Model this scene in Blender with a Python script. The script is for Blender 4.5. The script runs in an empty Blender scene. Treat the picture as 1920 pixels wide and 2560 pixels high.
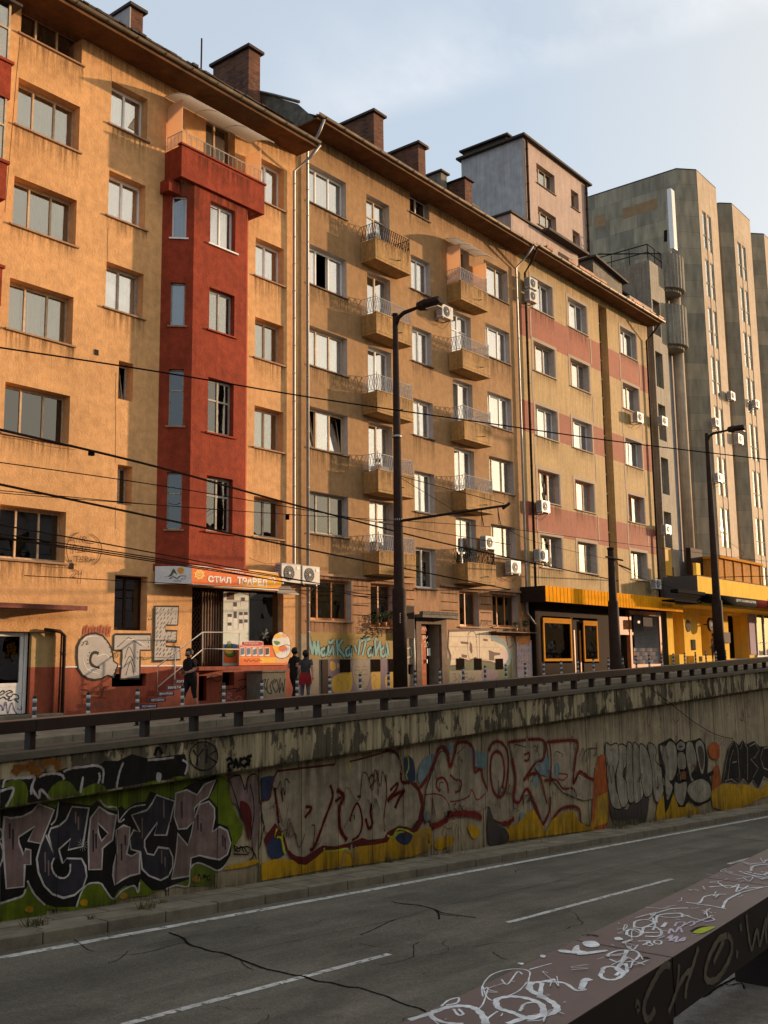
import bpy, bmesh, math, random
from mathutils import Vector, Matrix
from mathutils.geometry import tessellate_polygon
random.seed(7)
S = bpy.context.scene
COL = S.collection
# ---------------------------------------------------------------- camera
FPX = 2550.237
RW = ((0.6238151720240224, 0.10746013182311626, 0.7741491789191524),
      (-0.781477480476517, 0.10115510173607063, 0.6156789690259367),
      (-0.012148195780214935, -0.9890500318291909, 0.14707976025939767))
cd = bpy.data.cameras.new("camera"); cam = bpy.data.objects.new("camera", cd); COL.objects.link(cam)
cd.sensor_fit = 'VERTICAL'; cd.sensor_height = 36.0; cd.lens = 36.0 * FPX / 2560.0
cd.clip_start = 0.05; cd.clip_end = 3000
cam.matrix_world = Matrix([[RW[i][0], -RW[i][1], -RW[i][2], 0] for i in range(3)] + [[0, 0, 0, 1]])
S.camera = cam
# ---------------------------------------------------------------- light
SUN_AZ = math.radians(-20.7)      # direction towards the sun, measured from +X (down the street)
SUN_EL = math.radians(6.8)
sv = Vector((math.cos(SUN_AZ) * math.cos(SUN_EL), math.sin(SUN_AZ) * math.cos(SUN_EL), math.sin(SUN_EL)))
sl = bpy.data.lights.new("sun", 'SUN'); so = bpy.data.objects.new("sun", sl); COL.objects.link(so)
sl.energy = 3.3; sl.angle = math.radians(1.1); sl.color = (1.0, 0.67, 0.40)
so.rotation_euler = sv.to_track_quat('Z', 'Y').to_euler()
W = bpy.data.worlds.new("World"); S.world = W; W.use_nodes = True
nt = W.node_tree; nt.nodes.clear()
wo = nt.nodes.new('ShaderNodeOutputWorld'); bg = nt.nodes.new('ShaderNodeBackground')
sky = nt.nodes.new('ShaderNodeTexSky'); sky.sky_type = 'NISHITA'; sky.sun_disc = False
sky.sun_elevation = SUN_EL; sky.sun_rotation = math.pi / 2 - SUN_AZ
sky.air_density = 1.0; sky.dust_density = 1.2; sky.ozone_density = 1.6
tc = nt.nodes.new('ShaderNodeTexCoord')
mp = nt.nodes.new('ShaderNodeMapping'); mp.inputs['Rotation'].default_value = (0.25, -0.35, math.radians(35)); mp.inputs['Scale'].default_value = (1.2, 5.0, 6.0)
nz = nt.nodes.new('ShaderNodeTexNoise'); nz.inputs['Scale'].default_value = 1.3; nz.inputs['Detail'].default_value = 7; nz.inputs['Roughness'].default_value = 0.6
rp = nt.nodes.new('ShaderNodeValToRGB'); rp.color_ramp.elements[0].position = 0.36; rp.color_ramp.elements[1].position = 0.66
rp.color_ramp.elements[0].color = (0, 0, 0, 1); rp.color_ramp.elements[1].color = (0.42, 0.42, 0.42, 1)
mx = nt.nodes.new('ShaderNodeMixRGB'); mx.inputs[2].default_value = (4.3, 4.25, 4.3, 1)
veil = nt.nodes.new('ShaderNodeMixRGB'); veil.inputs[0].default_value = 0.72; 
# evening sky: pale blue overhead, cream towards the sun
dt = nt.nodes.new('ShaderNodeVectorMath'); dt.operation = 'DOT_PRODUCT'; dt.inputs[1].default_value = (math.cos(SUN_AZ - 0.5), math.sin(SUN_AZ - 0.5), 0.0)
dr_ = nt.nodes.new('ShaderNodeMapRange'); dr_.inputs[1].default_value = 0.15; dr_.inputs[2].default_value = 0.95
vc = nt.nodes.new('ShaderNodeMixRGB'); vc.inputs[1].default_value = (2.6, 2.92, 3.3, 1); vc.inputs[2].default_value = (5.6, 4.7, 3.4, 1)
L = nt.links.new
L(tc.outputs['Generated'], mp.inputs[0]); L(mp.outputs[0], nz.inputs['Vector']); L(nz.outputs['Fac'], rp.inputs[0])

# one thin streak of cirrus: a band beside a great circle, broken up by the noise above
cn = Vector((0.51993, 0.12187, -0.84547))
def vdot(v):
    q = nt.nodes.new('ShaderNodeVectorMath'); q.operation = 'DOT_PRODUCT'; q.inputs[1].default_value = v; L(tc.outputs['Generated'], q.inputs[0]); return q.outputs['Value']
def smap(src, a, b, lo=0.0, hi=1.0):
    q = nt.nodes.new('ShaderNodeMapRange'); q.interpolation_type = 'SMOOTHSTEP'; q.inputs[1].default_value = a; q.inputs[2].default_value = b; q.inputs[3].default_value = lo; q.inputs[4].default_value = hi; L(src, q.inputs[0]); return q.outputs[0]
def mulf(a, b):
    q = nt.nodes.new('ShaderNodeMath'); q.operation = 'MULTIPLY'; L(a, q.inputs[0]); L(b, q.inputs[1]); return q.outputs[0]
dn = vdot(tuple(-cn)); band = mulf(smap(dn, -0.012, 0.014), smap(dn, 0.01, 0.13, 1.0, 0.0)); band = mulf(band, smap(vdot((0.8135, 0.2313, 0.5336)), 0.84, 0.99)); band = mulf(band, rp.outputs[0])
L(band, mx.inputs[0]); L(sky.outputs[0], veil.inputs[1]); L(tc.outputs['Generated'], dt.inputs[0]); L(dt.outputs['Value'], dr_.inputs[0]); L(dr_.outputs[0], vc.inputs[0]); L(vc.outputs[0], veil.inputs[2]); L(veil.outputs[0], mx.inputs[1]); L(mx.outputs[0], bg.inputs[0]); L(bg.outputs[0], wo.inputs[0])
bg.inputs[1].default_value = 0.13
S.view_settings.view_transform = 'Standard'; S.view_settings.look = 'None'; S.view_settings.gamma = 1
S.view_settings.exposure = 1.06
S.cycles.max_bounces = 8; S.cycles.transparent_max_bounces = 12

# ---------------------------------------------------------------- geometry from the survey of the street
D = 24.0                                   # facade plane
def ray(px, py):
    a, b = px - 960.0, py - 1280.0
    return [RW[i][0] * a + RW[i][1] * b + RW[i][2] * FPX for i in range(3)]
def FP(px, py, y=D):
    d = ray(px, py); t = y / d[1]; return (d[0] * t, d[2] * t)
def GP(px, py, z0, sx=0.0):               # point on the sloping plane z = z0 + sx*x
    d = ray(px, py); t = z0 / (d[2] - sx * d[0]); return (d[0] * t, d[1] * t, d[2] * t)
def Z(ox, oy, s): return lambda x, y: (ox + x * s, oy + y * s)
z1 = Z(0, 0, 800 / 1659); z2 = Z(0, 700, 800 / 1659); z3 = Z(0, 1300, 800 / 1659); z4 = Z(700, 200, 700 / 1659)
z5 = Z(700, 800, 700 / 1659); z6 = Z(700, 1350, 600 / 1659); z7 = Z(1220, 300, 700 / 1659); z8 = Z(1220, 900, 700 / 1659)
za = Z(0, 1400, 400 / 1659); zb = Z(380, 1400, 400 / 1659); zc = Z(1300, 1400, 620 / 1659); zd = Z(1660, 1300, 260 / 1438); ze = Z(1000, 1400, 400 / 1659)
zo = Z(0, 1750, 700 / 1659); zp = Z(600, 1700, 700 / 1659); zq = Z(1220, 1600, 700 / 1659); zr = Z(1520, 1600, 400 / 1475); zn = Z(1300, 2100, 620 / 1659)
zm = Z(900, 2000, 1020 / 1659)
GS = 0.0265
def gz(x): return -1.74 + GS * x           # raised pavement
def rz(x): return -2.88 - 0.060 * x        # walkway at the foot of the retaining wall
def bz(x): return -1.345 + 0.0257 * x      # top of the concrete beam

# ---------------------------------------------------------------- materials
MATS = {}
def nodes(name):
    m = bpy.data.materials.new(name); m.use_nodes = True; n = m.node_tree; b = n.nodes['Principled BSDF']
    MATS[name] = m; return m, n, b
def mat(name, col, rough=0.8, metal=0.0, var=0.12, scale=6.0, bump=0.0, bscale=60.0, streak=0.0, dirt=0.0, dirtcol=(0.05, 0.045, 0.035), spec=0.3, coords='Object', emit=None):
    if name in MATS: return MATS[name]
    m, n, b = nodes(name); N = n.nodes.new; Lk = n.links.new
    b.inputs['Roughness'].default_value = rough; b.inputs['Metallic'].default_value = metal
    b.inputs['Specular IOR Level'].default_value = spec
    t = N('ShaderNodeTexCoord')
    cur = None
    def noise(sc, det=5, vec=None, r=0.6):
        q = N('ShaderNodeTexNoise'); q.inputs['Scale'].default_value = sc; q.inputs['Detail'].default_value = det; q.inputs['Roughness'].default_value = r
        Lk(vec or t.outputs[coords], q.inputs['Vector']); return q
    base = N('ShaderNodeRGB'); base.outputs[0].default_value = (*col, 1); cur = base.outputs[0]
    def mul(cur, fac, lo, hi, p0=0.3, p1=0.7):
        r = N('ShaderNodeMapRange'); r.inputs[1].default_value = p0; r.inputs[2].default_value = p1; r.inputs[3].default_value = lo; r.inputs[4].default_value = hi
        Lk(fac, r.inputs[0]); h = N('ShaderNodeHueSaturation'); Lk(r.outputs[0], h.inputs['Value']); Lk(cur, h.inputs['Color']); return h.outputs[0]
    if var:
        cur = mul(cur, noise(scale).outputs['Fac'], 1 - var, 1 + var)
        cur = mul(cur, noise(scale * 0.12, 3).outputs['Fac'], 1 - var * 0.8, 1 + var * 0.8)
    if streak:
        v = N('ShaderNodeMapping'); v.inputs['Scale'].default_value = (5.0, 5.0, 0.35); Lk(t.outputs[coords], v.inputs[0])
        cur = mul(cur, noise(1.2, 6, v.outputs[0], 0.7).outputs['Fac'], 1 - streak, 1 + streak * 0.4, 0.35, 0.6)
    if dirt:
        v = N('ShaderNodeMapping'); v.inputs['Scale'].default_value = (1.0, 1.0, 0.5); Lk(t.outputs[coords], v.inputs[0])
        q = noise(1.1, 9, v.outputs[0], 0.72); r = N('ShaderNodeMapRange'); r.inputs[1].default_value = 0.5; r.inputs[2].default_value = 0.68; r.inputs[4].default_value = dirt
        Lk(q.outputs['Fac'], r.inputs[0]); x = N('ShaderNodeMixRGB'); Lk(r.outputs[0], x.inputs[0]); Lk(cur, x.inputs[1]); x.inputs[2].default_value = (*dirtcol, 1); cur = x.outputs[0]
    Lk(cur, b.inputs['Base Color'])
    if bump:
        q = noise(bscale, 4); bp = N('ShaderNodeBump'); bp.inputs['Strength'].default_value = bump; bp.inputs['Distance'].default_value = 0.02
        Lk(q.outputs['Fac'], bp.inputs['Height']); Lk(bp.outputs[0], b.inputs['Normal'])
    if emit:
        b.inputs['Emission Color'].default_value = (*col, 1); b.inputs['Emission Strength'].default_value = emit
    return m
def bricks(name, c1, c2, mortar, sx=0.25, sz=0.075, msize=0.012, rough=0.9, off=0.5, plane='XZ', bias=0.0, streak=0.3):
    m, n, b = nodes(name); N = n.nodes.new; Lk = n.links.new
    t = N('ShaderNodeTexCoord'); sp = N('ShaderNodeSeparateXYZ'); ad = N('ShaderNodeMath'); ad.operation = 'ADD'; cb = N('ShaderNodeCombineXYZ')
    Lk(t.outputs['Object'], sp.inputs[0]); Lk(sp.outputs[0], ad.inputs[0]); Lk(sp.outputs[1], ad.inputs[1])
    if plane == 'XY': Lk(sp.outputs[0], cb.inputs[0]); Lk(sp.outputs[1], cb.inputs[1])
    else: Lk(ad.outputs[0], cb.inputs[0]); Lk(sp.outputs[2], cb.inputs[1])
    k = N('ShaderNodeTexBrick'); k.inputs['Scale'].default_value = 1.0; k.inputs['Brick Width'].default_value = sx; k.inputs['Row Height'].default_value = sz
    k.inputs['Mortar Size'].default_value = msize; k.inputs['Color1'].default_value = (*c1, 1); k.inputs['Color2'].default_value = (*c2, 1); k.inputs['Mortar'].default_value = (*mortar, 1)
    k.inputs['Bias'].default_value = bias; k.offset = off
    Lk(cb.outputs[0], k.inputs['Vector'])
    q = N('ShaderNodeTexNoise'); q.inputs['Scale'].default_value = 1.6; q.inputs['Detail'].default_value = 8
    v = N('ShaderNodeMapping'); v.inputs['Scale'].default_value = (1.5, 1.5, 0.4); Lk(t.outputs['Object'], v.inputs[0]); Lk(v.outputs[0], q.inputs['Vector'])
    r = N('ShaderNodeMapRange'); r.inputs[1].default_value = 0.3; r.inputs[2].default_value = 0.7; r.inputs[3].default_value = 1 - streak; r.inputs[4].default_value = 1 + streak
    h = N('ShaderNodeHueSaturation'); Lk(q.outputs['Fac'], r.inputs[0]); Lk(r.outputs[0], h.inputs['Value']); Lk(k.outputs['Color'], h.inputs['Color'])
    Lk(h.outputs[0], b.inputs['Base Color']); b.inputs['Roughness'].default_value = rough; b.inputs['Specular IOR Level'].default_value = 0.2
    bp = N('ShaderNodeBump'); bp.inputs['Strength'].default_value = 0.5; bp.inputs['Distance'].default_value = 0.01; iv = N('ShaderNodeMath'); iv.operation = 'SUBTRACT'; iv.inputs[0].default_value = 1
    Lk(k.outputs['Fac'], iv.inputs[1]); Lk(iv.outputs[0], bp.inputs['Height']); Lk(bp.outputs[0], b.inputs['Normal'])
    return m
def peel(name, paint, under, scale=(3.0, 3.0, 1.1), thr=(0.52, 0.56), rough=0.85, streaks=True, det=8):
    m, n, b = nodes(name); N = n.nodes.new; Lk = n.links.new
    t = N('ShaderNodeTexCoord'); v = N('ShaderNodeMapping'); v.inputs['Scale'].default_value = scale; Lk(t.outputs['Object'], v.inputs[0])
    q = N('ShaderNodeTexNoise'); q.inputs['Scale'].default_value = 1.0; q.inputs['Detail'].default_value = det; q.inputs['Roughness'].default_value = 0.62; Lk(v.outputs[0], q.inputs['Vector'])
    r = N('ShaderNodeMapRange'); r.inputs[1].default_value = thr[0]; r.inputs[2].default_value = thr[1]; Lk(q.outputs['Fac'], r.inputs[0])
    x = N('ShaderNodeMixRGB'); x.inputs[1].default_value = (*paint, 1); x.inputs[2].default_value = (*under, 1); Lk(r.outputs[0], x.inputs[0])
    v2 = N('ShaderNodeMapping'); v2.inputs['Scale'].default_value = (4.0, 4.0, 0.5); Lk(t.outputs['Object'], v2.inputs[0])
    q2 = N('ShaderNodeTexNoise'); q2.inputs['Scale'].default_value = 1.5; q2.inputs['Detail'].default_value = 8; q2.inputs['Roughness'].default_value = 0.7; Lk(v2.outputs[0], q2.inputs['Vector'])
    r2 = N('ShaderNodeMapRange'); r2.inputs[1].default_value = 0.35; r2.inputs[2].default_value = 0.65; r2.inputs[3].default_value = 0.62; r2.inputs[4].default_value = 1.2; Lk(q2.outputs['Fac'], r2.inputs[0])
    h = N('ShaderNodeHueSaturation'); Lk(r2.outputs[0], h.inputs['Value']); Lk(x.outputs[0], h.inputs['Color']); Lk(h.outputs[0], b.inputs['Base Color'])
    b.inputs['Roughness'].default_value = rough; b.inputs['Specular IOR Level'].default_value = 0.2
    bp = N('ShaderNodeBump'); bp.inputs['Strength'].default_value = 0.5; bp.inputs['Distance'].default_value = 0.01; bp.invert = True; Lk(r.outputs[0], bp.inputs['Height']); Lk(bp.outputs[0], b.inputs['Normal'])
    return m
def glass(name, refl, tint=(1, 1, 1), rough=0.01, wav=0.004):
    m = bpy.data.materials.new(name); m.use_nodes = True; n = m.node_tree; n.nodes.clear(); N = n.nodes.new; Lk = n.links.new
    o = N('ShaderNodeOutputMaterial'); g = N('ShaderNodeBsdfGlossy'); g.inputs['Roughness'].default_value = rough; g.inputs['Color'].default_value = (0.95, 0.95, 0.95, 1)
    tr = N('ShaderNodeBsdfTransparent'); tr.inputs['Color'].default_value = (*tint, 1); x = N('ShaderNodeMixShader')
    lw = N('ShaderNodeLayerWeight'); lw.inputs['Blend'].default_value = 0.35
    r = N('ShaderNodeMapRange'); r.inputs[3].default_value = refl; r.inputs[4].default_value = min(1, refl + 0.45); Lk(lw.outputs['Fresnel'], r.inputs[0])
    Lk(r.outputs[0], x.inputs[0]); Lk(tr.outputs[0], x.inputs[1]); Lk(g.outputs[0], x.inputs[2]); Lk(x.outputs[0], o.inputs[0])
    t = N('ShaderNodeTexCoord'); q = N('ShaderNodeTexNoise'); q.inputs['Scale'].default_value = 1.7; q.inputs['Detail'].default_value = 1; Lk(t.outputs['Object'], q.inputs['Vector'])
    bp = N('ShaderNodeBump'); bp.inputs['Strength'].default_value = 1.0; bp.inputs['Distance'].default_value = wav; Lk(q.outputs['Fac'], bp.inputs['Height']); Lk(bp.outputs[0], g.inputs['Normal'])
    MATS[name] = m; return m
M = MATS
mat('stucco_orange', (0.60, 0.335, 0.150), var=0.16, scale=4, bump=0.7, bscale=16, streak=0.07, spec=.1)
mat('stucco_red', (0.245, 0.042, 0.020), var=0.22, scale=4, bump=0.7, bscale=16, streak=0.10, spec=.1)
mat('plinth_red', (0.30, 0.07, 0.035), var=0.2, scale=4, bump=0.4, bscale=22, streak=0.2, dirt=0.3)
mat('stucco_brown', (0.34, 0.20, 0.095), var=0.16, scale=4, bump=0.5, bscale=20, streak=0.10, spec=.1)
mat('balcony_ochre', (0.37, 0.21, 0.070), var=0.22, scale=9, bump=0.7, bscale=40, streak=0.25)
mat('rusticated', (0.36, 0.18, 0.08), var=0.16, scale=4, bump=0.3, streak=0.2, dirt=0.25)
mat('stucco_yellow', (0.40, 0.27, 0.115), var=0.13, scale=5, bump=0.3, streak=0.22)
mat('band_red', (0.29, 0.085, 0.048), var=0.13, scale=5, bump=0.3, streak=0.15)
mat('trim_grey', (0.33, 0.25, 0.18), var=0.1)
mat('stucco_grey', (0.36, 0.34, 0.34), var=0.14, scale=2.5, streak=0.15, bump=0.2)
mat('stucco_pink', (0.42, 0.31, 0.26), var=0.12, scale=3, streak=0.2)
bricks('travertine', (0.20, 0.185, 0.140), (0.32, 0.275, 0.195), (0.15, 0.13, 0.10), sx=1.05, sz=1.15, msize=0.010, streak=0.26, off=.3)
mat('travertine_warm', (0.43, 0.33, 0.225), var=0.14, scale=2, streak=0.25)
mat('concrete_ribbed', (0.25, 0.22, 0.17), var=0.2, scale=8, streak=0.3)
bricks('brick', (0.17, 0.060, 0.035), (0.06, 0.026, 0.018), (0.11, 0.075, 0.05), sx=0.26, sz=0.085, msize=0.012)
mat('soffit', (0.15, 0.072, 0.032), var=0.3, scale=2, streak=0.1, dirt=0.5, spec=.1)
mat('roof_dark', (0.05, 0.035, 0.028), var=0.3, scale=8, bump=0.5, bscale=10)
mat('roof_old', (0.13, 0.115, 0.09), var=0.4, scale=4, dirt=0.5)
mat('gutter', (0.16, 0.12, 0.08), rough=0.5, metal=0.5, var=0.3, scale=3, dirt=0.4)
mat('copper_rust', (0.40, 0.14, 0.05), rough=0.6, var=0.4, scale=3)
mat('zinc', (0.36, 0.36, 0.36), rough=0.5, metal=0.45, var=0.12, scale=3)
mat('pipe_dark', (0.045, 0.026, 0.018), rough=0.8, var=0.3, spec=.08)
def stainmat(name, col, amt, vs=(9, 9, .5), rg=(.42, .72), ns=1):
    m = bpy.data.materials.new(name); m.use_nodes = True; n = m.node_tree; n.nodes.clear(); N = n.nodes.new; Lk = n.links.new
    o = N('ShaderNodeOutputMaterial'); d = N('ShaderNodeBsdfDiffuse'); d.inputs[0].default_value = (*col, 1); tr = N('ShaderNodeBsdfTransparent'); x = N('ShaderNodeMixShader')
    uv = N('ShaderNodeUVMap'); uv.uv_map = 'UVMap'; sp = N('ShaderNodeSeparateXYZ'); Lk(uv.outputs[0], sp.inputs[0]); t = N('ShaderNodeTexCoord'); v = N('ShaderNodeMapping'); v.inputs['Scale'].default_value = vs; Lk(t.outputs['Object'], v.inputs[0])
    q = N('ShaderNodeTexNoise'); q.inputs['Scale'].default_value = ns; q.inputs['Detail'].default_value = 7; q.inputs['Roughness'].default_value = .7; Lk(v.outputs[0], q.inputs['Vector'])
    r = N('ShaderNodeMapRange'); r.inputs[1].default_value = rg[0]; r.inputs[2].default_value = rg[1]; r.inputs[4].default_value = amt; Lk(q.outputs['Fac'], r.inputs[0])
    p = N('ShaderNodeMath'); p.operation = 'POWER'; p.inputs[1].default_value = 1.4; Lk(sp.outputs[1], p.inputs[0]); k = N('ShaderNodeMath'); k.operation = 'MULTIPLY'; Lk(p.outputs[0], k.inputs[0]); Lk(r.outputs[0], k.inputs[1])
    Lk(k.outputs[0], x.inputs[0]); Lk(tr.outputs[0], x.inputs[1]); Lk(d.outputs[0], x.inputs[2]); Lk(x.outputs[0], o.inputs[0]); MATS[name] = m
stainmat('stain', (.06, .04, .025), .75); stainmat('grime', (.035, .03, .02), .95)
def stains(par, lst, name='rain_stain', m='stain'):
    '''runs of dirt below ledges: (x0, x1, ztop, length, y)'''
    me = bpy.data.meshes.new(name); V = []; F_ = []; U = []
    for x0, x1, zt, ln, y in lst:
        k = len(V); V += [(x0, y - .0015, zt - ln), (x1, y - .0015, zt - ln), (x1, y - .0015, zt), (x0, y - .0015, zt)]; F_.append((k, k + 1, k + 2, k + 3)); U += [(0, 0), (1, 0), (1, 1), (0, 1)]
    me.from_pydata(V, [], F_); uv = me.uv_layers.new(name='UVMap')
    for i, c in enumerate(U): uv.data[i].uv = c
    o = bpy.data.objects.new(name, me); COL.objects.link(o); me.materials.append(MATS[m]); o.parent = par; o.matrix_parent_inverse = parent_matrix(par).inverted(); return o
mat('sill', (0.34, 0.20, 0.12), var=0.2, scale=6, dirt=0.2)
mat('sill_dark', (0.12, 0.075, 0.05), var=0.3, scale=6)
mat('frame_wood', (0.50, 0.36, 0.22), rough=0.6, var=0.25, scale=12)
mat('frame_orange', (0.55, 0.20, 0.05), rough=0.5, var=0.2)
mat('frame_white', (0.78, 0.77, 0.74), rough=0.4, var=0.06)
mat('frame_old', (0.36, 0.33, 0.27), rough=0.7, var=0.3, scale=14)
mat('curtain_white', (0.66, 0.64, 0.58), var=0.10, rough=0.9); mat('curtain_grey', (0.27, 0.26, 0.235), var=0.15, rough=0.9); mat('curtain_cream', (0.60, 0.50, 0.34), var=0.12, rough=0.9)
mat('curtain_dim', (0.30, 0.27, 0.20), var=0.15, rough=0.9)
mat('curtain_blue', (0.24, 0.26, 0.33), var=0.1, rough=0.9)
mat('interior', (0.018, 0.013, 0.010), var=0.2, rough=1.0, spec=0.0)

mat('iron_dark', (0.030, 0.022, 0.019), rough=0.8, var=0.2, spec=.08)
mat('iron_white', (0.55, 0.50, 0.45), rough=0.5, var=0.2, scale=20)
mat('ac_white', (0.50, 0.49, 0.46), rough=0.45, var=0.06, dirt=0.15, dirtcol=(0.3, 0.25, 0.2))
mat('ac_dark', (0.03, 0.03, 0.03), rough=0.5, var=0.2)

def asphalt(name):
    m, n, b = nodes(name); N = n.nodes.new; Lk = n.links.new; t = N('ShaderNodeTexCoord')
    def noise(sc, vs=(1, 1, 1), det=5, r=.6):
        v = N('ShaderNodeMapping'); v.inputs['Scale'].default_value = vs; Lk(t.outputs['Object'], v.inputs[0]); q = N('ShaderNodeTexNoise'); q.inputs['Scale'].default_value = sc; q.inputs['Detail'].default_value = det; q.inputs['Roughness'].default_value = r; Lk(v.outputs[0], q.inputs['Vector']); return q.outputs['Fac']
    def mapr(f, a, c, lo, hi):
        q = N('ShaderNodeMapRange'); q.inputs[1].default_value = a; q.inputs[2].default_value = c; q.inputs[3].default_value = lo; q.inputs[4].default_value = hi; Lk(f, q.inputs[0]); return q.outputs[0]
    def mul(*a):
        c = a[0]
        for e in a[1:]:
            q = N('ShaderNodeMath'); q.operation = 'MULTIPLY'; Lk(c, q.inputs[0]); Lk(e, q.inputs[1]); c = q.outputs[0]
        return c
    grain = mapr(noise(55, det=2), .3, .7, .62, 1.4); fine = mapr(noise(16, det=4), .35, .65, .86, 1.14); blot = mapr(noise(.7, (1, 1.6, 1), 6), .35, .65, .80, 1.18)
    track = mapr(noise(1.1, (.04, 1.3, 1), 3), .35, .65, .80, 1.22)       # lengthwise tyre bands
    patch = mapr(noise(.22, (1, 2.2, 1), 8, .5), .54, .56, 1.0, .80)      # darker repairs
    h = N('ShaderNodeHueSaturation'); h.inputs['Color'].default_value = (.108, .096, .072, 1); Lk(mul(grain, fine, blot, track, patch), h.inputs['Value']); Lk(h.outputs[0], b.inputs['Base Color'])
    b.inputs['Roughness'].default_value = .8; b.inputs['Specular IOR Level'].default_value = .3
    bp = N('ShaderNodeBump'); bp.inputs['Strength'].default_value = .7; bp.inputs['Distance'].default_value = .012; Lk(noise(45, det=3), bp.inputs['Height']); Lk(bp.outputs[0], b.inputs['Normal'])
asphalt('asphalt')
mat('asphalt_upper', (0.13, 0.12, 0.10), rough=0.9, var=0.1, scale=2)
bricks('paving', (0.20, 0.18, 0.14), (0.15, 0.135, 0.105), (0.05, 0.045, 0.035), sx=0.5, sz=0.5, msize=0.008, plane='XY', streak=0.25)
bricks('walkway_slab', (0.21, 0.185, 0.135), (0.165, 0.145, 0.105), (0.035, 0.03, 0.022), sx=0.9, sz=0.45, msize=0.012, plane='XY', streak=0.3)
mat('kerb_stone', (0.17, 0.15, 0.11), var=0.2, scale=5, dirt=0.4, bump=0.4, bscale=30)
peel('road_paint', (0.52, 0.51, 0.47), (0.15, 0.14, 0.115), scale=(9, 9, 9), thr=(.56, .62), det=6)
mat('crack', (0.018, 0.016, 0.013), var=0.0, rough=1, spec=0)
peel('beam_paint', (0.40, 0.335, 0.205), (0.10, 0.086, 0.06), scale=(2.6, 2.6, 1.3), thr=(0.50, 0.53))
mat('beam_lip', (0.10, 0.085, 0.062), var=0.2, dirt=0.3)
mat('wall_panel', (0.33, 0.27, 0.170), var=0.16, scale=3, streak=0.35, dirt=0.35, dirtcol=(0.07, 0.06, 0.045), bump=0.3, bscale=30)
mat('rail_shaded', (0.022, 0.011, 0.008), rough=0.5, var=0.25, scale=3)  # same paint as the rail tops, darkened for the shade on the sides
mat('rail_faded_lit', (0.110, 0.072, 0.060), rough=0.45, var=0.2, scale=3, dirt=0.3, dirtcol=(0.05, 0.03, 0.025), spec=0.5)  # flat rail tops: sun fading and skylight both put into a lighter tone
mat('pole_brown', (0.030, 0.017, 0.012), rough=0.75, var=0.25, spec=.1)
mat('wire', (0.010, 0.008, 0.008), rough=1.0, var=0, spec=0.0)
mat('black_paint', (0.014, 0.012, 0.012), rough=0.85, var=0.15, spec=.05)
mat('white_paint', (0.70, 0.69, 0.67), rough=0.6, var=0.1)
mat('skin', (0.42, 0.22, 0.14), rough=0.6, var=0.05); mat('hair', (0.012, 0.009, 0.008), rough=0.6, var=0)
def sheer(name, col, k=0.6):
    m = bpy.data.materials.new(name); m.use_nodes = True; n = m.node_tree; n.nodes.clear(); N = n.nodes.new
    o = N('ShaderNodeOutputMaterial'); a = N('ShaderNodeBsdfDiffuse'); t = N('ShaderNodeBsdfTranslucent'); x = N('ShaderNodeMixShader'); x.inputs[0].default_value = k
    a.inputs[0].default_value = (*col, 1); t.inputs[0].default_value = (*col, 1); n.links.new(a.outputs[0], x.inputs[1]); n.links.new(t.outputs[0], x.inputs[2]); n.links.new(x.outputs[0], o.inputs[0]); MATS[name] = m
sheer('panel_pink', (.80, .60, .42), .55); sheer('polycarb', (.62, .56, .48), .5)
glass('glass_upper', 0.30); glass('glass_dark', 0.10, (0.35, 0.32, 0.28)); glass('glass_shop', 0.08, (0.6, 0.6, 0.55)); glass('glass_mid', 0.20, (0.75, 0.75, 0.7))
mat('film', (0.60, 0.50, 0.38), rough=0.35, var=0.15, scale=3)
def flat(name, col, rough=0.75, var=0.10): return mat(name, col, rough=rough, var=var, scale=5)

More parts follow.
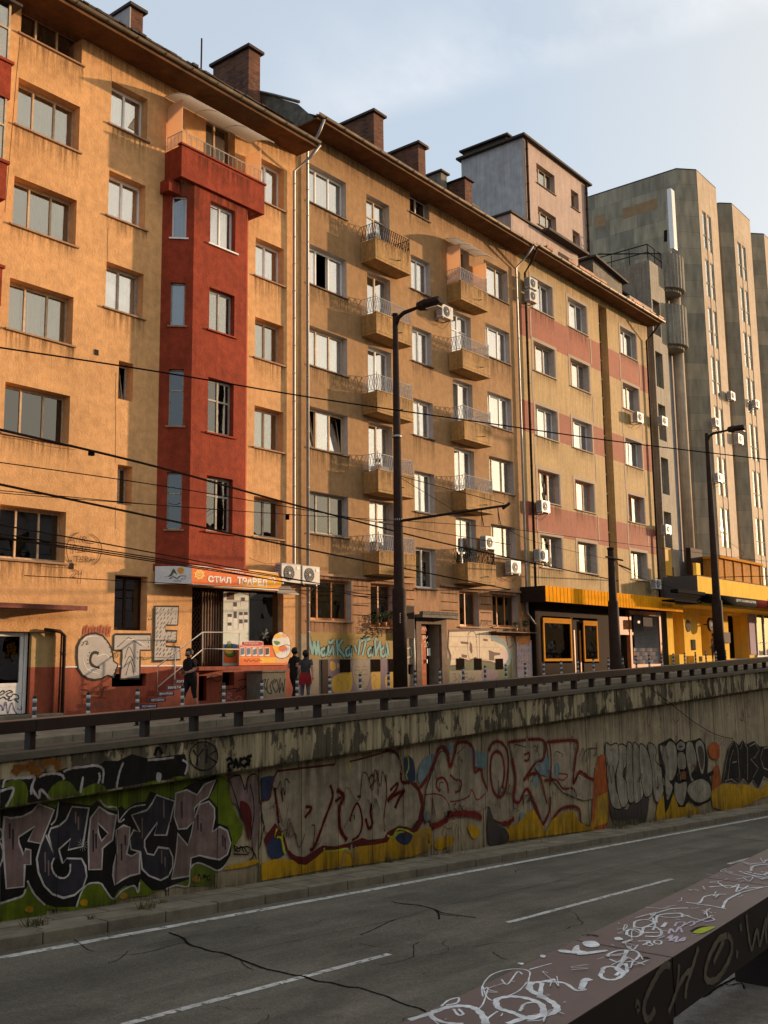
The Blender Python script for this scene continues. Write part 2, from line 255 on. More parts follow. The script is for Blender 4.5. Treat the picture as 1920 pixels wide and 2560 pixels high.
# ---------------------------------------------------------------- mesh helpers
class MB:
    def __init__(s): s.b = bmesh.new()
    def box(s, x0, x1, y0, y1, z0, z1, mi=0):
        v = [s.b.verts.new(p) for p in ((x0, y0, z0), (x1, y0, z0), (x1, y1, z0), (x0, y1, z0), (x0, y0, z1), (x1, y0, z1), (x1, y1, z1), (x0, y1, z1))]
        for f in ((0, 3, 2, 1), (4, 5, 6, 7), (0, 1, 5, 4), (1, 2, 6, 5), (2, 3, 7, 6), (3, 0, 4, 7)):
            s.b.faces.new([v[i] for i in f]).material_index = mi
        return s
    def slant(s, x0, x1, y0, y1, za0, zb0, za1, zb1, mi=0):      # bottoms za0(x0) zb0(x1), tops za1, zb1
        v = [s.b.verts.new(p) for p in ((x0, y0, za0), (x1, y0, zb0), (x1, y1, zb0), (x0, y1, za0), (x0, y0, za1), (x1, y0, zb1), (x1, y1, zb1), (x0, y1, za1))]
        for f in ((0, 3, 2, 1), (4, 5, 6, 7), (0, 1, 5, 4), (1, 2, 6, 5), (2, 3, 7, 6), (3, 0, 4, 7)):
            s.b.faces.new([v[i] for i in f]).material_index = mi
        return s
    def quad(s, *p, mi=0):
        s.b.faces.new([s.b.verts.new(q) for q in p]).material_index = mi; return s
    def tube(s, pts, r, n=8, caps=True, mi=0):
        pts = [Vector(p) for p in pts]; rings = []
        if not isinstance(r, (list, tuple)): r = [r] * len(pts)
        for i, p in enumerate(pts):
            a = pts[max(i - 1, 0)]; c = pts[min(i + 1, len(pts) - 1)]; d = (c - a).normalized()
            u = d.cross(Vector((0, 0, 1)) if abs(d.z) < 0.95 else Vector((1, 0, 0))).normalized(); w = d.cross(u).normalized()
            rings.append([s.b.verts.new(p + (u * math.cos(2 * math.pi * k / n) + w * math.sin(2 * math.pi * k / n)) * r[i]) for k in range(n)])
        for a, c in zip(rings, rings[1:]):
            for k in range(n):
                f = s.b.faces.new((a[k], a[(k + 1) % n], c[(k + 1) % n], c[k])); f.smooth = n > 5; f.material_index = mi
        if caps:
            s.b.faces.new(rings[0][::-1]).material_index = mi; s.b.faces.new(rings[-1]).material_index = mi
        return s
    def bar(s, p0, p1, r): return s.tube([p0, p1], r, 4)
    def prism(s, poly, y0, y1, mi=0):            # XZ outline extruded along Y
        a = [s.b.verts.new((p[0], y0, p[1])) for p in poly]; c = [s.b.verts.new((p[0], y1, p[1])) for p in poly]
        for k in range(len(poly)):
            j = (k + 1) % len(poly); s.b.faces.new((a[k], a[j], c[j], c[k])).material_index = mi
        for t in tessellate_polygon([[Vector((p[0], p[1], 0)) for p in poly]]):
            for ring in (a, c):
                try: s.b.faces.new([ring[i] for i in t]).material_index = mi
                except ValueError: pass
        return s
    def plan(s, poly, z0, z1, mi=0, z1b=None):   # XY outline extruded along Z
        a = [s.b.verts.new((p[0], p[1], z0)) for p in poly]; c = [s.b.verts.new((p[0], p[1], z1)) for p in poly]
        for k in range(len(poly)):
            j = (k + 1) % len(poly); s.b.faces.new((a[k], a[j], c[j], c[k])).material_index = mi
        for t in tessellate_polygon([[Vector((p[0], p[1], 0)) for p in poly]]):
            for ring in (a, c):
                try: s.b.faces.new([ring[i] for i in t]).material_index = mi
                except ValueError: pass
        return s
    def build(s, name, m, parent=None, bevel=0.0, smooth=False):
        bmesh.ops.recalc_face_normals(s.b, faces=s.b.faces)
        me = bpy.data.meshes.new(name); s.b.to_mesh(me); s.b.free()
        o = bpy.data.objects.new(name, me); COL.objects.link(o)
        for q in (m if isinstance(m, (list, tuple)) else [m]): me.materials.append(MATS[q] if isinstance(q, str) else q)
        if smooth:
            for p in me.polygons: p.use_smooth = True
        if bevel:
            bv = o.modifiers.new('bevel', 'BEVEL'); bv.width = bevel; bv.segments = 2; bv.limit_method = 'ANGLE'
        if parent:
            o.parent = parent; o.matrix_parent_inverse = parent_matrix(parent).inverted()
        return o
def parent_matrix(p):
    m = Matrix.Translation(p.location) @ p.rotation_euler.to_matrix().to_4x4()
    return m
def tag(o, label=None, cat=None, group=None, kind=None):
    if label: o['label'] = label
    if cat: o['category'] = cat
    if group: o['group'] = group
    if kind: o['kind'] = kind
    return o
def thing(name, label, cat, loc=(0, 0, 0), group=None):
    o = bpy.data.objects.new(name, None); COL.objects.link(o); o.location = loc; o.empty_display_size = 0.3
    return tag(o, label, cat, group)
def dup(o, loc, label=None):
    r = o.copy(); COL.objects.link(r); r.location = loc
    if label: r['label'] = label
    for ch in [c for c in o.children]:
        c = ch.copy(); COL.objects.link(c); c.parent = r; c.matrix_parent_inverse = ch.matrix_parent_inverse.copy()
        for g in [q for q in ch.children]:
            e = g.copy(); COL.objects.link(e); e.parent = c; e.matrix_parent_inverse = g.matrix_parent_inverse.copy()
    return r
def catmull(P, closed=False, k=6):
    n = len(P); out = []
    if n < 3: return P
    rng = range(n if closed else n - 1)
    for i in rng:
        if closed: a, b, c, d = P[(i - 1) % n], P[i], P[(i + 1) % n], P[(i + 2) % n]
        else: a, b, c, d = P[max(i - 1, 0)], P[i], P[i + 1], P[min(i + 2, n - 1)]
        for j in range(k):
            t = j / k
            out.append(tuple(0.5 * ((2 * b[q]) + (-a[q] + c[q]) * t + (2 * a[q] - 5 * b[q] + 4 * c[q] - d[q]) * t * t + (-a[q] + 3 * b[q] - 3 * c[q] + d[q]) * t ** 3) for q in range(len(b))))
    if not closed: out.append(P[-1])
    return out
class Decal:
    """paint lying on one real surface; to3(u, v, lift) gives the 3D point"""
    st = 0.0001; mist = False
    def __init__(s, to2, to3, name, parent, lift=0.003):
        s.to2, s.to3, s.name, s.parent, s.l = to2, to3, name, parent, lift
        s.bms = {}; s.halos = []
    def _bm(s, m):
        if m not in s.bms: s.bms[m] = len(s.bms)
        return s.bms[m]
    def _start(s):
        if not hasattr(s, 'b'): s.b = bmesh.new()
    def poly(s, zf, pts, m, smooth=False, raw=False):
        s._start(); P = [p if raw else s.to2(*zf(*p)) for p in pts]
        if smooth: P = catmull(P, True, 5)
        s.l += s.st; mi = s._bm(m)
        vs = [s.b.verts.new(s.to3(p[0], p[1], s.l)) for p in P]
        for t in tessellate_polygon([[Vector((p[0], p[1], 0)) for p in P]]):
            try: s.b.faces.new([vs[i] for i in t]).material_index = mi
            except ValueError: pass
        return s
    def stroke(s, zf, pts, m, w=0.03, closed=False, smooth=True, raw=False, taper=False):
        s._start(); P = [p if raw else s.to2(*zf(*p)) for p in pts]
        if smooth and len(P) > 2: P = catmull(P, closed, 6)
        s.l += s.st; mi = s._bm(m); n = len(P)
        if s.mist and w >= .045: s.halos.append((P, w * 2.3, m, s.l + .00004, closed))
        Ls = []; Rs = []
        for i in range(n):
            a = P[(i - 1) % n] if (closed or i > 0) else P[i]; c = P[(i + 1) % n] if (closed or i < n - 1) else P[i]
            dx, dy = c[0] - a[0], c[1] - a[1]; q = math.hypot(dx, dy) or 1; nx, ny = -dy / q, dx / q
            h = w / 2 * (1 + 0.18 * math.sin(i * 1.7 + n)); 
            if taper: h *= math.sin(math.pi * (0.12 + 0.76 * i / max(n - 1, 1)))
            Ls.append(s.b.verts.new(s.to3(P[i][0] + nx * h, P[i][1] + ny * h, s.l))); Rs.append(s.b.verts.new(s.to3(P[i][0] - nx * h, P[i][1] - ny * h, s.l)))
        for i in range(n if closed else n - 1):
            j = (i + 1) % n; s.b.faces.new((Ls[i], Ls[j], Rs[j], Rs[i])).material_index = mi
        return s
    def shape(s, zf, pts, fill, line, w=0.03, smooth=False):
        s.poly(zf, pts, fill, smooth); s.stroke(zf, pts, line, w, True, smooth); return s
    def joints(s, xs, z0, z1, m='crack', w=0.014):
        for x in xs: s.stroke(None, [(x + .004 * math.sin(k * 2.1 + x), z0(x) + (z1(x) - z0(x)) * k / 7) for k in range(8)], m, w, raw=True, smooth=False)
        return s
    def spray(s):
        '''soft overspray beside the broad lines: a ribbon whose opacity falls to nothing at its edges'''
        V = []; F_ = []; U = []; MI = []; names = []
        for P, w, m, l, closed in s.halos:
            if m not in names: names.append(m)
            n = len(P); k0 = len(V)
            for i in range(n):
                a = P[(i - 1) % n] if (closed or i > 0) else P[i]; c = P[(i + 1) % n] if (closed or i < n - 1) else P[i]; dx, dy = c[0] - a[0], c[1] - a[1]; q = math.hypot(dx, dy) or 1; nx, ny = -dy / q * w / 2, dx / q * w / 2
                V += [s.to3(P[i][0] + nx, P[i][1] + ny, l), s.to3(P[i][0], P[i][1], l), s.to3(P[i][0] - nx, P[i][1] - ny, l)]
            for i in range(n if closed else n - 1):
                a = k0 + 3 * i; c = k0 + 3 * ((i + 1) % n)
                F_ += [(a, c, c + 1, a + 1), (a + 1, c + 1, c + 2, a + 2)]; U += [0, 0, 1, 1, 1, 1, 0, 0]; MI += [names.index(m)] * 2
        me = bpy.data.meshes.new('overspray'); me.from_pydata(V, [], F_); uv = me.uv_layers.new(name='UVMap')
        for i, c in enumerate(U): uv.data[i].uv = (0, c)
        for p, q in zip(me.polygons, MI): p.material_index = q
        for m in names:
            if 'mist_' + m not in MATS:
                c = next(n for n in MATS[m].node_tree.nodes if n.type == 'RGB').outputs[0].default_value; stainmat('mist_' + m, tuple(c)[:3], .7, (1, 1, 1), (.25, .5), 6)
            me.materials.append(MATS['mist_' + m])
        o = bpy.data.objects.new('overspray', me); COL.objects.link(o)
        if s.parent: o.parent = s.parent; o.matrix_parent_inverse = parent_matrix(s.parent).inverted()
    def done(s, label=None):
        me = bpy.data.meshes.new(s.name); s.b.to_mesh(me); s.b.free(); o = bpy.data.objects.new(s.name, me); COL.objects.link(o)
        for m in s.bms: me.materials.append(MATS[m])
        if s.halos: s.spray()
        if s.parent: o.parent = s.parent; o.matrix_parent_inverse = parent_matrix(s.parent).inverted()
        if label: o['label'] = label
        return o
def wallD(y, name, parent, lift=0.003): return Decal(lambda a, b: FP(a, b, y), lambda u, v, l: (u, y - l, v), name, parent, lift)
FONTC = {}
def text(body, m, width, height, origin, ux=(1, 0, 0), uz=(0, 0, 1), name='lettering', parent=None, extrude=0.0, bold=0.0, sq=None):
    """lettering stretched to width x height with its lower left corner at origin"""
    c = bpy.data.curves.new(name, 'FONT'); c.body = body; c.size = 1; c.extrude = extrude; c.offset = bold; c.resolution_u = 3
    t = bpy.data.objects.new(name, c); COL.objects.link(t); dg = bpy.context.evaluated_depsgraph_get(); dg.update()
    me = bpy.data.meshes.new_from_object(t.evaluated_get(dg)); COL.objects.unlink(t); bpy.data.objects.remove(t)
    xs = [v.co.x for v in me.vertices]; ys = [v.co.y for v in me.vertices]
    if not xs: return None
    x0, x1, y0, y1 = min(xs), max(xs), min(ys), max(ys); U = Vector(ux); Wv = Vector(uz); O = Vector(origin); Nn = U.cross(Wv)
    for v in me.vertices:
        v.co = O + U * ((v.co.x - x0) / (x1 - x0) * width) + Wv * ((v.co.y - y0) / (y1 - y0) * height) + Nn * v.co.z
    o = bpy.data.objects.new(name, me); COL.objects.link(o); me.materials.clear(); me.materials.append(MATS[m])
    if parent: o.parent = parent; o.matrix_parent_inverse = parent_matrix(parent).inverted()
    return o
# ================================================================ SETTING
def sheet(name, pts, m, label=None):
    b = MB(); b.quad(*pts); o = b.build(name, m); tag(o, label, None, None, 'structure'); return o
def strip(name, xs, y0, y1, zf, m, dz=0.0):
    b = bmesh.new(); prev = None
    for x in xs:
        a = (b.verts.new((x, y0, zf(x) + dz)), b.verts.new((x, y1, zf(x) + dz)))
        if prev: b.faces.new((prev[0], a[0], a[1], prev[1]))
        prev = a
    me = bpy.data.meshes.new(name); b.to_mesh(me); b.free(); o = bpy.data.objects.new(name, me); COL.objects.link(o); me.materials.append(MATS[m]); o['kind'] = 'structure'; return o
XE = 160.0
xr = [-40, 0, 20, 40, 60, 80, 110, XE]
def rd(x): return rz(min(x, 75.0)) - 0.15       # the underpass road keeps falling, then levels out
road = strip('road', [-40 + 5 * i for i in range(41)], 1.6, 12.05, rd, 'asphalt')
ground = sheet('ground', ((-1200, -1200, -14), (1600, -1200, -14), (1600, 1600, -14), (-1200, 1600, -14)), 'asphalt_upper')
# walkway at the foot of the wall with its kerb
strip('walkway', [-40 + 5 * i for i in range(41)], 12.2, 13.2, lambda x: rd(x) + 0.15, 'walkway_slab')
b = MB(); x = -6.0; k = 0
while x < 92:
    b.slant(x + 0.008, x + 0.992, 12.04, 12.205, rd(x) - 0.1, rd(x + 1) - 0.1, rd(x) + 0.155 + 0.006 * math.sin(x * 3.1), rd(x + 1) + 0.155 + 0.006 * math.sin(x * 3.1)); x += 1.0
o = b.build('kerb', 'kerb_stone', bevel=0.015); o['kind'] = 'structure'
# painted lines
b = MB()
xs = [-30 + 0.5 * i for i in range(260)]
for i in range(len(xs) - 1):
    w0 = 0.006 * math.sin(xs[i] * 5.3); b.quad((xs[i], 11.70 + w0, rd(xs[i]) + 0.004), (xs[i + 1], 11.70 + w0, rd(xs[i + 1]) + 0.004), (xs[i + 1], 11.84, rd(xs[i + 1]) + 0.004), (xs[i], 11.84, rd(xs[i]) + 0.004))
o = b.build('lane_edge_line', 'road_paint'); o['kind'] = 'structure'
b = MB()
for x0, x1 in ((-1.0, 2.3), (6.6, 10.75), (13.6, 19.6), (22.6, 28.6), (31.6, 37.6), (40.6, 46.6)):
    n = 10
    for i in range(n):
        a = x0 + (x1 - x0) * i / n; c = x0 + (x1 - x0) * (i + 1) / n
        b.quad((a, 8.50, rd(a) + 0.004), (c, 8.50, rd(c) + 0.004), (c, 8.60, rd(c) + 0.004), (a, 8.60, rd(a) + 0.004))
o = b.build('lane_dashes', 'road_paint'); o['kind'] = 'structure'
# cracks
def roadpt(px, py):
    p = GP(px, py, -2.88 - 0.15, -0.06); return (p[0], p[1])
crk = Decal(roadpt, lambda u, v, l: (u, v, rd(u) + l), 'road_cracks', None, 0.005)
crk.stroke(zo, [(1000, 1380), (1080, 1410), (1120, 1450), (1190, 1470), (1250, 1490), (1320, 1500), (1400, 1530), (1480, 1560), (1560, 1590), (1620, 1605), (1659, 1612), (1740, 1632), (1800, 1640), (1880, 1668), (1960, 1676), (2050, 1700), (2130, 1706)], 'crack', 0.045)
crk.stroke(zo, [(1420, 1536), (1450, 1575), (1500, 1600)], 'crack', .012); crk.stroke(zo, [(1800, 1640), (1850, 1620), (1930, 1612)], 'crack', .012); crk.stroke(zo, [(760, 1490), (700, 1540), (640, 1560)], 'crack', .01)
crk.stroke(zo, [(1150, 1460), (1100, 1440), (1000, 1460), (900, 1490), (780, 1510), (700, 1512)], 'crack', 0.012)
crk.stroke(zo, [(440, 1420), (480, 1450), (520, 1480), (560, 1492)], 'crack', 0.012)
crk.stroke(zp, [(900, 1315), (980, 1330), (1060, 1335), (1150, 1360), (1200, 1380), (1290, 1395), (1400, 1410)], 'crack', 0.03)
crk.stroke(zp, [(1150, 1360), (1175, 1385), (1180, 1420)], 'crack', 0.03)
crk.stroke(zm, [(0, 765), (60, 785), (110, 800), (150, 820), (200, 838), (245, 850), (290, 880)], 'crack', 0.03)
crk.stroke(zm, [(0, 550), (50, 530), (110, 500), (150, 485)], 'crack', 0.015)
crk.stroke(zm, [(0, 585), (80, 600), (140, 598)], 'crack', 0.010)
crk.stroke(zm, [(140, 418), (230, 428), (300, 445), (330, 465), (400, 475)], 'crack', 0.02)
crk.stroke(zm, [(540, 620), (570, 640), (600, 650)], 'crack', 0.012)
crk.stroke(zm, [(1360, 135), (1460, 150), (1560, 160), (1659, 170)], 'crack', 0.02)
rnd = random.Random(3)
for i in range(26):
    x = rnd.uniform(4, 30); y = rnd.uniform(4.5, 11.4); a = rnd.uniform(-0.5, 0.5); pts = []
    for k in range(rnd.randint(4, 8)):
        pts.append((x, y)); a += rnd.uniform(-0.7, 0.7); x += 0.22 * math.cos(a); y += 0.22 * math.sin(a)
    crk.stroke(None, pts, 'crack', rnd.uniform(0.006, 0.014), raw=True, smooth=False)
for i in range(70):
    x = rnd.uniform(3, 26); y = rnd.uniform(4.2, 11.5); a = rnd.uniform(-3, 3); pts = []
    for k in range(rnd.randint(3, 6)): pts.append((x, y)); a += rnd.uniform(-1, 1); x += .1 * math.cos(a); y += .1 * math.sin(a)
    crk.stroke(None, pts, 'crack', rnd.uniform(0.004, 0.008), raw=True, smooth=False)
for x0, y0, l_ in ((5, 6.2, 14), (9, 9.9, 16), (16, 7.4, 14)):
    pts = []; y = y0
    for k in range(int(l_ / .3)): y += rnd.uniform(-.04, .04); pts.append((x0 + k * .3, y))
    crk.stroke(None, pts, 'crack', .009, raw=True, smooth=False)
o = crk.done(); o['kind'] = 'structure'
# upper street: the lane behind the railing and the raised pavement
strip('upper_lane', xr, 13.3, 18.75, lambda x: gz(x) - 0.15, 'asphalt_upper')
strip('pavement', xr, 18.95, 34.0, gz, 'paving')
b = MB(); x = 2.0
while x < 110:
    b.slant(x + 0.006, x + 0.994, 18.74, 18.96, gz(x) - 0.4, gz(x + 1) - 0.4, gz(x) + 0.006, gz(x + 1) + 0.006); x += 1.0
o = b.build('pavement_kerb', 'kerb_stone', bevel=0.012); o['kind'] = 'structure'
b = MB()
for i in range(60): b.quad((5 + 2 * i, 18.2, gz(5 + 2 * i) - 0.146), (7 + 2 * i, 18.2, gz(7 + 2 * i) - 0.146), (7 + 2 * i, 18.35, gz(7 + 2 * i) - 0.146), (5 + 2 * i, 18.35, gz(5 + 2 * i) - 0.146))
o = b.build('upper_lane_line', 'road_paint'); o['kind'] = 'structure'
# near pavement on which the photographer stands
strip('near_pavement', xr, -9.0, 0.95, lambda x: -1.62 + GS * x, 'paving')
# weeds at the foot of the wall: countless small tufts
b = MB(); rnd = random.Random(11)
mat('weed', (0.07, 0.075, 0.03), var=0.3); mat('weed_dry', (0.16, 0.12, 0.06), var=0.3)
def tuft(cx, cy, n, h, s):
    for i in range(n):
        a = rnd.uniform(0, 6.28); r = rnd.uniform(0, s); x = cx + r * math.cos(a); y = cy + r * math.sin(a) * 0.5; z = rd(x) + 0.15
        hh = h * rnd.uniform(0.4, 1); dx = rnd.uniform(-1, 1) * hh * 0.7; dy = rnd.uniform(-1, 1) * hh * 0.5; w = rnd.uniform(0.004, 0.012)
        b.quad((x - w, y, z), (x + w, y, z), (x + dx + w, y + dy, z + hh), (x + dx - w * 0.3, y + dy, z + hh), mi=rnd.randint(0, 1))
for (cx, cy, n, h, s) in ((8.15, 12.45, 50, .12, .2), (8.9, 12.3, 12, .06, .1), (9.95, 12.4, 45, .11, .16), (10.4, 12.6, 20, .07, .1), (16.3, 12.9, 20, .15, .06), (26.0, 12.75, 90, .22, .5), (27.2, 12.8, 80, .2, .6), (28.5, 12.8, 60, .16, .5), (30.6, 12.7, 30, .4, .15), (32, 12.8, 40, .15, .5), (12.2, 12.95, 15, .05, .3), (18.3, 12.9, 30, .06, .6), (22, 12.9, 30, .06, .8)): tuft(cx, cy, n, h, s)
o = b.build('weeds', ['weed', 'weed_dry']); tag(o, 'small weeds growing in the joints of the walkway below the graffiti wall', 'weeds', None, 'stuff')

# ================================================================ WINDOWS AND WALLS
INTER = {}
def wall_holes(b, x0, x1, z0, z1, y, holes, mi=0, rmi=None):
    """front face at y with openings; each hole = (hx0, hx1, hz0, hz1, depth)"""
    xs = sorted({x0, x1, *[h[0] for h in holes], *[h[1] for h in holes]}); zs = sorted({z0, z1, *[h[2] for h in holes], *[h[3] for h in holes]})
    xs = [v for v in xs if x0 <= v <= x1]; zs = [v for v in zs if z0 <= v <= z1]
    for i in range(len(xs) - 1):
        for j in range(len(zs) - 1):
            cx, cz = (xs[i] + xs[i + 1]) / 2, (zs[j] + zs[j + 1]) / 2
            if any(h[0] < cx < h[1] and h[2] < cz < h[3] for h in holes): continue
            b.quad((xs[i], y, zs[j]), (xs[i + 1], y, zs[j]), (xs[i + 1], y, zs[j + 1]), (xs[i], y, zs[j + 1]), mi=mi)
    r = mi if rmi is None else rmi
    for h in holes:
        a, c, e, f, dp = h
        b.quad((a, y, e), (a, y + dp, e), (a, y + dp, f), (a, y, f), mi=r); b.quad((c, y, e), (c, y, f), (c, y + dp, f), (c, y + dp, e), mi=r)
        b.quad((a, y, e), (c, y, e), (c, y + dp, e), (a, y + dp, e), mi=r); b.quad((a, y, f), (a, y + dp, f), (c, y + dp, f), (c, y, f), mi=r)
wr = random.Random(5); STAIN = []
def window(par, x0, x1, z0, z1, y, dp, panes, frame='frame_white', gl='glass_upper', cur='curtain_white', sill='sill', fw=0.055, openp=None, nopane=(), cover=None, transom=0, tilt=None, name='window'):
    """y = wall plane, frame set back by dp; panes = list of relative widths"""
    Y = y + dp - 0.06; b = MB(); g = 0.004
    x0i, x1i, z0i, z1i = x0 + g, x1 - g, z0 + g, z1 - g
    b.box(x0i, x1i, Y, Y + 0.055, z0i, z0i + fw); b.box(x0i, x1i, Y, Y + 0.055, z1i - fw, z1i)
    b.box(x0i, x0i + fw, Y, Y + 0.055, z0i + fw, z1i - fw); b.box(x1i - fw, x1i, Y, Y + 0.055, z0i + fw, z1i - fw)
    tot = sum(panes); xa = x0i + fw; wd = x1i - x0i - 2 * fw; cells = []
    for i, p in enumerate(panes):
        xb = xa + wd * p / tot
        if i < len(panes) - 1:
            b.box(xb - fw * 0.6, xb + fw * 0.6, Y - 0.012, Y + 0.05, z0i + fw, z1i - fw)
        # sash bars round every light
        cells.append((xa, xb)); sa, sb = xa + (fw * 0.6 if i else 0), xb - (fw * 0.6 if i < len(panes) - 1 else 0)
        s = 0.032
        b.box(sa, sb, Y + 0.006, Y + 0.046, z0i + fw, z0i + fw + s); b.box(sa, sb, Y + 0.006, Y + 0.046, z1i - fw - s, z1i - fw)
        if transom and not (tilt == i): b.box(sa, sb, Y - 0.006, Y + 0.05, z0i + (z1i - z0i) * transom - 0.028, z0i + (z1i - z0i) * transom + 0.028)
        xa = xb
    f = b.build(name, frame, par)
    p = MB()
    for i, (a, c) in enumerate(cells):
        if (openp and i in openp) or i in nopane: continue
        p.box(a + 0.01, c - 0.01, Y + 0.02, Y + 0.028, z0i + fw, z1i - fw)
    p.build('pane', gl, f)
    if openp:
        q = MB()
        for i in openp:       # a light standing ajar, tipped into the room
            a, c = cells[i]; zt, zb_ = z1i - fw, z0i + fw; tp = 0.22
            for (u0, u1, w0, w1) in ((a, c, 0, .06), (a, c, .94, 1), (a, a + .05, .06, .94), (c - .05, c, .06, .94)):
                h = zt - zb_
                q.quad((u0, Y + 0.06 + tp * w0, zb_ + h * w0), (u1, Y + 0.06 + tp * w0, zb_ + h * w0), (u1, Y + 0.06 + tp * w1, zb_ + h * w1), (u0, Y + 0.06 + tp * w1, zb_ + h * w1))
        q.build('open_sash', frame, f)
        q = MB()
        for i in openp:
            a, c = cells[i]; zt, zb_ = z1i - fw, z0i + fw; q.quad((a + .05, Y + .07, zb_ + .05), (c - .05, Y + .07, zb_ + .05), (c - .05, Y + .27, zt - .05), (a + .05, Y + .27, zt - .05))
        q.build('tilted_pane', gl, f)
    if cur:
        c = MB(); yy = Y + 0.13; cv = cover if cover else [(0, 1)]
        for (a, e) in cv:
            xa, xb = x0i + (x1i - x0i) * a, x0i + (x1i - x0i) * e; n = max(4, int((xb - xa) / 0.045)); ph = wr.uniform(0, 6)
            for i in range(n):
                u0, u1 = xa + (xb - xa) * i / n, xa + (xb - xa) * (i + 1) / n
                y0, y1 = yy + 0.035 * math.sin(u0 * 38 + ph) + .018 * math.sin(u0 * 91), yy + 0.035 * math.sin(u1 * 38 + ph) + .018 * math.sin(u1 * 91)
                c.quad((u0, y0, z0 - 0.02), (u1, y1, z0 - 0.02), (u1, y1, z1 + 0.02), (u0, y0, z1 + 0.02))
        c.build('curtain', wr.choice(['curtain_white', 'curtain_white', 'curtain_grey', 'curtain_cream']) if cur == 'curtain_white' else cur, f)
    if cur == 'curtain_white': pass
    if sill: STAIN.append((x0 - .05, x1 + .08, z0 - .066, wr.uniform(.5, 1.2), y))
    if sill:
        q = MB(); ov = 0.10 if sill != 'sill_dark' else 0.06
        q.box(x0 - ov, x1 + ov, y - 0.07, y - 0.002, z0 - 0.065, z0 - 0.012); q.box(x0i, x1i, y - 0.002, Y - 0.001, z0 - 0.03, z0 + 0.002) if False else None
        q.build('sill', sill, f, bevel=0.008)
    return f
def gutter_run(par, x0, x1, y, z, m='gutter', r=0.085):
    b = MB(); n = 8; prof = [(math.cos(math.pi + math.pi * k / n) * r, math.sin(math.pi + math.pi * k / n) * r) for k in range(n + 1)]
    for a, c in zip(prof, prof[1:]): b.quad((x0, y + a[0], z + a[1]), (x1, y + a[0], z + a[1]), (x1, y + c[0], z + c[1]), (x0, y + c[0], z + c[1]))
    for a, c in zip(prof, prof[1:]): b.quad((x0, y + a[0] * .94, z + a[1] * .94 + .004), (x1, y + a[0] * .94, z + a[1] * .94 + .004), (x1, y + c[0] * .94, z + c[1] * .94 + .004), (x0, y + c[0] * .94, z + c[1] * .94 + .004))
    b.box(x0, x1, y - r - .008, y - r + .012, z - .01, z + .012)
    x = x0 + .4
    while x < x1:
        b.tube([(x, y + r * math.cos(math.pi + math.pi * k / 8) * 1.06, z + r * math.sin(math.pi + math.pi * k / 8) * 1.06) for k in range(9)], .011, 4); x += 1.05
    return b.build('gutter', m, par)
def pipe(par, pts, r=0.055, m='zinc', name='drainpipe', clips=1.0):
    b = MB(); b.tube(pts, r, 10)
    for a, c in zip(pts, pts[1:]):
        a, c = Vector(a), Vector(c); l = (c - a).length
        if l > 2:
            k = 0.5
            while k < l:
                p = a + (c - a) * (k / l); d = (c - a).normalized(); b.tube([p - d * .02, p + d * .02], r * 1.18, 10); k += clips
    return b.build(name, m, par)
def chimney(par, x0, x1, y0, y1, zb_, zt, cap=0.12, m='brick'):
    b = MB(); b.box(x0, x1, y0, y1, zb_, zt); c = b.build('chimney', m, par)
    b = MB(); b.box(x0 - .12, x1 + .12, y0 - .12, y1 + .12, zt + .002, zt + cap); b.build('chimney_cap', 'roof_dark', c, bevel=.02)
    return c
def roof(par, x0, x1, ye, ze, yr, zrg, m='roof_dark', yb=36.0):
    b = MB(); b.quad((x0, ye, ze), (x1, ye, ze), (x1, yr, zrg), (x0, yr, zrg)); b.quad((x0, yr, zrg), (x1, yr, zrg), (x1, yb, ze), (x0, yb, ze))
    b.quad((x0, ye, ze), (x0, yr, zrg), (x0, yb, ze)); b.quad((x1, ye, ze), (x1, yb, ze), (x1, yr, zrg))
    return b.build('roof', m, par)
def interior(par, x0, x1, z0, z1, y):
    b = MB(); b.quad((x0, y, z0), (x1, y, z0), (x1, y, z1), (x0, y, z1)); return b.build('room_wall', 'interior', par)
LAT = {}
def railing(par, x0, x1, yf, yw, z, h, m, sp=0.13, name='railing'):
    b = MB(); r = 0.012
    def run(p, q):
        p, q = Vector(p), Vector(q); l = (q - p).length; n = max(2, round(l / sp)); up = Vector((0, 0, h))
        b.bar(p + up, q + up, .014); b.bar(p + Vector((0, 0, .05)), q + Vector((0, 0, .05)), .010)
        for i in range(n):
            a, c = p + (q - p) * (i / n), p + (q - p) * ((i + 1) / n)
            b.bar(a + Vector((0, 0, .05)), c + up, r); b.bar(c + Vector((0, 0, .05)), a + up, r)
    run((x0, yf, z), (x1, yf, z)); run((x0, yw, z), (x0, yf, z)); run((x1, yf, z), (x1, yw, z))
    for px in (x0, x1): b.bar((px, yf, z), (px, yf, z + h + .05), .016); 
    for px in (x0, x1):
        s = z + h + .07; b.tube([(px, yf, s - .03), (px, yf, s), (px, yf, s + .03)], [.008, .024, .008], 6)
    return b.build(name, m, par)
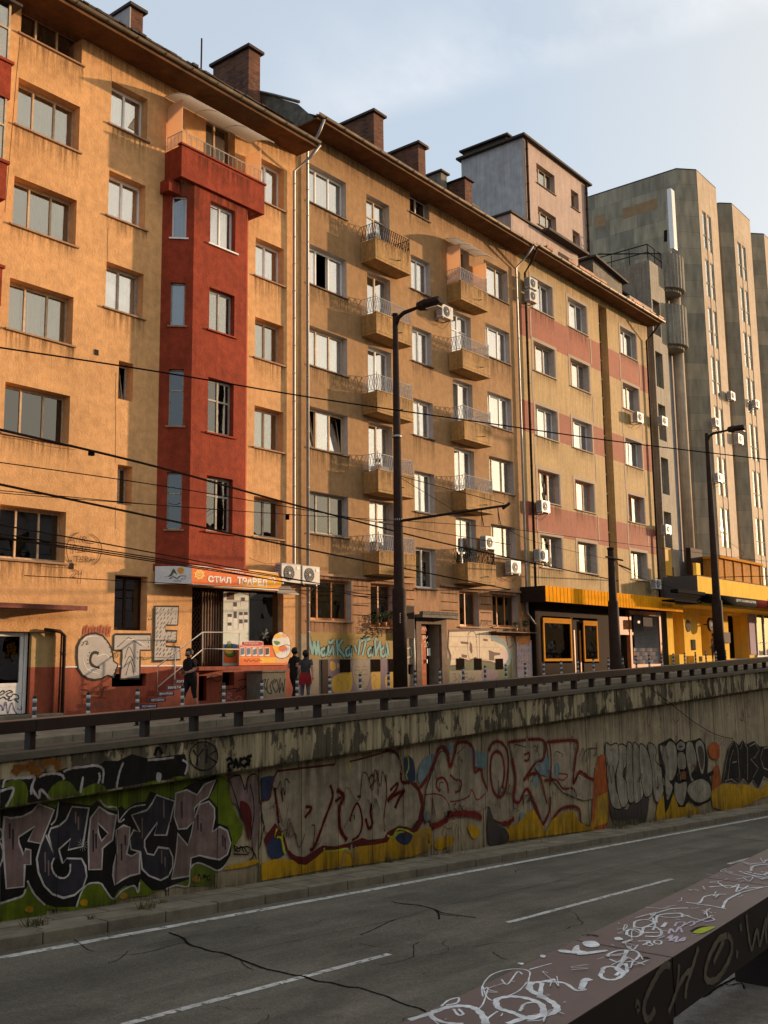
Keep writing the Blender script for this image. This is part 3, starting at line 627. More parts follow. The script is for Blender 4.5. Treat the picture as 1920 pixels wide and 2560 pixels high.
def balcony(par, x0, x1, y, p, zt, rail='iron_white', hb=0.82, hr=0.62, m='balcony_ochre', col=0):
    """solid parapet box topped by a wire-work railing"""
    b = MB(); t = 0.1; yf = y - p; zb_ = zt - hb
    b.box(x0, x1, yf, yf + t, zb_ + .1, zt); b.box(x0, x0 + t, yf + t, y - .002, zb_ + .1, zt); b.box(x1 - t, x1, yf + t, y - .002, zb_ + .1, zt)
    b.box(x0 + .003, x1 - .003, yf + .003, y - .002, zb_, zb_ + .099)
    b.box(x0 - .02, x1 + .02, yf - .02, yf + t, zt + .001, zt + .035)
    q = b.build('balcony', m, par, bevel=.012)
    railing(q, x0 + .04, x1 - .04, yf + .05, y - .01, zt + .03, hr, rail)
    s = MB(); s.tube([(x0 + 1.35, yf + .02, zb_ + .33), (x0 + 1.35, yf - .18, zb_ + .30)], .018, 6); s.build('drain_spout', 'iron_dark', q)
    return q
def hood(par, x0, x1, y, p, z, rise=.45, m='polycarb', name='awning'):
    """curved translucent plastic roof on thin ribs"""
    b = MB(); n = 8; pr = [(y - p * k / n, z + rise * (1 - (k / n) ** 2.2)) for k in range(n + 1)]
    for a, c in zip(pr, pr[1:]): b.quad((x0, a[0], a[1]), (x1, a[0], a[1]), (x1, c[0], c[1]), (x0, c[0], c[1]))
    q = b.build(name, m, par)
    b = MB(); k = 0; nr = 4
    for i in range(nr):
        xx = x0 + (x1 - x0) * i / (nr - 1); b.tube([(xx, a[0], a[1] - .02) for a in pr], .014, 4)
    b.bar((x0, y - p, z - .01), (x1, y - p, z - .01), .018)
    b.build('awning_rib', 'iron_white', q)
    return q

# ================================================================ BUILDING A (orange, with red bay)
XB, XC, XEC = 25.42, 40.75, 55.45
A = thing('apartment_building', 'orange stucco block with a projecting red bay, above the travel agency', 'building', (18, 24, -1.3))
hA = []
A0 = [(17.47, 18.38), (14.75, 16.13), (11.88, 13.25), (8.95, 10.35), (6.12, 7.48), (2.82, 4.21)]
for z0, z1_ in A0: hA.append((14.22, 16.2, z0, z1_, .36))
A1 = [(16.09, 17.46), (13.2, 14.6), (10.38, 11.76)]
for z0, z1_ in A1: hA.append((17.27, 18.62, z0, z1_, .36))
hA += [(17.8, 18.32, 7.73, 8.88, .36), (17.86, 18.38, 4.63, 5.79, .36), (17.87, 19.02, 1.03, 2.6, .36)]
A3 = [(15.95, 17.49), (13.16, 14.51), (10.28, 11.68), (7.2, 8.6), (4.2, 5.53)]
for z0, z1_ in A3: hA.append((23.3, 24.68, z0, z1_, .34))
hA.append((21.0, 22.3, 16.02, 18.05, .3))                     # balcony door above the bay
hA.append((12.2, 16.0, -1.18, .94, .30))                       # shop door
SX0, SX1 = 20.72, 24.70                                        # travel agency opening
hA.append((SX0, SX1, -.02, 2.42, .9))
hA.append((17.85, 19.05, -.55, -.19, .2)); hA.append((22.0, 22.5, -.62, -.2, .25)); hA.append((21.0, 21.35, -1.05, -.3, .15))
b = MB()
# one wall sheet: stucco above z=0 (the white painted line), red plinth below
def split_wall(b, x0, x1, z0, zs, z1_, y, holes):
    xs = sorted({x0, x1, *[h[0] for h in holes], *[h[1] for h in holes]}); zz = sorted({z0, zs, z1_, *[h[2] for h in holes], *[h[3] for h in holes]})
    for i in range(len(xs) - 1):
        for j in range(len(zz) - 1):
            cx, cz = (xs[i] + xs[i + 1]) / 2, (zz[j] + zz[j + 1]) / 2
            if any(h[0] < cx < h[1] and h[2] < cz < h[3] for h in holes): continue
            b.quad((xs[i], y, zz[j]), (xs[i + 1], y, zz[j]), (xs[i + 1], y, zz[j + 1]), (xs[i], y, zz[j + 1]), mi=0 if cz > zs else 1)
    for a, c, e, f, dp in holes:
        for (p, q) in ((e, min(f, zs)), (max(e, zs), f)):
            if q <= p: continue
            mi = 0 if (p + q) / 2 > zs else 1
            b.quad((a, y, p), (a, y + dp, p), (a, y + dp, q), (a, y, q), mi=mi); b.quad((c, y, p), (c, y, q), (c, y + dp, q), (c, y + dp, p), mi=mi)
        b.quad((a, y, e), (c, y, e), (c, y + dp, e), (a, y + dp, e), mi=0 if e > zs else 1); b.quad((a, y, f), (a, y + dp, f), (c, y + dp, f), (c, y, f), mi=0)
split_wall(b, 8.0, XB, -4.0, 0.02, 18.30, D, hA)
b.quad((XB, D, -4), (XB, 36, -4), (XB, 36, 18.3), (XB, D, 18.3)); b.quad((8, D, -4), (8, D, 18.3), (8, 36, 18.3), (8, 36, -4)); b.quad((8, 36, -4), (8, 36, 18.3), (XB, 36, 18.3), (XB, 36, -4))
b.build('wall', ['stucco_orange', 'plinth_red'], A)
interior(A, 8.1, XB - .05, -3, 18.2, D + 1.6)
b = MB(); b.box(16.32, 20.6, D - .012, D - .001, .0, .035); b.build('painted_line', 'white_paint', A)
cv = [([(0, .28), (.33, 1)], 'curtain_white', 'glass_mid'), (None, 'curtain_white', 'glass_mid'), ([(.35, 1)], 'curtain_dim', 'glass_mid'), ([(.0, .3), (.72, 1)], 'curtain_white', 'glass_mid'), (None, 'curtain_dim', 'glass_dark'), (None, 'curtain_dim', 'glass_dark')]
cvs = ['curtain_dim', 'curtain_blue', 'curtain_dim', 'curtain_dim', 'curtain_dim', 'curtain_dim']
for i, (z0, z1_) in enumerate(A0):
    window(A, 14.22, 16.2, z0, z1_, D, .36, [1, 1.15, 1.0], 'frame_wood', 'glass_mid' if i < 4 else 'glass_dark', ['curtain_grey', 'curtain_grey', 'curtain_grey', 'curtain_cream', 'curtain_dim', 'curtain_dim'][i], cover=[[(0, .3), (.36, .68)], [(.30, .98)], [(.32, 1)], [(0, .27), (.40, .62), (.72, 1)], [(0, .34), (.5, 1)], [(.1, .5)]][i], fw=.045)
window(A, 17.27, 18.62, *A1[0], D, .36, [1, 1], 'frame_white', 'glass_upper', 'curtain_white', cover=[(0, .75)])
window(A, 17.27, 18.62, *A1[1], D, .36, [1, 1], 'frame_white', 'glass_upper', 'curtain_white')
window(A, 17.27, 18.62, *A1[2], D, .36, [1, 1.1], 'frame_old', 'glass_upper', 'curtain_white', cover=[(.1, .95)])
window(A, 17.8, 18.32, 7.73, 8.88, D, .36, [1], 'frame_old', 'glass_dark', None, sill=None, openp=[0])
window(A, 17.86, 18.38, 4.63, 5.79, D, .36, [1, 1], 'frame_old', 'glass_dark', None, sill=None)
window(A, 17.87, 19.02, 1.03, 2.6, D, .36, [1, 1], 'pole_brown', 'glass_dark', 'curtain_dim', sill=None)
for i, (z0, z1_) in enumerate(A3):
    window(A, 23.3, 24.68, z0, z1_, D, .34, [1, 1], ['frame_white', 'frame_white', 'frame_wood', 'frame_wood', 'frame_old'][i], ['glass_upper', 'glass_upper', 'glass_mid', 'glass_mid', 'glass_dark'][i], ['curtain_white', 'curtain_white', 'curtain_white', 'curtain_dim', None][i], cover=[(0, .85)])
window(A, 21.0, 22.3, 16.02, 18.05, D, .3, [1, 1.3], 'frame_wood', 'glass_mid', 'curtain_dim', sill=None, name='balcony_door')
# small vents
b = MB(); 
for x, z in ((16.95, 8.85), (16.35, 2.66)): b.box(x, x + .13, D - .02, D + .01, z, z + .16)
b.build('vent', 'iron_dark', A)
mat('canopy_rust', (.16, .05, .035), var=.4, scale=6)
# the bay
bx = [(19.28, 24.0), (19.98, 23.32), (22.25, 23.32), (22.95, 24.0)]
zb0, zb1 = 3.0, 14.95
b = MB(); fr = [(10.75, 12.2), (13.65, 15.13), (7.36, 9.14), (4.2, 5.95)]
FZ = [(13.66, 14.72), (10.76, 12.14), (7.38, 9.1), (4.22, 5.93)]   # front windows in F coordinates
def fy(v, y=23.32): return v * y / 24.0
FZ = [(fy(13.63), fy(15.1)), (fy(10.72), fy(12.13)), (fy(7.34), fy(9.13)), (fy(4.18), fy(5.94))]
wx0, wx1 = 20.65, 21.72
wall_holes(b, 19.98, 22.25, zb0, zb1, 23.32, [(wx0, wx1, a, c, .24) for a, c in FZ])
# left slanting side with narrow windows
sx = (19.28, 24.0); ex = (19.98, 23.32); SL = math.hypot(.7, .68); ud = ((ex[0] - sx[0]) / SL, (ex[1] - sx[1]) / SL); nd = (ud[1], -ud[0])
def sp(u, dpt, z): return (sx[0] + ud[0] * u + nd[0] * dpt, sx[1] + ud[1] * u + nd[1] * dpt, z)
SZ = [(fy(13.38, 23.62), fy(14.78, 23.62)), (fy(10.5, 23.62), fy(11.9, 23.62)), (fy(7.3, 23.62), fy(9.1, 23.62)), (fy(4.1, 23.62), fy(5.85, 23.62))]
su0, su1 = .30, .74
xs = [0, su0, su1, SL]; zs = sorted({zb0, zb1, *[v for q in SZ for v in q]})
for i in range(3):
    for j in range(len(zs) - 1):
        if i == 1 and any(a < (zs[j] + zs[j + 1]) / 2 < c for a, c in SZ): continue
        b.quad(sp(xs[i], 0, zs[j]), sp(xs[i + 1], 0, zs[j]), sp(xs[i + 1], 0, zs[j + 1]), sp(xs[i], 0, zs[j + 1]))
for a, c in SZ:
    dq = -.14
    b.quad(sp(su0, 0, a), sp(su0, dq, a), sp(su0, dq, c), sp(su0, 0, c)); b.quad(sp(su1, 0, a), sp(su1, dq, a), sp(su1, dq, c), sp(su1, 0, c))
    b.quad(sp(su0, 0, a), sp(su1, 0, a), sp(su1, dq, a), sp(su0, dq, a)); b.quad(sp(su0, 0, c), sp(su1, 0, c), sp(su1, dq, c), sp(su0, dq, c))
b.quad((22.25, 23.32, zb0), (22.95, 24, zb0), (22.95, 24, zb1), (22.25, 23.32, zb1))
b.plan([(19.2, 24), (19.95, 23.27), (22.28, 23.27), (23.02, 24)], zb0 - .2, zb0 - .001)
bay = b.build('bay', 'stucco_red', A)
for i, (a, c) in enumerate(FZ):
    f = window(bay, wx0, wx1, a, c, 23.32, .24, [1, 1], ['frame_white', 'frame_old', 'frame_old', 'frame_old'][i], ['glass_upper', 'glass_mid', 'glass_dark', 'glass_dark'][i], ['curtain_white', 'curtain_white', 'curtain_dim', None][i], sill=None, transom=[0, 0, .62, .66][i])
    q = MB(); q.box(wx0 - .1, wx1 + .1, 23.25, 23.318, a - .06, a - .012); q.build('bay_sill', 'stucco_red' if i else 'frame_white', bay)
for i, (a, c) in enumerate(SZ):
    q = MB(); t = .045; dq = -.10
    def fr4(u0, u1, w0, w1, d0=dq, th=.03):
        v = [sp(u0, d0, w0), sp(u1, d0, w0), sp(u1, d0, w1), sp(u0, d0, w1)]; q.quad(*v)
    fr4(su0, su1, a, a + t); fr4(su0, su1, c - t, c); fr4(su0, su0 + t, a, c); fr4(su1 - t, su1, a, c)
    if i > 1: fr4(su0, su1, a + (c - a) * .62, a + (c - a) * .62 + t)
    f = q.build('window', 'frame_white' if i == 0 else 'frame_old', bay)
    q = MB(); q.quad(sp(su0, -.12, a), sp(su1, -.12, a), sp(su1, -.12, c), sp(su0, -.12, c)); q.build('bay_pane', ['glass_mid', 'glass_mid', 'glass_dark', 'glass_dark'][i], bay)
    q = MB(); q.quad(sp(su0, -.2, a), sp(su1, -.2, a), sp(su1, -.2, c), sp(su0, -.2, c)); q.build('bay_curtain', 'curtain_blue' if i < 2 else 'interior', bay)
    q = MB(); q.quad(sp(su0 - .08, .05, a - .05), sp(su1 + .08, .05, a - .05), sp(su1 + .08, .05, a), sp(su0 - .08, .05, a)); q.quad(sp(su0 - .08, .05, a), sp(su1 + .08, .05, a), sp(su1 + .08, 0, a), sp(su0 - .08, 0, a)); q.build('bay_sill', 'frame_white' if i == 0 else 'sill', bay)
# balcony on top of the bay
b = MB(); X0, X1, YF, T = 19.33, 22.93, 23.2, .12
b.box(X0, X1, YF, YF + T, 14.95, 15.98); b.box(X0, X0 + T, YF + T, D - .002, 14.95, 15.98); b.box(X1 - T, X1, YF + T, D - .002, 14.95, 15.98); b.box(X0 + T, X1 - T, YF + T, D - .002, 14.98, 15.2)
b.box(X0 - .05, X1 + .05, YF - .05, YF + T + .02, 15.982, 16.05); b.box(19.16, 19.62, D - .42, D - .002, 14.55, 14.948)
bb = b.build('balcony_parapet', 'stucco_red', A, bevel=.012)
b = MB(); r = .014; zt = 16.05; h = .42
def post_run(p, q, n):
    p, q = Vector(p), Vector(q)
    b.bar(p + Vector((0, 0, h)), q + Vector((0, 0, h)), .018)
    for i in range(n + 1):
        a = p + (q - p) * i / n; b.bar(a, a + Vector((0, 0, h)), r)
post_run((X0 + .05, YF + .05, zt), (X1 - .05, YF + .05, zt), 18); post_run((X0 + .05, D - .05, zt), (X0 + .05, YF + .05, zt), 4)
b.build('railing', 'iron_white', bb)
b = MB(); b.box(X0 + .06, X0 + .09, YF + .08, D - .02, 16.08, 17.55); b.box(X1 - .12, X1 - .09, YF + .08, D - .02, 16.08, 17.25); b.build('wind_screen', 'panel_pink', bb)
hood(bb, 19.25, 23.0, D - .02, 1.15, 17.45, .38)
# shadow-casting eave, gutter, roof and attic
b = MB(); b.box(7.5, XB - .05, 23.02, D + .5, 18.30, 18.36); b.box(7.5, XB - .05, 22.99, 23.02, 18.28, 18.48); b.build('eave', 'soffit', A)
gutter_run(A, 7.5, XB - .02, 22.93, 18.47)
b = MB(); b.box(8, XB - .3, 24.6, 24.7, 18.37, 19.55); b.box(8, XB - .3, 24.3, 24.6, 19.4, 19.5); b.build('attic_wall', 'soffit', A)
rf = roof(A, 8, XB - .1, 24.15, 19.52, 30, 21.2)
b = MB(); rr = random.Random(2); x = 8.0
while x < XB - .3:
    w = rr.uniform(.18, .3); b.box(x, x + w - .01, 24.1 - rr.uniform(0, .08), 24.5, 19.53, 19.57 + rr.uniform(0, .05)); x += w
b.build('ragged_tiles', 'roof_dark', rf)
chimney(A, 24.34, 24.93, 25.5, 27.45, 19.0, 22.68); c = chimney(A, 18.98, 19.47, 25.45, 26.7, 19.0, 21.45)
b = MB(); b.box(18.93, 18.975, 25.44, 26.72, 19.0, 21.44); b.build('render_coat', 'stucco_grey', A)
chimney(A, 14.9, 15.5, 25.5, 26.9, 19.0, 21.6)
b = MB(); b.tube([(22.05, 25.5, 19.5), (22.06, 25.5, 21.9)], .03, 6); b.build('vent_pipe', 'pipe_dark', A)

# downpipes
pipe(A, [(25.42, 22.93, 18.4), (25.3, 23.3, 18.0), (25.06, 23.86, 17.55), (25.06, 23.86, 3.15), (25.3, 23.86, 2.8)], .055)
# ---- ground floor of A: canopy, shop doors, rustic pipes
b = MB(); b.box(11.0, 16.4, 23.3, 23.98, 1.52, 1.58); b.box(10.95, 16.45, 23.25, 23.3, 1.50, 1.62); b.build('door_canopy', 'canopy_rust', A)
b = MB(); x_ = 12.6
for z_, w_ in ((14.74, 15.72), (11.96, 12.93), (9.1, 10.1)): b = MB(); b.box(10.0, 13.42, 23.02, D - .002, z_, w_); b.box(9.9, 13.47, 22.97, D - .002, w_ + .002, w_ + .08); lb = b.build('side_balcony', 'stucco_red', A)
b = MB()
for z_, w_ in ((15.8, 1.62), (13.0, 1.74)):
    for xx in (10.1, 11.2, 12.25, 13.3): b.box(xx, xx + .06, 23.05, 23.12, z_, z_ + w_)
    b.box(13.3, 13.36, 23.9, 23.98, z_, z_ + w_); b.box(10.1, 13.36, 23.052, 23.118, z_ + w_ * .55, z_ + w_ * .55 + .05); b.box(13.302, 13.358, 23.12, 23.9, z_ + w_ * .55, z_ + w_ * .55 + .05)
b.build('glazing_bar', 'frame_wood', lb)
b = MB()
for z_, w_ in ((15.8, 1.62), (13.0, 1.74)): b.box(10.1, 13.3, 23.08, 23.09, z_, z_ + w_); b.box(13.32, 13.33, 23.1, 23.95, z_, z_ + w_)
b.build('balcony_pane', 'glass_mid', lb)
b = MB(); b.box(9.8, 13.6, 22.9, D - .002, 17.42, 17.5); b.build('balcony_roof', 'roof_dark', lb)
b = MB()   # white metal shop doors
yy = D + .22
def frame_rect(b, x0, x1, z0, z1_, t, y0=yy, y1=yy + .06): b.box(x0, x1, y0, y1, z0, z0 + t); b.box(x0, x1, y0, y1, z1_ - t, z1_); b.box(x0, x0 + t, y0, y1, z0 + t, z1_ - t); b.box(x1 - t, x1, y0, y1, z0 + t, z1_ - t)
zg = -1.17
frame_rect(b, 14.06, 15.2, zg, .92, .1); b.box(14.16, 15.1, yy + .005, yy + .05, zg + .1, -.48); b.box(14.16, 15.1, yy, yy + .06, -.48, -.38)
frame_rect(b, 12.5, 14.05, zg, .92, .1); b.box(12.6, 13.95, yy + .005, yy + .05, zg + .1, -.48); b.box(12.6, 13.95, yy, yy + .06, -.48, -.38)
b.box(15.22, 15.32, yy, yy + .1, zg, .92)
dr = b.build('shop_door', 'white_paint', A, bevel=.008); dr['label'] = 'white glazed double door with black tags on its lower panels'
b = MB(); b.box(14.17, 15.09, yy + .03, yy + .036, -.38, .82); b.box(12.61, 13.94, yy + .03, yy + .036, -.38, .82); b.build('door_glass', 'glass_dark', dr)
b = MB(); b.box(14.02, 14.1, yy - .05, yy, -.12, .02); b.box(14.0, 14.08, yy - .05, yy, .25, .38); b.build('door_handle', 'iron_dark', dr)
b = MB(); b.box(12.2, 15.35, yy + .001, yy + .3, .925, .945); b.box(15.35, 16.0, D + .1, D + .2, .02, .94); b.build('door_side', 'stucco_yellow', A); b = MB(); b.box(15.35, 16.0, D + .1, D + .2, -1.2, .018); b.build('door_side', 'plinth_red', A)
b = MB(); b.box(12.0, 16.1, D - .35, D + .28, gz(14) - .3, -1.18); b.build('door_step', 'kerb_stone', A, bevel=.02)
pipe(A, [(15.6, 23.9, 1.0), (16.05, 23.88, .96), (16.2, 23.88, .85), (16.2, 23.88, -1.25)], .05, 'pipe_dark', 'black_pipe')
pipe(A, [(16.12, 23.9, .9), (16.1, 23.9, -1.25)], .025, 'pipe_dark', 'black_pipe')
stains(A, STAIN + [(19.3, 22.9, 14.94, 1.4, 23.318), (20.0, 22.25, 15.9, .9, 23.198), (8.5, 25.3, 18.28, .9, 24.0)]); STAIN.clear()
# graffiti on A
g = wallD(D, 'graffiti', A, .014)
for n_, c_ in (('silver_paint', (.42, .39, .36)), ('ink_black', (.012, .010, .010)), ('ink_brown', (.10, .030, .018)), ('ink_red', (.42, .07, .035)), ('ink_green', (.09, .12, .04)), ('ink_purple', (.10, .05, .2)), ('ink_grey', (.12, .09, .08)), ('ink_white', (.78, .76, .72))): flat(n_, c_)
mat('silver_paint', (.42, .39, .36), var=.2, scale=10)
for x in range(860, 1160, 30): g.stroke(za, [(x, 800), (x + 8, 745 - (x % 50) * .9), (x + 18, 690 - (x % 70) * .4)], 'ink_red', .05, taper=True)
g.shape(za, [(800, 900), (830, 830), (880, 785), (930, 765), (990, 760), (1060, 785), (1110, 840), (1145, 900), (1165, 970), (1175, 1050), (1220, 1080), (1205, 1130), (1175, 1215), (1115, 1195), (1050, 1230), (980, 1245), (910, 1230), (850, 1190), (805, 1120), (795, 1000)], 'silver_paint', 'ink_black', .055)
g.stroke(za, [(1020, 970), (985, 958), (955, 970), (938, 1000), (932, 1040), (940, 1075), (965, 1100), (1000, 1118), (1030, 1115)], 'ink_black', .085)
g.stroke(za, [(830, 870), (850, 850), (865, 862), (840, 890)], 'ink_black', .025); g.stroke(za, [(872, 850), (890, 840), (905, 850), (888, 875), (915, 868)], 'ink_black', .025)
g.shape(za, [(1178, 785), (1200, 770), (1560, 770), (1562, 935), (1450, 935), (1448, 1060), (1445, 1232), (1245, 1232), (1262, 1000), (1262, 938), (1175, 935)], 'silver_paint', 'ink_black', .06)
g.stroke(za, [(1210, 905), (1330, 800), (1465, 890)], 'ink_black', .022, smooth=False); g.stroke(za, [(1290, 1020), (1335, 900), (1390, 1015)], 'ink_black', .022); g.stroke(za, [(1285, 1110), (1345, 995), (1395, 1105)], 'ink_black', .022); g.stroke(za, [(1300, 1195), (1350, 1055), (1385, 1190)], 'ink_black', .022)
for (x, y) in ((1530, 815), (1535, 855), (1535, 900), (1425, 955), (1425, 1025), (1080, 820), (1105, 855), (1130, 905), (1145, 955), (1148, 1000), (925, 960), (910, 995), (905, 1035), (908, 1075), (1190, 1140), (1180, 1175)): g.poly(za, [(x - 5, y - 5), (x + 5, y - 5), (x + 5, y + 5), (x - 5, y + 5)], 'ink_black')
for i, (pts) in enumerate(([(830, 870), (900, 800), (1010, 790)], [(1000, 1000), (1100, 980), (1140, 1080)], [(850, 1000), (900, 1130), (1030, 1180)], [(1290, 830), (1400, 830), (1520, 900)], [(880, 1160), (960, 1120), (1060, 1150)])): g.stroke(za, pts, 'ink_white', .018, taper=True)
E_ = [(30, 480), (272, 482), (262, 675), (140, 675), (135, 733), (255, 735), (248, 850), (140, 850), (140, 895), (282, 905), (290, 1032), (15, 1045), (22, 760)]
g.shape(zb, E_, 'silver_paint', 'ink_black', .055)
g.stroke(zb, [(22, 500), (12, 1060), (110, 1048)], 'ink_black', .07, smooth=False)
rr = random.Random(4)
for j in range(11):
    for i in range(6):
        x = 50 + i * 36 + rr.uniform(-8, 8); y = 515 + j * 46 + rr.uniform(-8, 8)
        if x > 125 and (680 < y < 740 or 855 < y < 900): continue
        if x > 225: continue
        g.stroke(zb, [(x + 10, y - 14), (x + 2, y), (x - 8, y + 14)], 'ink_black', .02)
for y in (560, 600, 640, 765, 800, 830, 960, 1000): g.poly(zb, [(236, y), (243, y), (243, y + 8), (236, y + 8)], 'ink_black')
for x, y in ((1550, 580), (1535, 615), (1560, 615)): g.poly(za, [(x - 6, y - 6), (x + 6, y - 6), (x + 6, y + 6), (x - 6, y + 6)], 'ink_black')
g.stroke(za, [(1460, 1000), (1490, 1030), (1540, 1025), (1565, 1000)], 'ink_green', .02); g.stroke(za, [(1195, 1020), (1220, 975), (1210, 1010)], 'ink_green', .02)
# SEK tag and underline
g.stroke(za, [(920, 1285), (870, 1290), (835, 1330), (880, 1345), (935, 1355), (950, 1385), (900, 1405), (850, 1395), (835, 1350)], 'ink_brown', .022)
g.stroke(za, [(960, 1340), (1010, 1310), (1025, 1340), (990, 1370), (965, 1350), (1000, 1390), (1060, 1330), (1050, 1400)], 'ink_brown', .022)
g.stroke(za, [(1055, 1410), (1075, 1310), (1060, 1350), (1130, 1300), (1100, 1335), (1080, 1360)], 'ink_brown', .022); g.stroke(za, [(850, 1428), (950, 1415), (1095, 1428)], 'ink_brown', .015)
g.stroke(za, [(860, 1490), (880, 1465), (905, 1480), (880, 1510), (930, 1500), (960, 1530), (990, 1470), (1000, 1530), (1040, 1470), (1050, 1530), (1080, 1490), (1070, 1530)], 'ink_grey', .015)
# round tag high on the wall and the number below it
g.stroke(z3, [(405, 65), (370, 85), (345, 130), (345, 180), (360, 215), (395, 235)], 'ink_brown', .022); g.stroke(z3, [(470, 72), (500, 95), (522, 130), (522, 170), (510, 205), (480, 235)], 'ink_brown', .022)
for pts in ([(358, 118), (372, 85), (386, 118)], [(362, 104), (384, 104)], [(392, 118), (395, 88), (410, 116), (414, 85)], [(424, 118), (426, 88), (446, 92), (430, 104), (452, 118), (485, 122)],
            [(375, 175), (378, 130), (395, 135), (385, 152), (376, 152)], [(402, 135), (402, 168), (418, 168)], [(428, 140), (420, 160), (436, 165), (440, 145), (428, 140)], [(446, 168), (448, 135), (460, 165), (462, 132)],
            [(385, 190), (408, 186)], [(396, 190), (392, 220)], [(432, 190), (414, 192), (410, 216), (428, 216)], [(412, 204), (426, 202)], [(438, 220), (440, 190), (455, 198), (440, 206), (456, 220)], [(460, 220), (470, 190), (478, 218)], [(463, 210), (476, 208)],
            [(372, 270), (385, 258), (398, 268), (380, 290), (372, 298), (395, 296)], [(402, 262), (405, 282), (415, 280), (420, 262)], [(420, 262), (412, 330)]):
    g.stroke(z3, pts, 'ink_brown', .018, smooth=len(pts) > 4)
for x, y in ((366, 212), (484, 205)): g.poly(z3, [(x - 4, y - 4), (x + 4, y - 4), (x + 4, y + 4), (x - 4, y + 4)], 'ink_brown')
g.stroke(za, [(1545, 740), (1555, 700), (1562, 672)], 'ink_red', .012)
g.done('silver CTE letters with black outlines and smaller tags around them')
g = wallD(D, 'plaster_crack', A, .003)
for zf, pts in ((z1, [(578, 255), (576, 330), (577, 420)]), (z1, [(560, 1180), (557, 1260), (556, 1350)]), (z2, [(602, 480), (598, 600), (600, 760), (597, 950)]), (z2, [(599, 1172), (597, 1230), (598, 1290)]), (z1, [(105, 190), (85, 400), (60, 700), (25, 1100)]), (z2, [(0, 812), (120, 830), (250, 862), (390, 880)]), (z2, [(180, 1475), (260, 1488), (365, 1492)]), (z2, [(1290, 1440), (1380, 1470), (1470, 1462)]), (z1, [(940, 640), (990, 720)])): g.stroke(zf, pts, 'ink_brown', .012)
g.done()
# tags on the door panels
g = Decal(lambda a, b_: FP(a, b_, yy), lambda u, v, l: (u, yy - l, v), 'door_tag', dr, .004)
for pts in ([(330, 1500), (340, 1450), (360, 1410), (375, 1480)], [(335, 1470), (385, 1445)], [(365, 1400), (390, 1470), (380, 1500)], [(380, 1425), (410, 1440), (430, 1400)], [(425, 1480), (430, 1420), (455, 1415), (470, 1430), (435, 1450), (480, 1480)], [(530, 1440), (510, 1425), (480, 1440), (475, 1470), (495, 1490), (520, 1480), (528, 1450), (490, 1465)], [(395, 1530), (430, 1510), (460, 1512)]):
    g.stroke(za, pts, 'ink_black', .03)
for pts in ([(0, 1380), (30, 1355), (50, 1375), (20, 1395), (0, 1400)], [(60, 1370), (100, 1352), (130, 1370), (90, 1380), (70, 1400), (110, 1420), (140, 1390), (185, 1405), (190, 1440), (150, 1440), (190, 1480)], [(0, 1440), (40, 1420), (70, 1445), (100, 1430), (90, 1460), (130, 1450)]): g.stroke(za, pts, 'ink_black', .025)
g.stroke(za, [(0, 1500), (20, 1520), (30, 1560), (60, 1470), (80, 1590), (120, 1480), (150, 1560), (180, 1600)], 'ink_purple', .022)
g.stroke(za, [(180, 1530), (200, 1555), (225, 1540), (210, 1520)], 'ink_black', .015)
for k in range(14): g.stroke(za, [(560 + rr.uniform(-15, 15), 1330 + 19 * k), (575 + rr.uniform(-12, 12), 1345 + 19 * k), (565 + rr.uniform(-12, 12), 1350 + 19 * k)], 'ink_black', .018)
for k in range(9): g.stroke(za, [(500 + rr.uniform(-20, 30), 1335 + rr.uniform(0, 50)), (525 + rr.uniform(-12, 12), 1350 + rr.uniform(-10, 40))], 'ink_black', .015)
for k in range(9): g.stroke(za, [(270, 1240 + 24 * k), (282, 1250 + 24 * k)], 'ink_black', .015)
g.done()
# ---- travel agency inside its opening
sh = MB(); ry = D + .88
sh.quad((SX0, ry, 0), (SX1, ry, 0), (SX1, ry, 2.5), (SX0, ry, 2.5)); sh.box(SX1 - .03, SX1 - .005, D + .3, ry, 0, 2.41); sh.box(SX0 + .005, SX0 + .02, D + .3, ry, 0, 2.41); sh.box(SX0, SX1, D + .3, ry, 2.38, 2.41); shop = sh.build('shop_interior', 'interior', A)
def fz(x, y, yy_=D + .25): return FP(*zb(x, y), yy_)
YS = D + .25
def shopbox(x0, x1, z0, z1_, y0, y1, m, name, par=shop): 
    q = MB(); q.box(x0, x1, y0, y1, z0, z1_); return q.build(name, m, par)
xg0 = fz(745, 500)[0]; xg1 = fz(1015, 500)[0]; xg2 = fz(1365, 500)[0]
mat('poster_panel', (.50, .56, .52), var=.08, rough=.5); flat('sticker_orange', (.72, .16, .035)); flat('sticker_yellow', (.75, .45, .06)); flat('sticker_blue', (.12, .2, .42)); flat('paper_white', (.68, .68, .66)); flat('photo_dark', (.05, .05, .06)); flat('photo_blue', (.10, .17, .26)); flat('sticker_green', (.09, .22, .05)); flat('sticker_red', (.5, .05, .04)); flat('peach', (.72, .38, .2))
pp = shopbox(xg0, xg1, 0.0, 2.35, YS + .02, YS + .05, 'poster_panel', 'poster_window')
q = MB()
for k in range(9):   # roller-shutter columns left of the poster window
    x = fz(555, 500)[0] + k * .115; q.tube([(x, YS + .18, 0), (x, YS + .18, 2.38)], .05, 8)
q.build('curtain_column', 'sill_dark', shop)
q = MB(); xa, xb = SX0 + .05, fz(530, 500)[0]
n = 8
for i in range(-14, 15):
    pass
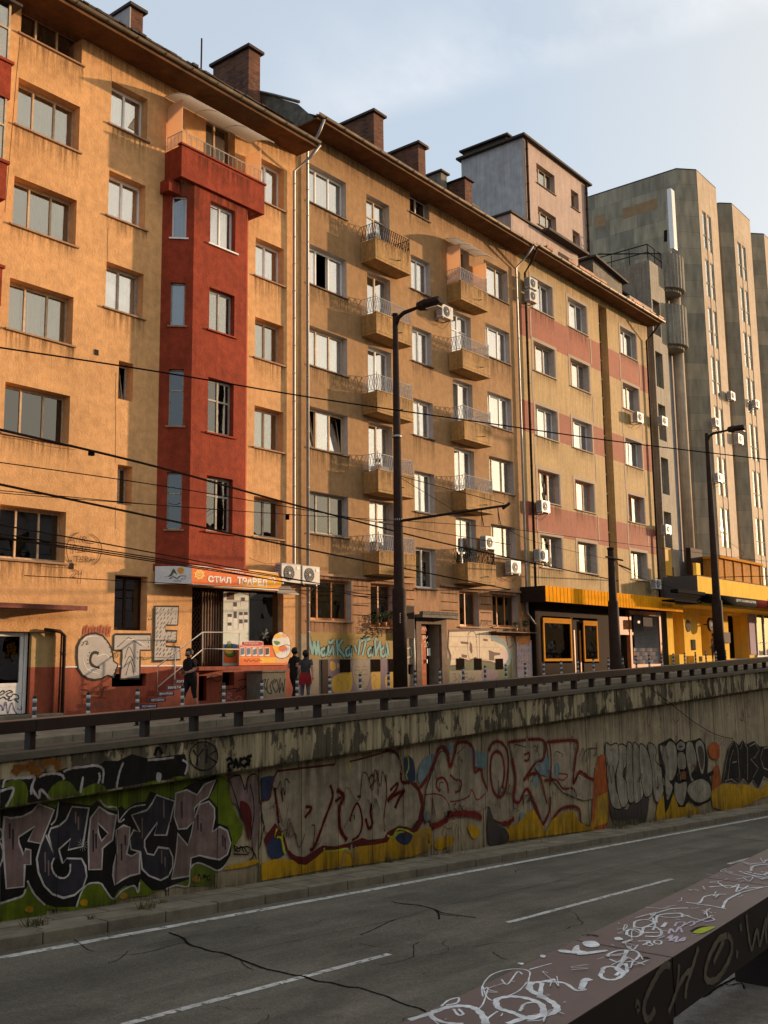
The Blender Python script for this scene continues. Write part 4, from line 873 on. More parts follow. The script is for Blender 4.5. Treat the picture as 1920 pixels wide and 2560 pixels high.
for k in range(26):          # crossed scissor grille
    zz = k * .19 - 1.0
    for sgn in (1, -1):
        z0_, z1_ = (zz, zz + .9) if sgn > 0 else (zz + .9, zz)
        a = 0; c = 1
        lo, hi = 0.0, 2.35
        t0, t1 = 0.0, 1.0
        dz = z1_ - z0_
        for lim, s_ in ((lo, 1), (hi, -1)):
            t = (lim - z0_) / dz
            if (dz > 0) == (s_ > 0): t0 = max(t0, t)
            else: t1 = min(t1, t)
        if t1 > t0: q.bar((xa + (xb - xa) * t0, YS + .08, z0_ + dz * t0), (xa + (xb - xa) * t1, YS + .08, z0_ + dz * t1), .010)
q.bar((xa, YS + .08, 0), (xa, YS + .08, 2.38), .02); q.bar((xb, YS + .08, 0), (xb, YS + .08, 2.38), .02)
q.build('door_grille', 'iron_dark', shop)
q = MB(); q.box(xg1 + .01, SX1 - .02, YS, YS + .012, .0, 2.35); q.build('shop_pane', 'glass_shop', shop)
shopbox(xg2, SX1 - .03, .05, 2.3, YS + .05, YS + .09, 'poster_panel', 'side_panel')
pz = Decal(lambda a, b_: FP(a, b_, YS + .02), lambda u, v, l: (u, YS + .02 - l, v), 'poster', pp, .003)
pz.poly(zb, [(775, 340), (852, 340), (852, 412), (775, 412)], 'ink_brown')
for (x, y, w, h) in ((838, 435, 45, 115), (920, 385, 45, 95), (780, 555, 50, 85), (842, 530, 40, 175), (898, 535, 45, 90), (950, 535, 45, 85), (780, 645, 48, 85), (898, 612, 45, 110), (950, 612, 45, 90)):
    pz.poly(zb, [(x, y), (x + w, y), (x + w, y + h), (x, y + h)], 'paper_white'); pz.poly(zb, [(x + 3, y + 3), (x + w - 3, y + 3), (x + w - 3, y + h * .42), (x + 3, y + h * .42)], 'photo_dark')
pz.poly(zb, [(745, 880), (850, 865), (885, 890), (885, 920), (745, 920)], 'sticker_blue'); pz.poly(zb, [(742, 920), (885, 920), (885, 1068), (742, 1068)], 'sticker_orange')
pz.shape(zb, [(765, 900), (800, 850), (830, 880), (830, 930), (870, 960), (840, 1000), (780, 1000), (755, 960)], 'sticker_green', 'ink_black', .02, True); pz.poly(zb, [(785, 845), (812, 845), (815, 885), (785, 885)], 'curtain_dim', True); pz.poly(zb, [(760, 930), (840, 930), (820, 970), (770, 965)], 'sticker_yellow', True)
pz.done()
# orange sticker counter in front of the window
YC = D - .02
cnt = MB(); ca = FP(*zb(905, 890), YC); cb_ = FP(*zb(1460, 870), YC); zc1 = FP(*zb(1200, 885), YC)[1]
cnt.box(ca[0], SX1 + .12, YC, YC + .06, 0.0, zc1); counter = cnt.build('shop_counter_front', 'sticker_orange', A)
cz = wallD(YC, 'counter_sticker', counter, .003)
cz.poly(zb, [(905, 1010), (1460, 1010), (1460, 1066), (905, 1066)], 'sticker_yellow'); cz.poly(zb, [(905, 1015), (1120, 1015), (1120, 1066), (905, 1066)], 'sticker_orange'); cz.poly(zb, [(1270, 1020), (1460, 1015), (1460, 1066), (1290, 1066)], 'peach')
for x in (915, 978, 1043, 1105, 1170): cz.poly(zb, [(x, 905), (x + 48, 908), (x + 48, 998), (x, 995)], 'paper_white'); cz.poly(zb, [(x + 4, 915 + (x % 3) * 8), (x + 44, 912), (x + 44, 975), (x + 4, 985)], 'photo_blue' if x < 1150 else 'photo_dark')
cz.shape(zb, [(950, 845), (1130, 845), (1150, 868), (1130, 892), (950, 892), (930, 868)], 'sticker_red', 'paper_white', .018, True)
cz.shape(zb, [(1245, 850), (1260, 800), (1290, 765), (1340, 745), (1400, 780), (1425, 815), (1435, 880), (1430, 960), (1390, 1010), (1310, 1015), (1270, 960)], 'paper_white', 'ink_black', .02, True)
cz.poly(zb, [(1260, 800), (1290, 765), (1330, 770), (1340, 800), (1300, 815)], 'sticker_yellow', True); cz.poly(zb, [(1345, 760), (1390, 770), (1400, 800), (1350, 800)], 'peach', True); cz.poly(zb, [(1258, 845), (1300, 840), (1330, 860), (1290, 885)], 'sticker_green', True); cz.poly(zb, [(1250, 890), (1310, 900), (1320, 960), (1280, 965)], 'sticker_yellow', True); cz.poly(zb, [(1310, 900), (1380, 890), (1400, 930), (1330, 950)], 'sticker_orange', True)
for pts in ([(1350, 960), (1360, 920), (1370, 955), (1385, 915), (1395, 950), (1410, 910), (1420, 945)], [(1330, 900), (1360, 885), (1400, 880), (1430, 890)]): cz.stroke(zb, pts, 'sticker_blue' if pts[0][0] == 1350 else 'ink_black', .02)
cz.stroke(zb, [(955, 1050), (960, 1035), (985, 1052), (1000, 1030), (1020, 1052), (1050, 1038), (1080, 1052), (1110, 1036), (1140, 1050)], 'ink_black', .018)
cz.done()
lx, lz = FP(*zb(955, 880), YC - .01); text('Екскурзии', 'paper_white', .62, .1, (lx, YC - .016, lz), parent=counter)
q = MB()    # paper flowers in the window
rr2 = random.Random(8)
for k in range(26):
    a = rr2.uniform(0, 6.28); fx, fzv = FP(*zb(1170, 780), D + .12); r_ = rr2.uniform(.08, .2); q.quad((fx, D + .12, fzv), (fx + r_ * math.cos(a) - .02, D + .1 + rr2.uniform(-.08, .08), fzv + r_ * math.sin(a)), (fx + r_ * math.cos(a) * 1.2, D + .1, fzv + r_ * math.sin(a) * 1.2), (fx + r_ * math.cos(a) + .02, D + .12, fzv + r_ * math.sin(a) * .9))
q.build('paper_flower', 'curtain_white', shop)
# landing, steps, underside wall
land = MB(); LX0 = FP(*zb(480, 1072), D - .75)[0]; LX1 = FP(*zb(925, 1072), D - .75)[0]
land.box(LX0 - .0, LX1, D - .78, D - .002, -.14, -.03)
lnd = land.build('entrance_landing', 'plinth_red', A, bevel=.015)
st = MB(); n = 7; x = LX0; zt = -.03; zbot = gz(18)
for k in range(n):
    zt2 = -.03 - (k + 1) * .165; x1s = LX0 - k * .30
    st.box(x1s - .30, x1s - .002, D - .78, D - .002, gz(17) - .2, zt2)
st.build('stairs', 'plinth_red', A)
tb = MB()
flat('navy_plate', (.02, .02, .07)); plates = []
for k, tx in enumerate(('', 'ХОТЕЛИ', 'БИЛЕТИ', 'ЕКСКУРЗИИ', 'АВТОБУСИ', 'ПОЧИВКИ')):
    if not tx: continue
    zt2 = -.03 - (k + 1) * .165; x1s = LX0 - k * .30; tb.box(x1s - .62, x1s - .02, D - .792, D - .782, zt2 - .13, zt2 - .02)
pl = tb.build('stair_sign', 'navy_plate', A)
for k, tx in enumerate(('', 'ХОТЕЛИ', 'БИЛЕТИ', 'ЕКСКУРЗИИ', 'АВТОБУСИ', 'ПОЧИВКИ')):
    if tx: zt2 = -.03 - (k + 1) * .165; x1s = LX0 - k * .30; text(tx, 'paper_white', .46, .06, (x1s - .55, D - .796, zt2 - .105), parent=pl)
# handrail
hr = MB(); yh = D - .74
def hp(x, y, yy_=yh): a = FP(*zb(x, y), yy_); return (a[0], yy_, a[1])
hr.tube([hp(55, 1400), hp(60, 1100), hp(525, 748), hp(905, 752), hp(900, 1068)], .018, 6); hr.tube([hp(55, 1320), hp(525, 925)], .014, 6); hr.tube([hp(525, 920), hp(905, 925)], .014, 6); hr.tube([hp(525, 748), hp(522, 1068)], .018, 6); hr.tube([hp(240, 960), hp(232, 1310)], .016, 6)
hr.build('handrail', 'iron_white', A)
g = wallD(D, 'plinth_graffiti', A, .004)
for pts in ([(560, 1250), (640, 1190), (700, 1200), (715, 1240), (660, 1260), (610, 1215)], [(700, 1395), (740, 1310), (730, 1350), (890, 1330), (870, 1370), (1000, 1300)], [(900, 1350), (920, 1310), (945, 1340), (960, 1300), (985, 1345), (1010, 1310)], [(890, 1250), (940, 1240), (1000, 1235), (1060, 1240)]): g.stroke(zb, pts, 'ink_black', .025)
flat('ink_pink', (.45, .2, .2))
for pts in ([(780, 1450), (790, 1380), (830, 1400), (790, 1420), (850, 1460)], [(860, 1440), (900, 1410), (930, 1440), (880, 1460)]): g.stroke(zb, pts, 'ink_pink', .03)
g.done()
# sign of the agency: a thing of its own, folded round the bay
sg = thing('shop_sign', 'folded travel agency sign reading СТИЛ ТРАВЕЛ in white on orange, under the red bay', 'shop sign', (21.5, 23.2, 2.4))
YG = 23.12; zl, zh = 2.40, 2.92
p0 = (19.22, 23.92); p1 = (19.93, YG); p2 = (23.55, YG)
b = MB(); b.plan([p1, p2, (p2[0], YG + .14), (p1[0] + .06, YG + .14)], zl, zh); b.build('orange_panel', 'sign_orange' if False else 'sticker_orange', sg, bevel=.004)
b = MB(); b.plan([p0, p1, (p1[0] + .058, YG + .14), (p0[0] + .1, p0[1] + .06)], zl, zh); wp = b.build('white_panel', 'white_paint', sg, bevel=.004)
b = MB(); b.box(p1[0], p2[0], YG - .012, YG + .15, zl - .03, zl - .002); b.box(p1[0], p2[0], YG - .012, YG + .15, zh + .002, zh + .02); b.build('sign_edge', 'frame_white', sg)
def on(x, y, yy_=YG): return FP(*zb(x, y), yy_)
gg = wallD(YG, 'sun_emblem', sg, .003)
flat('emblem_yellow', (.80, .62, .22)); flat('emblem_orange', (.80, .36, .03)); flat('emblem_ochre', (.72, .3, .04))
cx_, cy_ = 492, 150
gg.poly(zb, [(1000, 100), (1305, 150), (1305, 290), (900, 255), (1050, 180)], 'emblem_orange', True)
for k in range(8):
    a = k * math.pi / 4 + .3; gg.poly(zb, [(cx_ + 38 * math.cos(a - .22), cy_ + 38 * math.sin(a - .22)), (cx_ + 68 * math.cos(a), cy_ + 62 * math.sin(a)), (cx_ + 38 * math.cos(a + .22), cy_ + 38 * math.sin(a + .22))], 'emblem_yellow')
gg.poly(zb, [(cx_ + 46 * math.cos(a * .3), cy_ + 46 * math.sin(a * .3)) for a in range(21)], 'emblem_yellow'); gg.poly(zb, [(cx_ + 36 * math.cos(a * .3), cy_ + 36 * math.sin(a * .3)) for a in range(21)], 'emblem_ochre')
gg.stroke(zb, [(cx_ + (6 + 3.2 * k) * math.cos(k * .9), cy_ + (6 + 3.2 * k) * math.sin(k * .9)) for k in range(9)], 'emblem_yellow', .02)
gg.stroke(zb, [(1210, 175), (1240, 170), (1268, 190), (1275, 225), (1265, 255)], 'ink_white', .05, taper=True); gg.stroke(zb, [(1205, 190), (1235, 195), (1255, 225)], 'ink_white', .03, taper=True)
gg.done()
def sgtext(body, x0, y0, x1, y1, m, bold=0.0, rise=0.0):
    a = on(x0, y1); c = on(x1, y0); w = c[0] - a[0]; h = abs(on(x0, y0)[1] - a[1])
    return text(body, m, w, h, (a[0], YG - .007, a[1]), ux=(1, 0, rise), parent=sg, bold=bold)
sgtext('СТИЛ', 578, 160, 820, 228, 'ink_white', .045); sgtext('ТРАВЕЛ', 880, 172, 1190, 250, 'ink_white', .045)
sgtext('ТУРИСТИЧЕСКА АГЕНЦИЯ', 585, 95, 950, 118, 'ink_white', .02); sgtext('www.styltravelbg.com', 975, 135, 1170, 155, 'ink_white', .01)
gw = Decal(lambda a, b_: (a, b_), lambda u, v, l: (p0[0] + (p1[0] - p0[0]) * u - .75 * l, p0[1] + (p1[1] - p0[1]) * u - .66 * l, zl + (zh - zl) * v), 'mountain_emblem', wp, .004)
I = lambda a, b_: (a, b_)
gw.poly(I, [(.35, .4), (.42, .55), (.50, .85), (.56, .7), (.60, .5), (.52, .62), (.45, .45)], 'ink_green', True); gw.poly(I, [(.70 + .09 * math.cos(k * .5), .75 + .18 * math.sin(k * .5)) for k in range(12)], 'emblem_ochre')
for k in range(8): a = k * .785; gw.stroke(I, [(.70 + .1 * math.cos(a), .75 + .19 * math.sin(a)), (.70 + .13 * math.cos(a), .75 + .25 * math.sin(a))], 'emblem_yellow', .02)
gw.stroke(I, [(.25, .38), (.4, .42), (.5, .5)], 'ink_grey', .015); gw.stroke(I, [(.40, .28), (.5, .4), (.6, .3), (.7, .44), (.85, .42)], 'navy_plate', .035); gw.stroke(I, [(.5, .1), (.55, .2), (.58, .1), (.63, .22), (.68, .12), (.74, .3), (.78, .22), (.84, .36)], 'ink_black', .012)
gw.done()
aw = [FP(*zb(1310, 262), 23.8), FP(*zb(1420, 262), 23.8), FP(*zb(1520, 355), 23.1), FP(*zb(1302, 343), 23.1)]; b = MB(); b.quad((aw[0][0], 23.8, aw[0][1]), (aw[1][0], 23.8, aw[1][1]), (aw[2][0], 23.1, aw[2][1]), (aw[3][0], 23.1, aw[3][1])); b.tube([(aw[2][0], 23.1, aw[2][1]), (aw[3][0], 23.1, aw[3][1])], .02, 6); b.build('small_awning', 'polycarb', A)
# ================================================================ BUILDING B (brown, two columns of balconies)
B = thing('apartment_building', 'brown stucco block with two columns of yellow-ochre balconies and graffiti at street level', 'building', (33, 24, -.9))
FL = [16.8, 13.66, 10.62, 7.61, 4.56]
hB = []; wl = []
tops = [18.29, 15.17, 12.08, 9.1, 6.05]
for z0, z1_ in zip(FL, tops): wl.append(('b0', 25.95, 28.08, z0, z1_))
PT = [16.14, 13.19, 10.13, 7.1, 4.06]; DT = [18.32, 15.16, 12.15, 9.15, 6.14]
for p, t in zip(PT, DT): wl.append(('b1', 29.3, 30.76, p - .62, t))
for z0, z1_ in ((18.6, 19.48), (15.26, 16.73), (12.2, 13.66), (9.12, 10.63), (6.0, 7.64), (2.95, 4.56)): wl.append(('b2', 32.16, 33.52, z0, z1_))
for p, t in zip([16.15, 13.12, 10.06, 7.1, 4.05], [18.2, 15.12, 12.05, 9.08, 6.07]): wl.append(('b3', 35.0, 36.52, p - .62, t))
for z0, z1_ in zip([16.68, 13.72, 10.52, 7.57, 4.6], [18.26, 15.25, 12.06, 9.1, 6.05]): wl.append(('b4', 37.72, 39.78, z0, z1_))
wl += [('g0', 26.03, 28.2, 1.53, 2.97), ('g1', 29.32, 30.74, 1.37, 2.98), ('g3', 35.13, 36.58, 1.50, 2.97), ('g4', 37.66, 39.72, 1.53, 2.96)]
hB = [(w[1], w[2], w[3], w[4], .30) for w in wl]
hB.append((32.3, 33.62, -.95, 1.52, .55))     # entrance
for i, zq_ in enumerate(PT): pass
vent = [(28.35, 28.9), (30.55, 31.05), (31.55, 31.95), (35.05, 35.5), (36.2, 36.6), (37.7, 38.1)]
b = MB(); holesU = [h for h in hB if h[2] > 3.0 or (h[0] == 32.16)]
allh = hB + [(a, c, -.42, -.04, .2) for a, c in vent]
xs = sorted({XB, XC, *[h[0] for h in allh], *[h[1] for h in allh]}); zz = sorted({-4, 1.05, 3.12, 19.42, *[h[2] for h in allh], *[h[3] for h in allh]})
for i in range(len(xs) - 1):
    for j in range(len(zz) - 1):
        cx, cz = (xs[i] + xs[i + 1]) / 2, (zz[j] + zz[j + 1]) / 2
        if any(h[0] < cx < h[1] and h[2] < cz < h[3] for h in allh): continue
        mi = 0 if cz > 3.12 else (1 if cz > 1.05 else 2)
        b.quad((xs[i], D, zz[j]), (xs[i + 1], D, zz[j]), (xs[i + 1], D, zz[j + 1]), (xs[i], D, zz[j + 1]), mi=mi)
for a, c, e, f, dp in allh:
    for q in (((a, D, e), (a, D + dp, e), (a, D + dp, f), (a, D, f)), ((c, D, e), (c, D, f), (c, D + dp, f), (c, D + dp, e)), ((a, D, e), (c, D, e), (c, D + dp, e), (a, D + dp, e)), ((a, D, f), (a, D + dp, f), (c, D + dp, f), (c, D, f))): b.quad(*q, mi=3 if e > 1 else 2)
b.quad((XB, D, 18), (XB, 36, 18), (XB, 36, 19.4), (XB, D, 19.4)); b.quad((XC, D, -4), (XC, 36, -4), (XC, 36, 19.4), (XC, D, 19.4)); b.quad((XB, 36, -4), (XB, 36, 19.4), (XC, 36, 19.4), (XC, 36, -4))
mat('plinth_tile', (.30, .235, .16), var=.2, scale=4, dirt=.3, bump=.2); mat('reveal', (.42, .36, .32), var=.12)
b.build('wall', ['stucco_brown', 'rusticated', 'plinth_tile', 'reveal'], B)
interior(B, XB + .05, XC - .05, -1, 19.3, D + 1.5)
r5 = random.Random(12)
for i, (k, x0, x1, z0, z1_) in enumerate(wl):
    fr_ = 'frame_white'; gl = 'glass_upper'; cur = 'curtain_white'; sill = 'sill_dark'; pn = [1, 1]; tr = 0; j = -1; op = None; cover = [(0, 1)]
    if k == 'b0': pn = [.8, 1, 1]; j = FL.index(z0); fr_ = ['frame_white', 'frame_white', 'frame_wood', 'frame_wood', 'frame_old'][j]; cover = [[(.28, 1)], [(0, .3), (.62, 1)], [(0, 1)], [(.3, .62)], [(.0, .3), (.4, .9)]][j]; cur = 'curtain_white' if j < 4 else 'curtain_dim'; gl = 'glass_upper' if j != 4 else 'glass_dark'; op = [0, 2] if j == 3 else None
    if k in ('b1', 'b3'): sill = None; fr_ = r5.choice(['frame_white', 'frame_wood', 'frame_wood']); cover = [(0, r5.choice([.5, .9, 1]))]; tr = r5.choice([0, 0, .72])
    if k == 'b2': fr_ = 'frame_white'; cur = 'curtain_white'; cover = [(0, .9)]; gl = 'glass_upper'
    if k == 'b2' and z0 > 18: cur = None; gl = 'glass_dark'
    if k == 'b2' and z0 < 3: cur = None; gl = 'glass_mid'
    if k == 'b4': pn = [.6, 1, .8]; fr_ = r5.choice(['frame_wood', 'frame_white']); cover = [(0, .7)]
    if k[0] == 'g': fr_ = 'frame_orange'; gl = 'glass_dark'; cur = 'curtain_dim'; pn = [.7, 1, 1] if k in ('g0',) else ([1, 1] if k != 'g4' else [1, 1, 1]); sill = 'sill'; 
    window(B, x0, x1, z0, z1_, D, .30, pn, fr_, gl, cur, sill=sill, openp=op, transom=tr, cover=cover, nopane=((1,) if (k == 'b0' and j == 1) else ((0,) if k == 'b3' and abs(z1_ - 12.05) < .01 else ())), name='balcony_door' if k in ('b1', 'b3') else 'window')
for i, p in enumerate(PT): balcony(B, 28.92, 31.18, D, .74, p, 'iron_dark' if i == 0 else 'iron_white')
for i, p in enumerate([16.15, 13.12, 10.06, 7.1, 4.05]):
    q = balcony(B, 34.72, 36.88, D, .73, p, 'iron_white' if i < 4 else 'iron_dark', hr=.6)
    if i == 0:
        s = MB(); s.box(34.78, 34.81, 23.32, D - .02, 16.2, 17.85); s.box(36.80, 36.83, 23.32, D - .02, 16.2, 17.6); s.build('wind_screen', 'panel_pink', q)
        hood(q, 34.55, 37.05, D - .02, 1.05, 17.75, .42)
# clutter on two balconies
b = MB(); b.box(29.1, 29.5, 23.45, 23.8, 16.14, 16.5); b.box(29.2, 29.9, 23.5, 23.85, 7.12, 7.35); b.box(35.5, 36.2, 23.4, 23.8, 10.08, 10.3); b.build('balcony_box', 'curtain_white', B)
# eave, gutter, roof, chimneys
b = MB(); b.box(XB - .05, XC, 23.04, D + .5, 19.42, 19.48); b.box(XB - .05, XC, 23.01, 23.04, 19.40, 19.6); b.build('eave', 'soffit', B)
gutter_run(B, XB - .1, XC - .02, 22.95, 19.58)
roof(B, XB + .02, XC, 23.1, 19.6, 28.5, 22.6, yb=34)
b = MB(); b.b.faces.new([b.b.verts.new(q) for q in ((XB - .02, 23.2, 19.5), (XB - .02, 24.0, 20.35), (XB - .02, 25.3, 21.15), (XB - .02, 26.4, 21.8), (XB - .02, 30, 22.4), (XB - .02, 30, 17.5), (XB - .02, 24.1, 17.5), (XB - .02, 24.1, 19.4))]); b.tube([(XB - .05, 23.9, 20.38), (XB - .05, 25.3, 21.2), (XB - .05, 26.5, 21.86), (XB - .05, 30, 22.45)], .06, 4); b.build('gable_wall', 'roof_old', B)
chimney(B, 31.69, 32.35, 25.5, 27.5, 19.8, 23.36); chimney(B, 34.87, 35.41, 25.5, 27.4, 19.8, 23.22); chimney(B, 38.6, 39.2, 25.5, 26.9, 19.8, 23.0, .06)
b = MB(); b.tube([(35.42, 25.5, 23.18), (35.42, 25.3, 23.18)], .06, 8); b.build('clay_pot', 'copper_rust', B)
c = chimney(B, 37.9, 38.4, 26.4, 28.0, 19.8, 23.35, .1, 'roof_old')
b = MB(); b.box(39.3, XC + .1, 26.2, 26.6, 20.2, 22.4); b.box(39.2, XC + .1, 26.1, 26.7, 22.402, 22.5); b.build('party_wall', 'roof_old', B)
pipe(B, [(XB + .25, 22.95, 19.5), (25.75, 23.3, 19.1), (25.77, 23.87, 18.6), (25.77, 23.87, gz(26) - .1)], .055)
pipe(B, [(XC - .3, 22.95, 19.5), (40.45, 23.3, 19.1), (40.36, 23.87, 18.6), (40.36, 23.87, 2.2), (40.9, 23.8, 1.7)], .055)
stains(B, STAIN + [(XB + .1, XC - .1, 19.38, 1.0, 24.0)] + [(28.95, 31.1, p_ - .02, .8, 23.258) for p_ in PT] + [(34.75, 36.8, p_ - .02, .8, 23.268) for p_ in PT] + [(25.9, 32.0, 3.07, .6, 24.0), (33.8, 40.6, 3.07, .6, 24.0)]); STAIN.clear()
# cornice over the ground floor, rustication joints
b = MB(); b.box(25.9, 32.05, D - .07, D - .002, 3.08, 3.17); b.box(33.75, XC, D - .07, D - .002, 3.08, 3.17); b.build('cornice', 'sill', B, bevel=.01)
b = MB()
for z in (1.75, 2.1, 2.45, 2.8):
    for x0, x1 in ((28.3, 29.2), (30.85, 32.0), (33.8, 35.0), (36.7, 37.55)): b.box(x0, x1, D - .004, D + .002, z, z + .03)
b.build('rustication_joint', 'crack', B)
mat('door_red', (.40, .095, .03), var=.3, scale=8, dirt=.3)
# entrance: portal, canopy, door
b = MB(); b.box(31.95, 32.28, D - .12, D - .002, gz(32) - .2, 1.72); b.box(33.64, 34.0, D - .12, D - .002, gz(32) - .2, 1.72); b.box(31.95, 34.0, D - .121, D - .003, 1.53, 1.75); po = b.build('entrance_portal', 'sill_dark', B)
b = MB(); b.box(31.8, 34.2, D - .55, D - .002, 1.76, 1.88); 
for k in range(22): b.box(31.8 + k * .11, 31.8 + k * .11 + .085, D - .58, D - .4, 1.882, 1.98 + .02 * math.sin(k * 2.1))
b.build('entrance_canopy', 'roof_old', B)
b = MB(); b.box(32.32, 32.9, D + .12, D + .18, gz(32) - .02, 1.1); b.box(32.32, 32.9, D + .12, D + .18, 1.14, 1.5); ed = b.build('entrance_door', 'door_red', B, bevel=.01); ed['label'] = 'rusty red door leaf covered in scribbles with a white notice'
b = MB(); b.box(32.92, 33.6, D + .50, D + .54, gz(32) - .02, 1.5); b.build('dark_door_leaf', 'pole_brown', B)
b = MB(); b.box(32.86, 32.9, D + .06, D + .115, .0, .15); b.build('door_handle', 'zinc', ed)
g = wallD(D + .12, 'door_graffiti', ed, .003)
g.poly(ze, [(280, 915), (312, 915), (315, 992), (283, 992)], 'paper_white')
for pts in ([(225, 730), (240, 700), (250, 730), (262, 700), (275, 735)], [(230, 800), (250, 780), (235, 820), (265, 790), (270, 815), (290, 785)], [(245, 860), (262, 840), (268, 880), (285, 850), (295, 890)], [(250, 900), (270, 890), (280, 905)]): g.stroke(ze, pts, 'ink_white', .018)
for k in range(12): y = 868 + k * 20; g.poly(ze, [(200, y), (225, y), (230, y + 12), (200, y + 12)], 'ink_white')
g.done()
# ---- murals and tiles at street level
flat('m_ochre', (.26, .17, .035)); flat('m_turq', (.17, .34, .33)); flat('m_purple', (.15, .10, .13)); flat('m_yellow', (.44, .26, .03)); flat('m_grey', (.20, .165, .125)); flat('m_cream', (.58, .47, .33)); flat('m_pinkw', (.52, .40, .38)); flat('m_brown', (.085, .04, .03)); flat('m_red', (.40, .06, .035)); flat('m_green', (.07, .09, .035)); flat('m_dark', (.035, .03, .028)); flat('m_orange', (.62, .22, .05)); flat('m_blue', (.16, .24, .28))
g = wallD(D, 'mural', B, .004)
g.poly(z6, [(185, 635), (800, 650), (800, 820), (205, 822), (195, 740)], 'm_ochre')
g.poly(z6, [(205, 825), (285, 825), (285, 1075), (215, 1080)], 'm_grey'); g.poly(z6, [(328, 825), (800, 825), (800, 1030), (328, 1062)], 'm_purple')
for poly in ([(350, 840), (380, 850), (385, 890), (360, 905), (345, 880)], [(395, 850), (410, 860), (408, 885), (395, 880)], [(360, 960), (420, 920), (495, 915), (490, 1040), (430, 1055), (370, 1050)], [(630, 930), (660, 900), (690, 905), (690, 1040), (640, 1040)], [(730, 940), (800, 910), (800, 1020), (740, 1030)]): g.poly(z6, poly, 'm_yellow', True)
g.poly(z6, [(500, 830), (620, 828), (628, 900), (615, 980), (590, 1035), (540, 1040), (510, 980), (495, 900)], 'm_grey', True)
g.stroke(z6, [(500, 850), (498, 920), (520, 1000), (550, 1040), (590, 1030), (615, 980), (625, 900)], 'm_dark', .02)
for pts in ([(515, 900), (550, 900), (550, 932), (515, 932), (515, 900)], [(565, 898), (602, 898), (602, 930), (565, 930), (565, 898)], [(550, 915), (565, 915)], [(520, 880), (535, 872), (550, 882)], [(568, 880), (585, 870), (600, 880)], [(560, 930), (552, 965), (570, 968)], [(545, 985), (560, 975), (580, 980), (562, 1000)], [(555, 1000), (556, 1035)]): g.stroke(z6, pts, 'm_dark', .018, smooth=False)
for pts in ([(630, 960), (650, 930), (665, 960), (650, 990), (665, 1030)], [(400, 960), (430, 1000), (420, 1050)], [(450, 960), (470, 1000), (460, 1040)]): g.stroke(z6, pts, 'm_dark', .012)
# turquoise letters
def lt(pts, w=.115): g.stroke(z6, pts, 'ink_black', w + .06); 
TQ = [[(200, 670), (222, 790)], [(222, 790), (235, 700)], [(236, 700), (250, 798)], [(250, 798), (262, 705)], [(262, 700), (272, 800)], [(310, 745), (285, 765), (292, 798), (312, 785), (318, 735), (318, 800)], [(335, 735), (335, 798), (365, 735), (368, 800)], [(335, 700), (350, 712), (368, 690)], [(392, 690), (398, 800)], [(430, 690), (405, 745), (445, 805)], [(480, 740), (455, 765), (462, 800), (482, 785), (488, 735), (492, 805)], [(515, 730), (528, 775)], [(552, 700), (540, 800)], [(560, 700), (592, 690), (568, 800)], [(600, 690), (625, 680)], [(628, 740), (608, 765), (612, 800), (632, 785), (636, 735), (638, 808)], [(655, 690), (662, 800)], [(662, 790), (690, 700)], [(690, 700), (696, 805)], [(655, 680), (672, 690)], [(718, 740), (700, 765), (706, 805), (728, 788), (732, 735), (738, 810)], [(735, 710), (752, 800)]]
for p in TQ: lt(p)
for p in TQ: g.stroke(z6, p, 'm_turq', .10)
for pts in ([(518, 605), (555, 602)], [(537, 605), (532, 632)], [(565, 612), (556, 625), (568, 632), (575, 615), (565, 612)], [(585, 602), (582, 632)], [(600, 605), (585, 618), (602, 634)], [(715, 618), (700, 616), (702, 630), (715, 632), (710, 642), (698, 638)], [(725, 640), (727, 618), (742, 640), (745, 618)], [(755, 618), (750, 636), (768, 640), (772, 620)]): g.stroke(z6, pts, 'm_dark', .022, smooth=False)
for x0, x1 in ((205, 800), ): g.stroke(z6, [(x0, 822), (x1, 821)], 'm_grey', .02)
g.stroke(z6, [(195, 715), (800, 718)], 'm_grey', .012)
g.stroke(z6, [(860, 720), (880, 750), (900, 745), (905, 800), (870, 810), (862, 780)], 'ink_white', .03)
# tiles under the FOES letters
g.poly(z6, [(1155, 820), (1600, 820), (1600, 960), (1155, 985)], 'm_green'); g.poly(z6, [(1170, 905), (1400, 900), (1400, 975), (1170, 990)], 'm_grey')
for poly in ([(1400, 900), (1500, 905), (1490, 960), (1400, 965)],): g.poly(z6, poly, 'm_purple', True)
FO = [(1168, 628), (1455, 618), (1460, 690), (1530, 700), (1560, 735), (1585, 800), (1570, 850), (1530, 865), (1490, 860), (1455, 845), (1380, 835), (1350, 815), (1310, 840), (1270, 830), (1240, 815), (1228, 870), (1172, 872), (1180, 800), (1160, 740)]
g.shape(z6, FO, 'm_cream', 'm_brown', .10)
g.poly(z6, [(1458, 660), (1500, 660), (1590, 760), (1590, 850), (1560, 875), (1530, 868), (1575, 820), (1560, 750), (1525, 720), (1460, 690)], 'm_blue', True)
g.poly(z6, [(1520, 745), (1550, 760), (1570, 800), (1560, 845), (1530, 855), (1520, 800)], 'm_pinkw', True)
for poly in ([(1245, 700), (1300, 705), (1302, 722), (1248, 716)], [(1310, 700), (1325, 720), (1330, 770), (1320, 790), (1308, 760)], [(1400, 680), (1432, 685), (1436, 700), (1405, 698)], [(1440, 760), (1480, 775), (1520, 780), (1520, 795), (1480, 800), (1478, 835), (1445, 830)], [(1252, 790), (1292, 795), (1290, 815), (1255, 812)]): g.poly(z6, poly, 'm_brown')
for pts in ([(1300, 640), (1295, 720), (1300, 800), (1320, 835)], [(1350, 650), (1358, 720), (1362, 820)], [(1300, 650), (1320, 632), (1345, 640), (1360, 680)], [(1375, 640), (1378, 830)]): g.stroke(z6, pts, 'm_brown', .03)
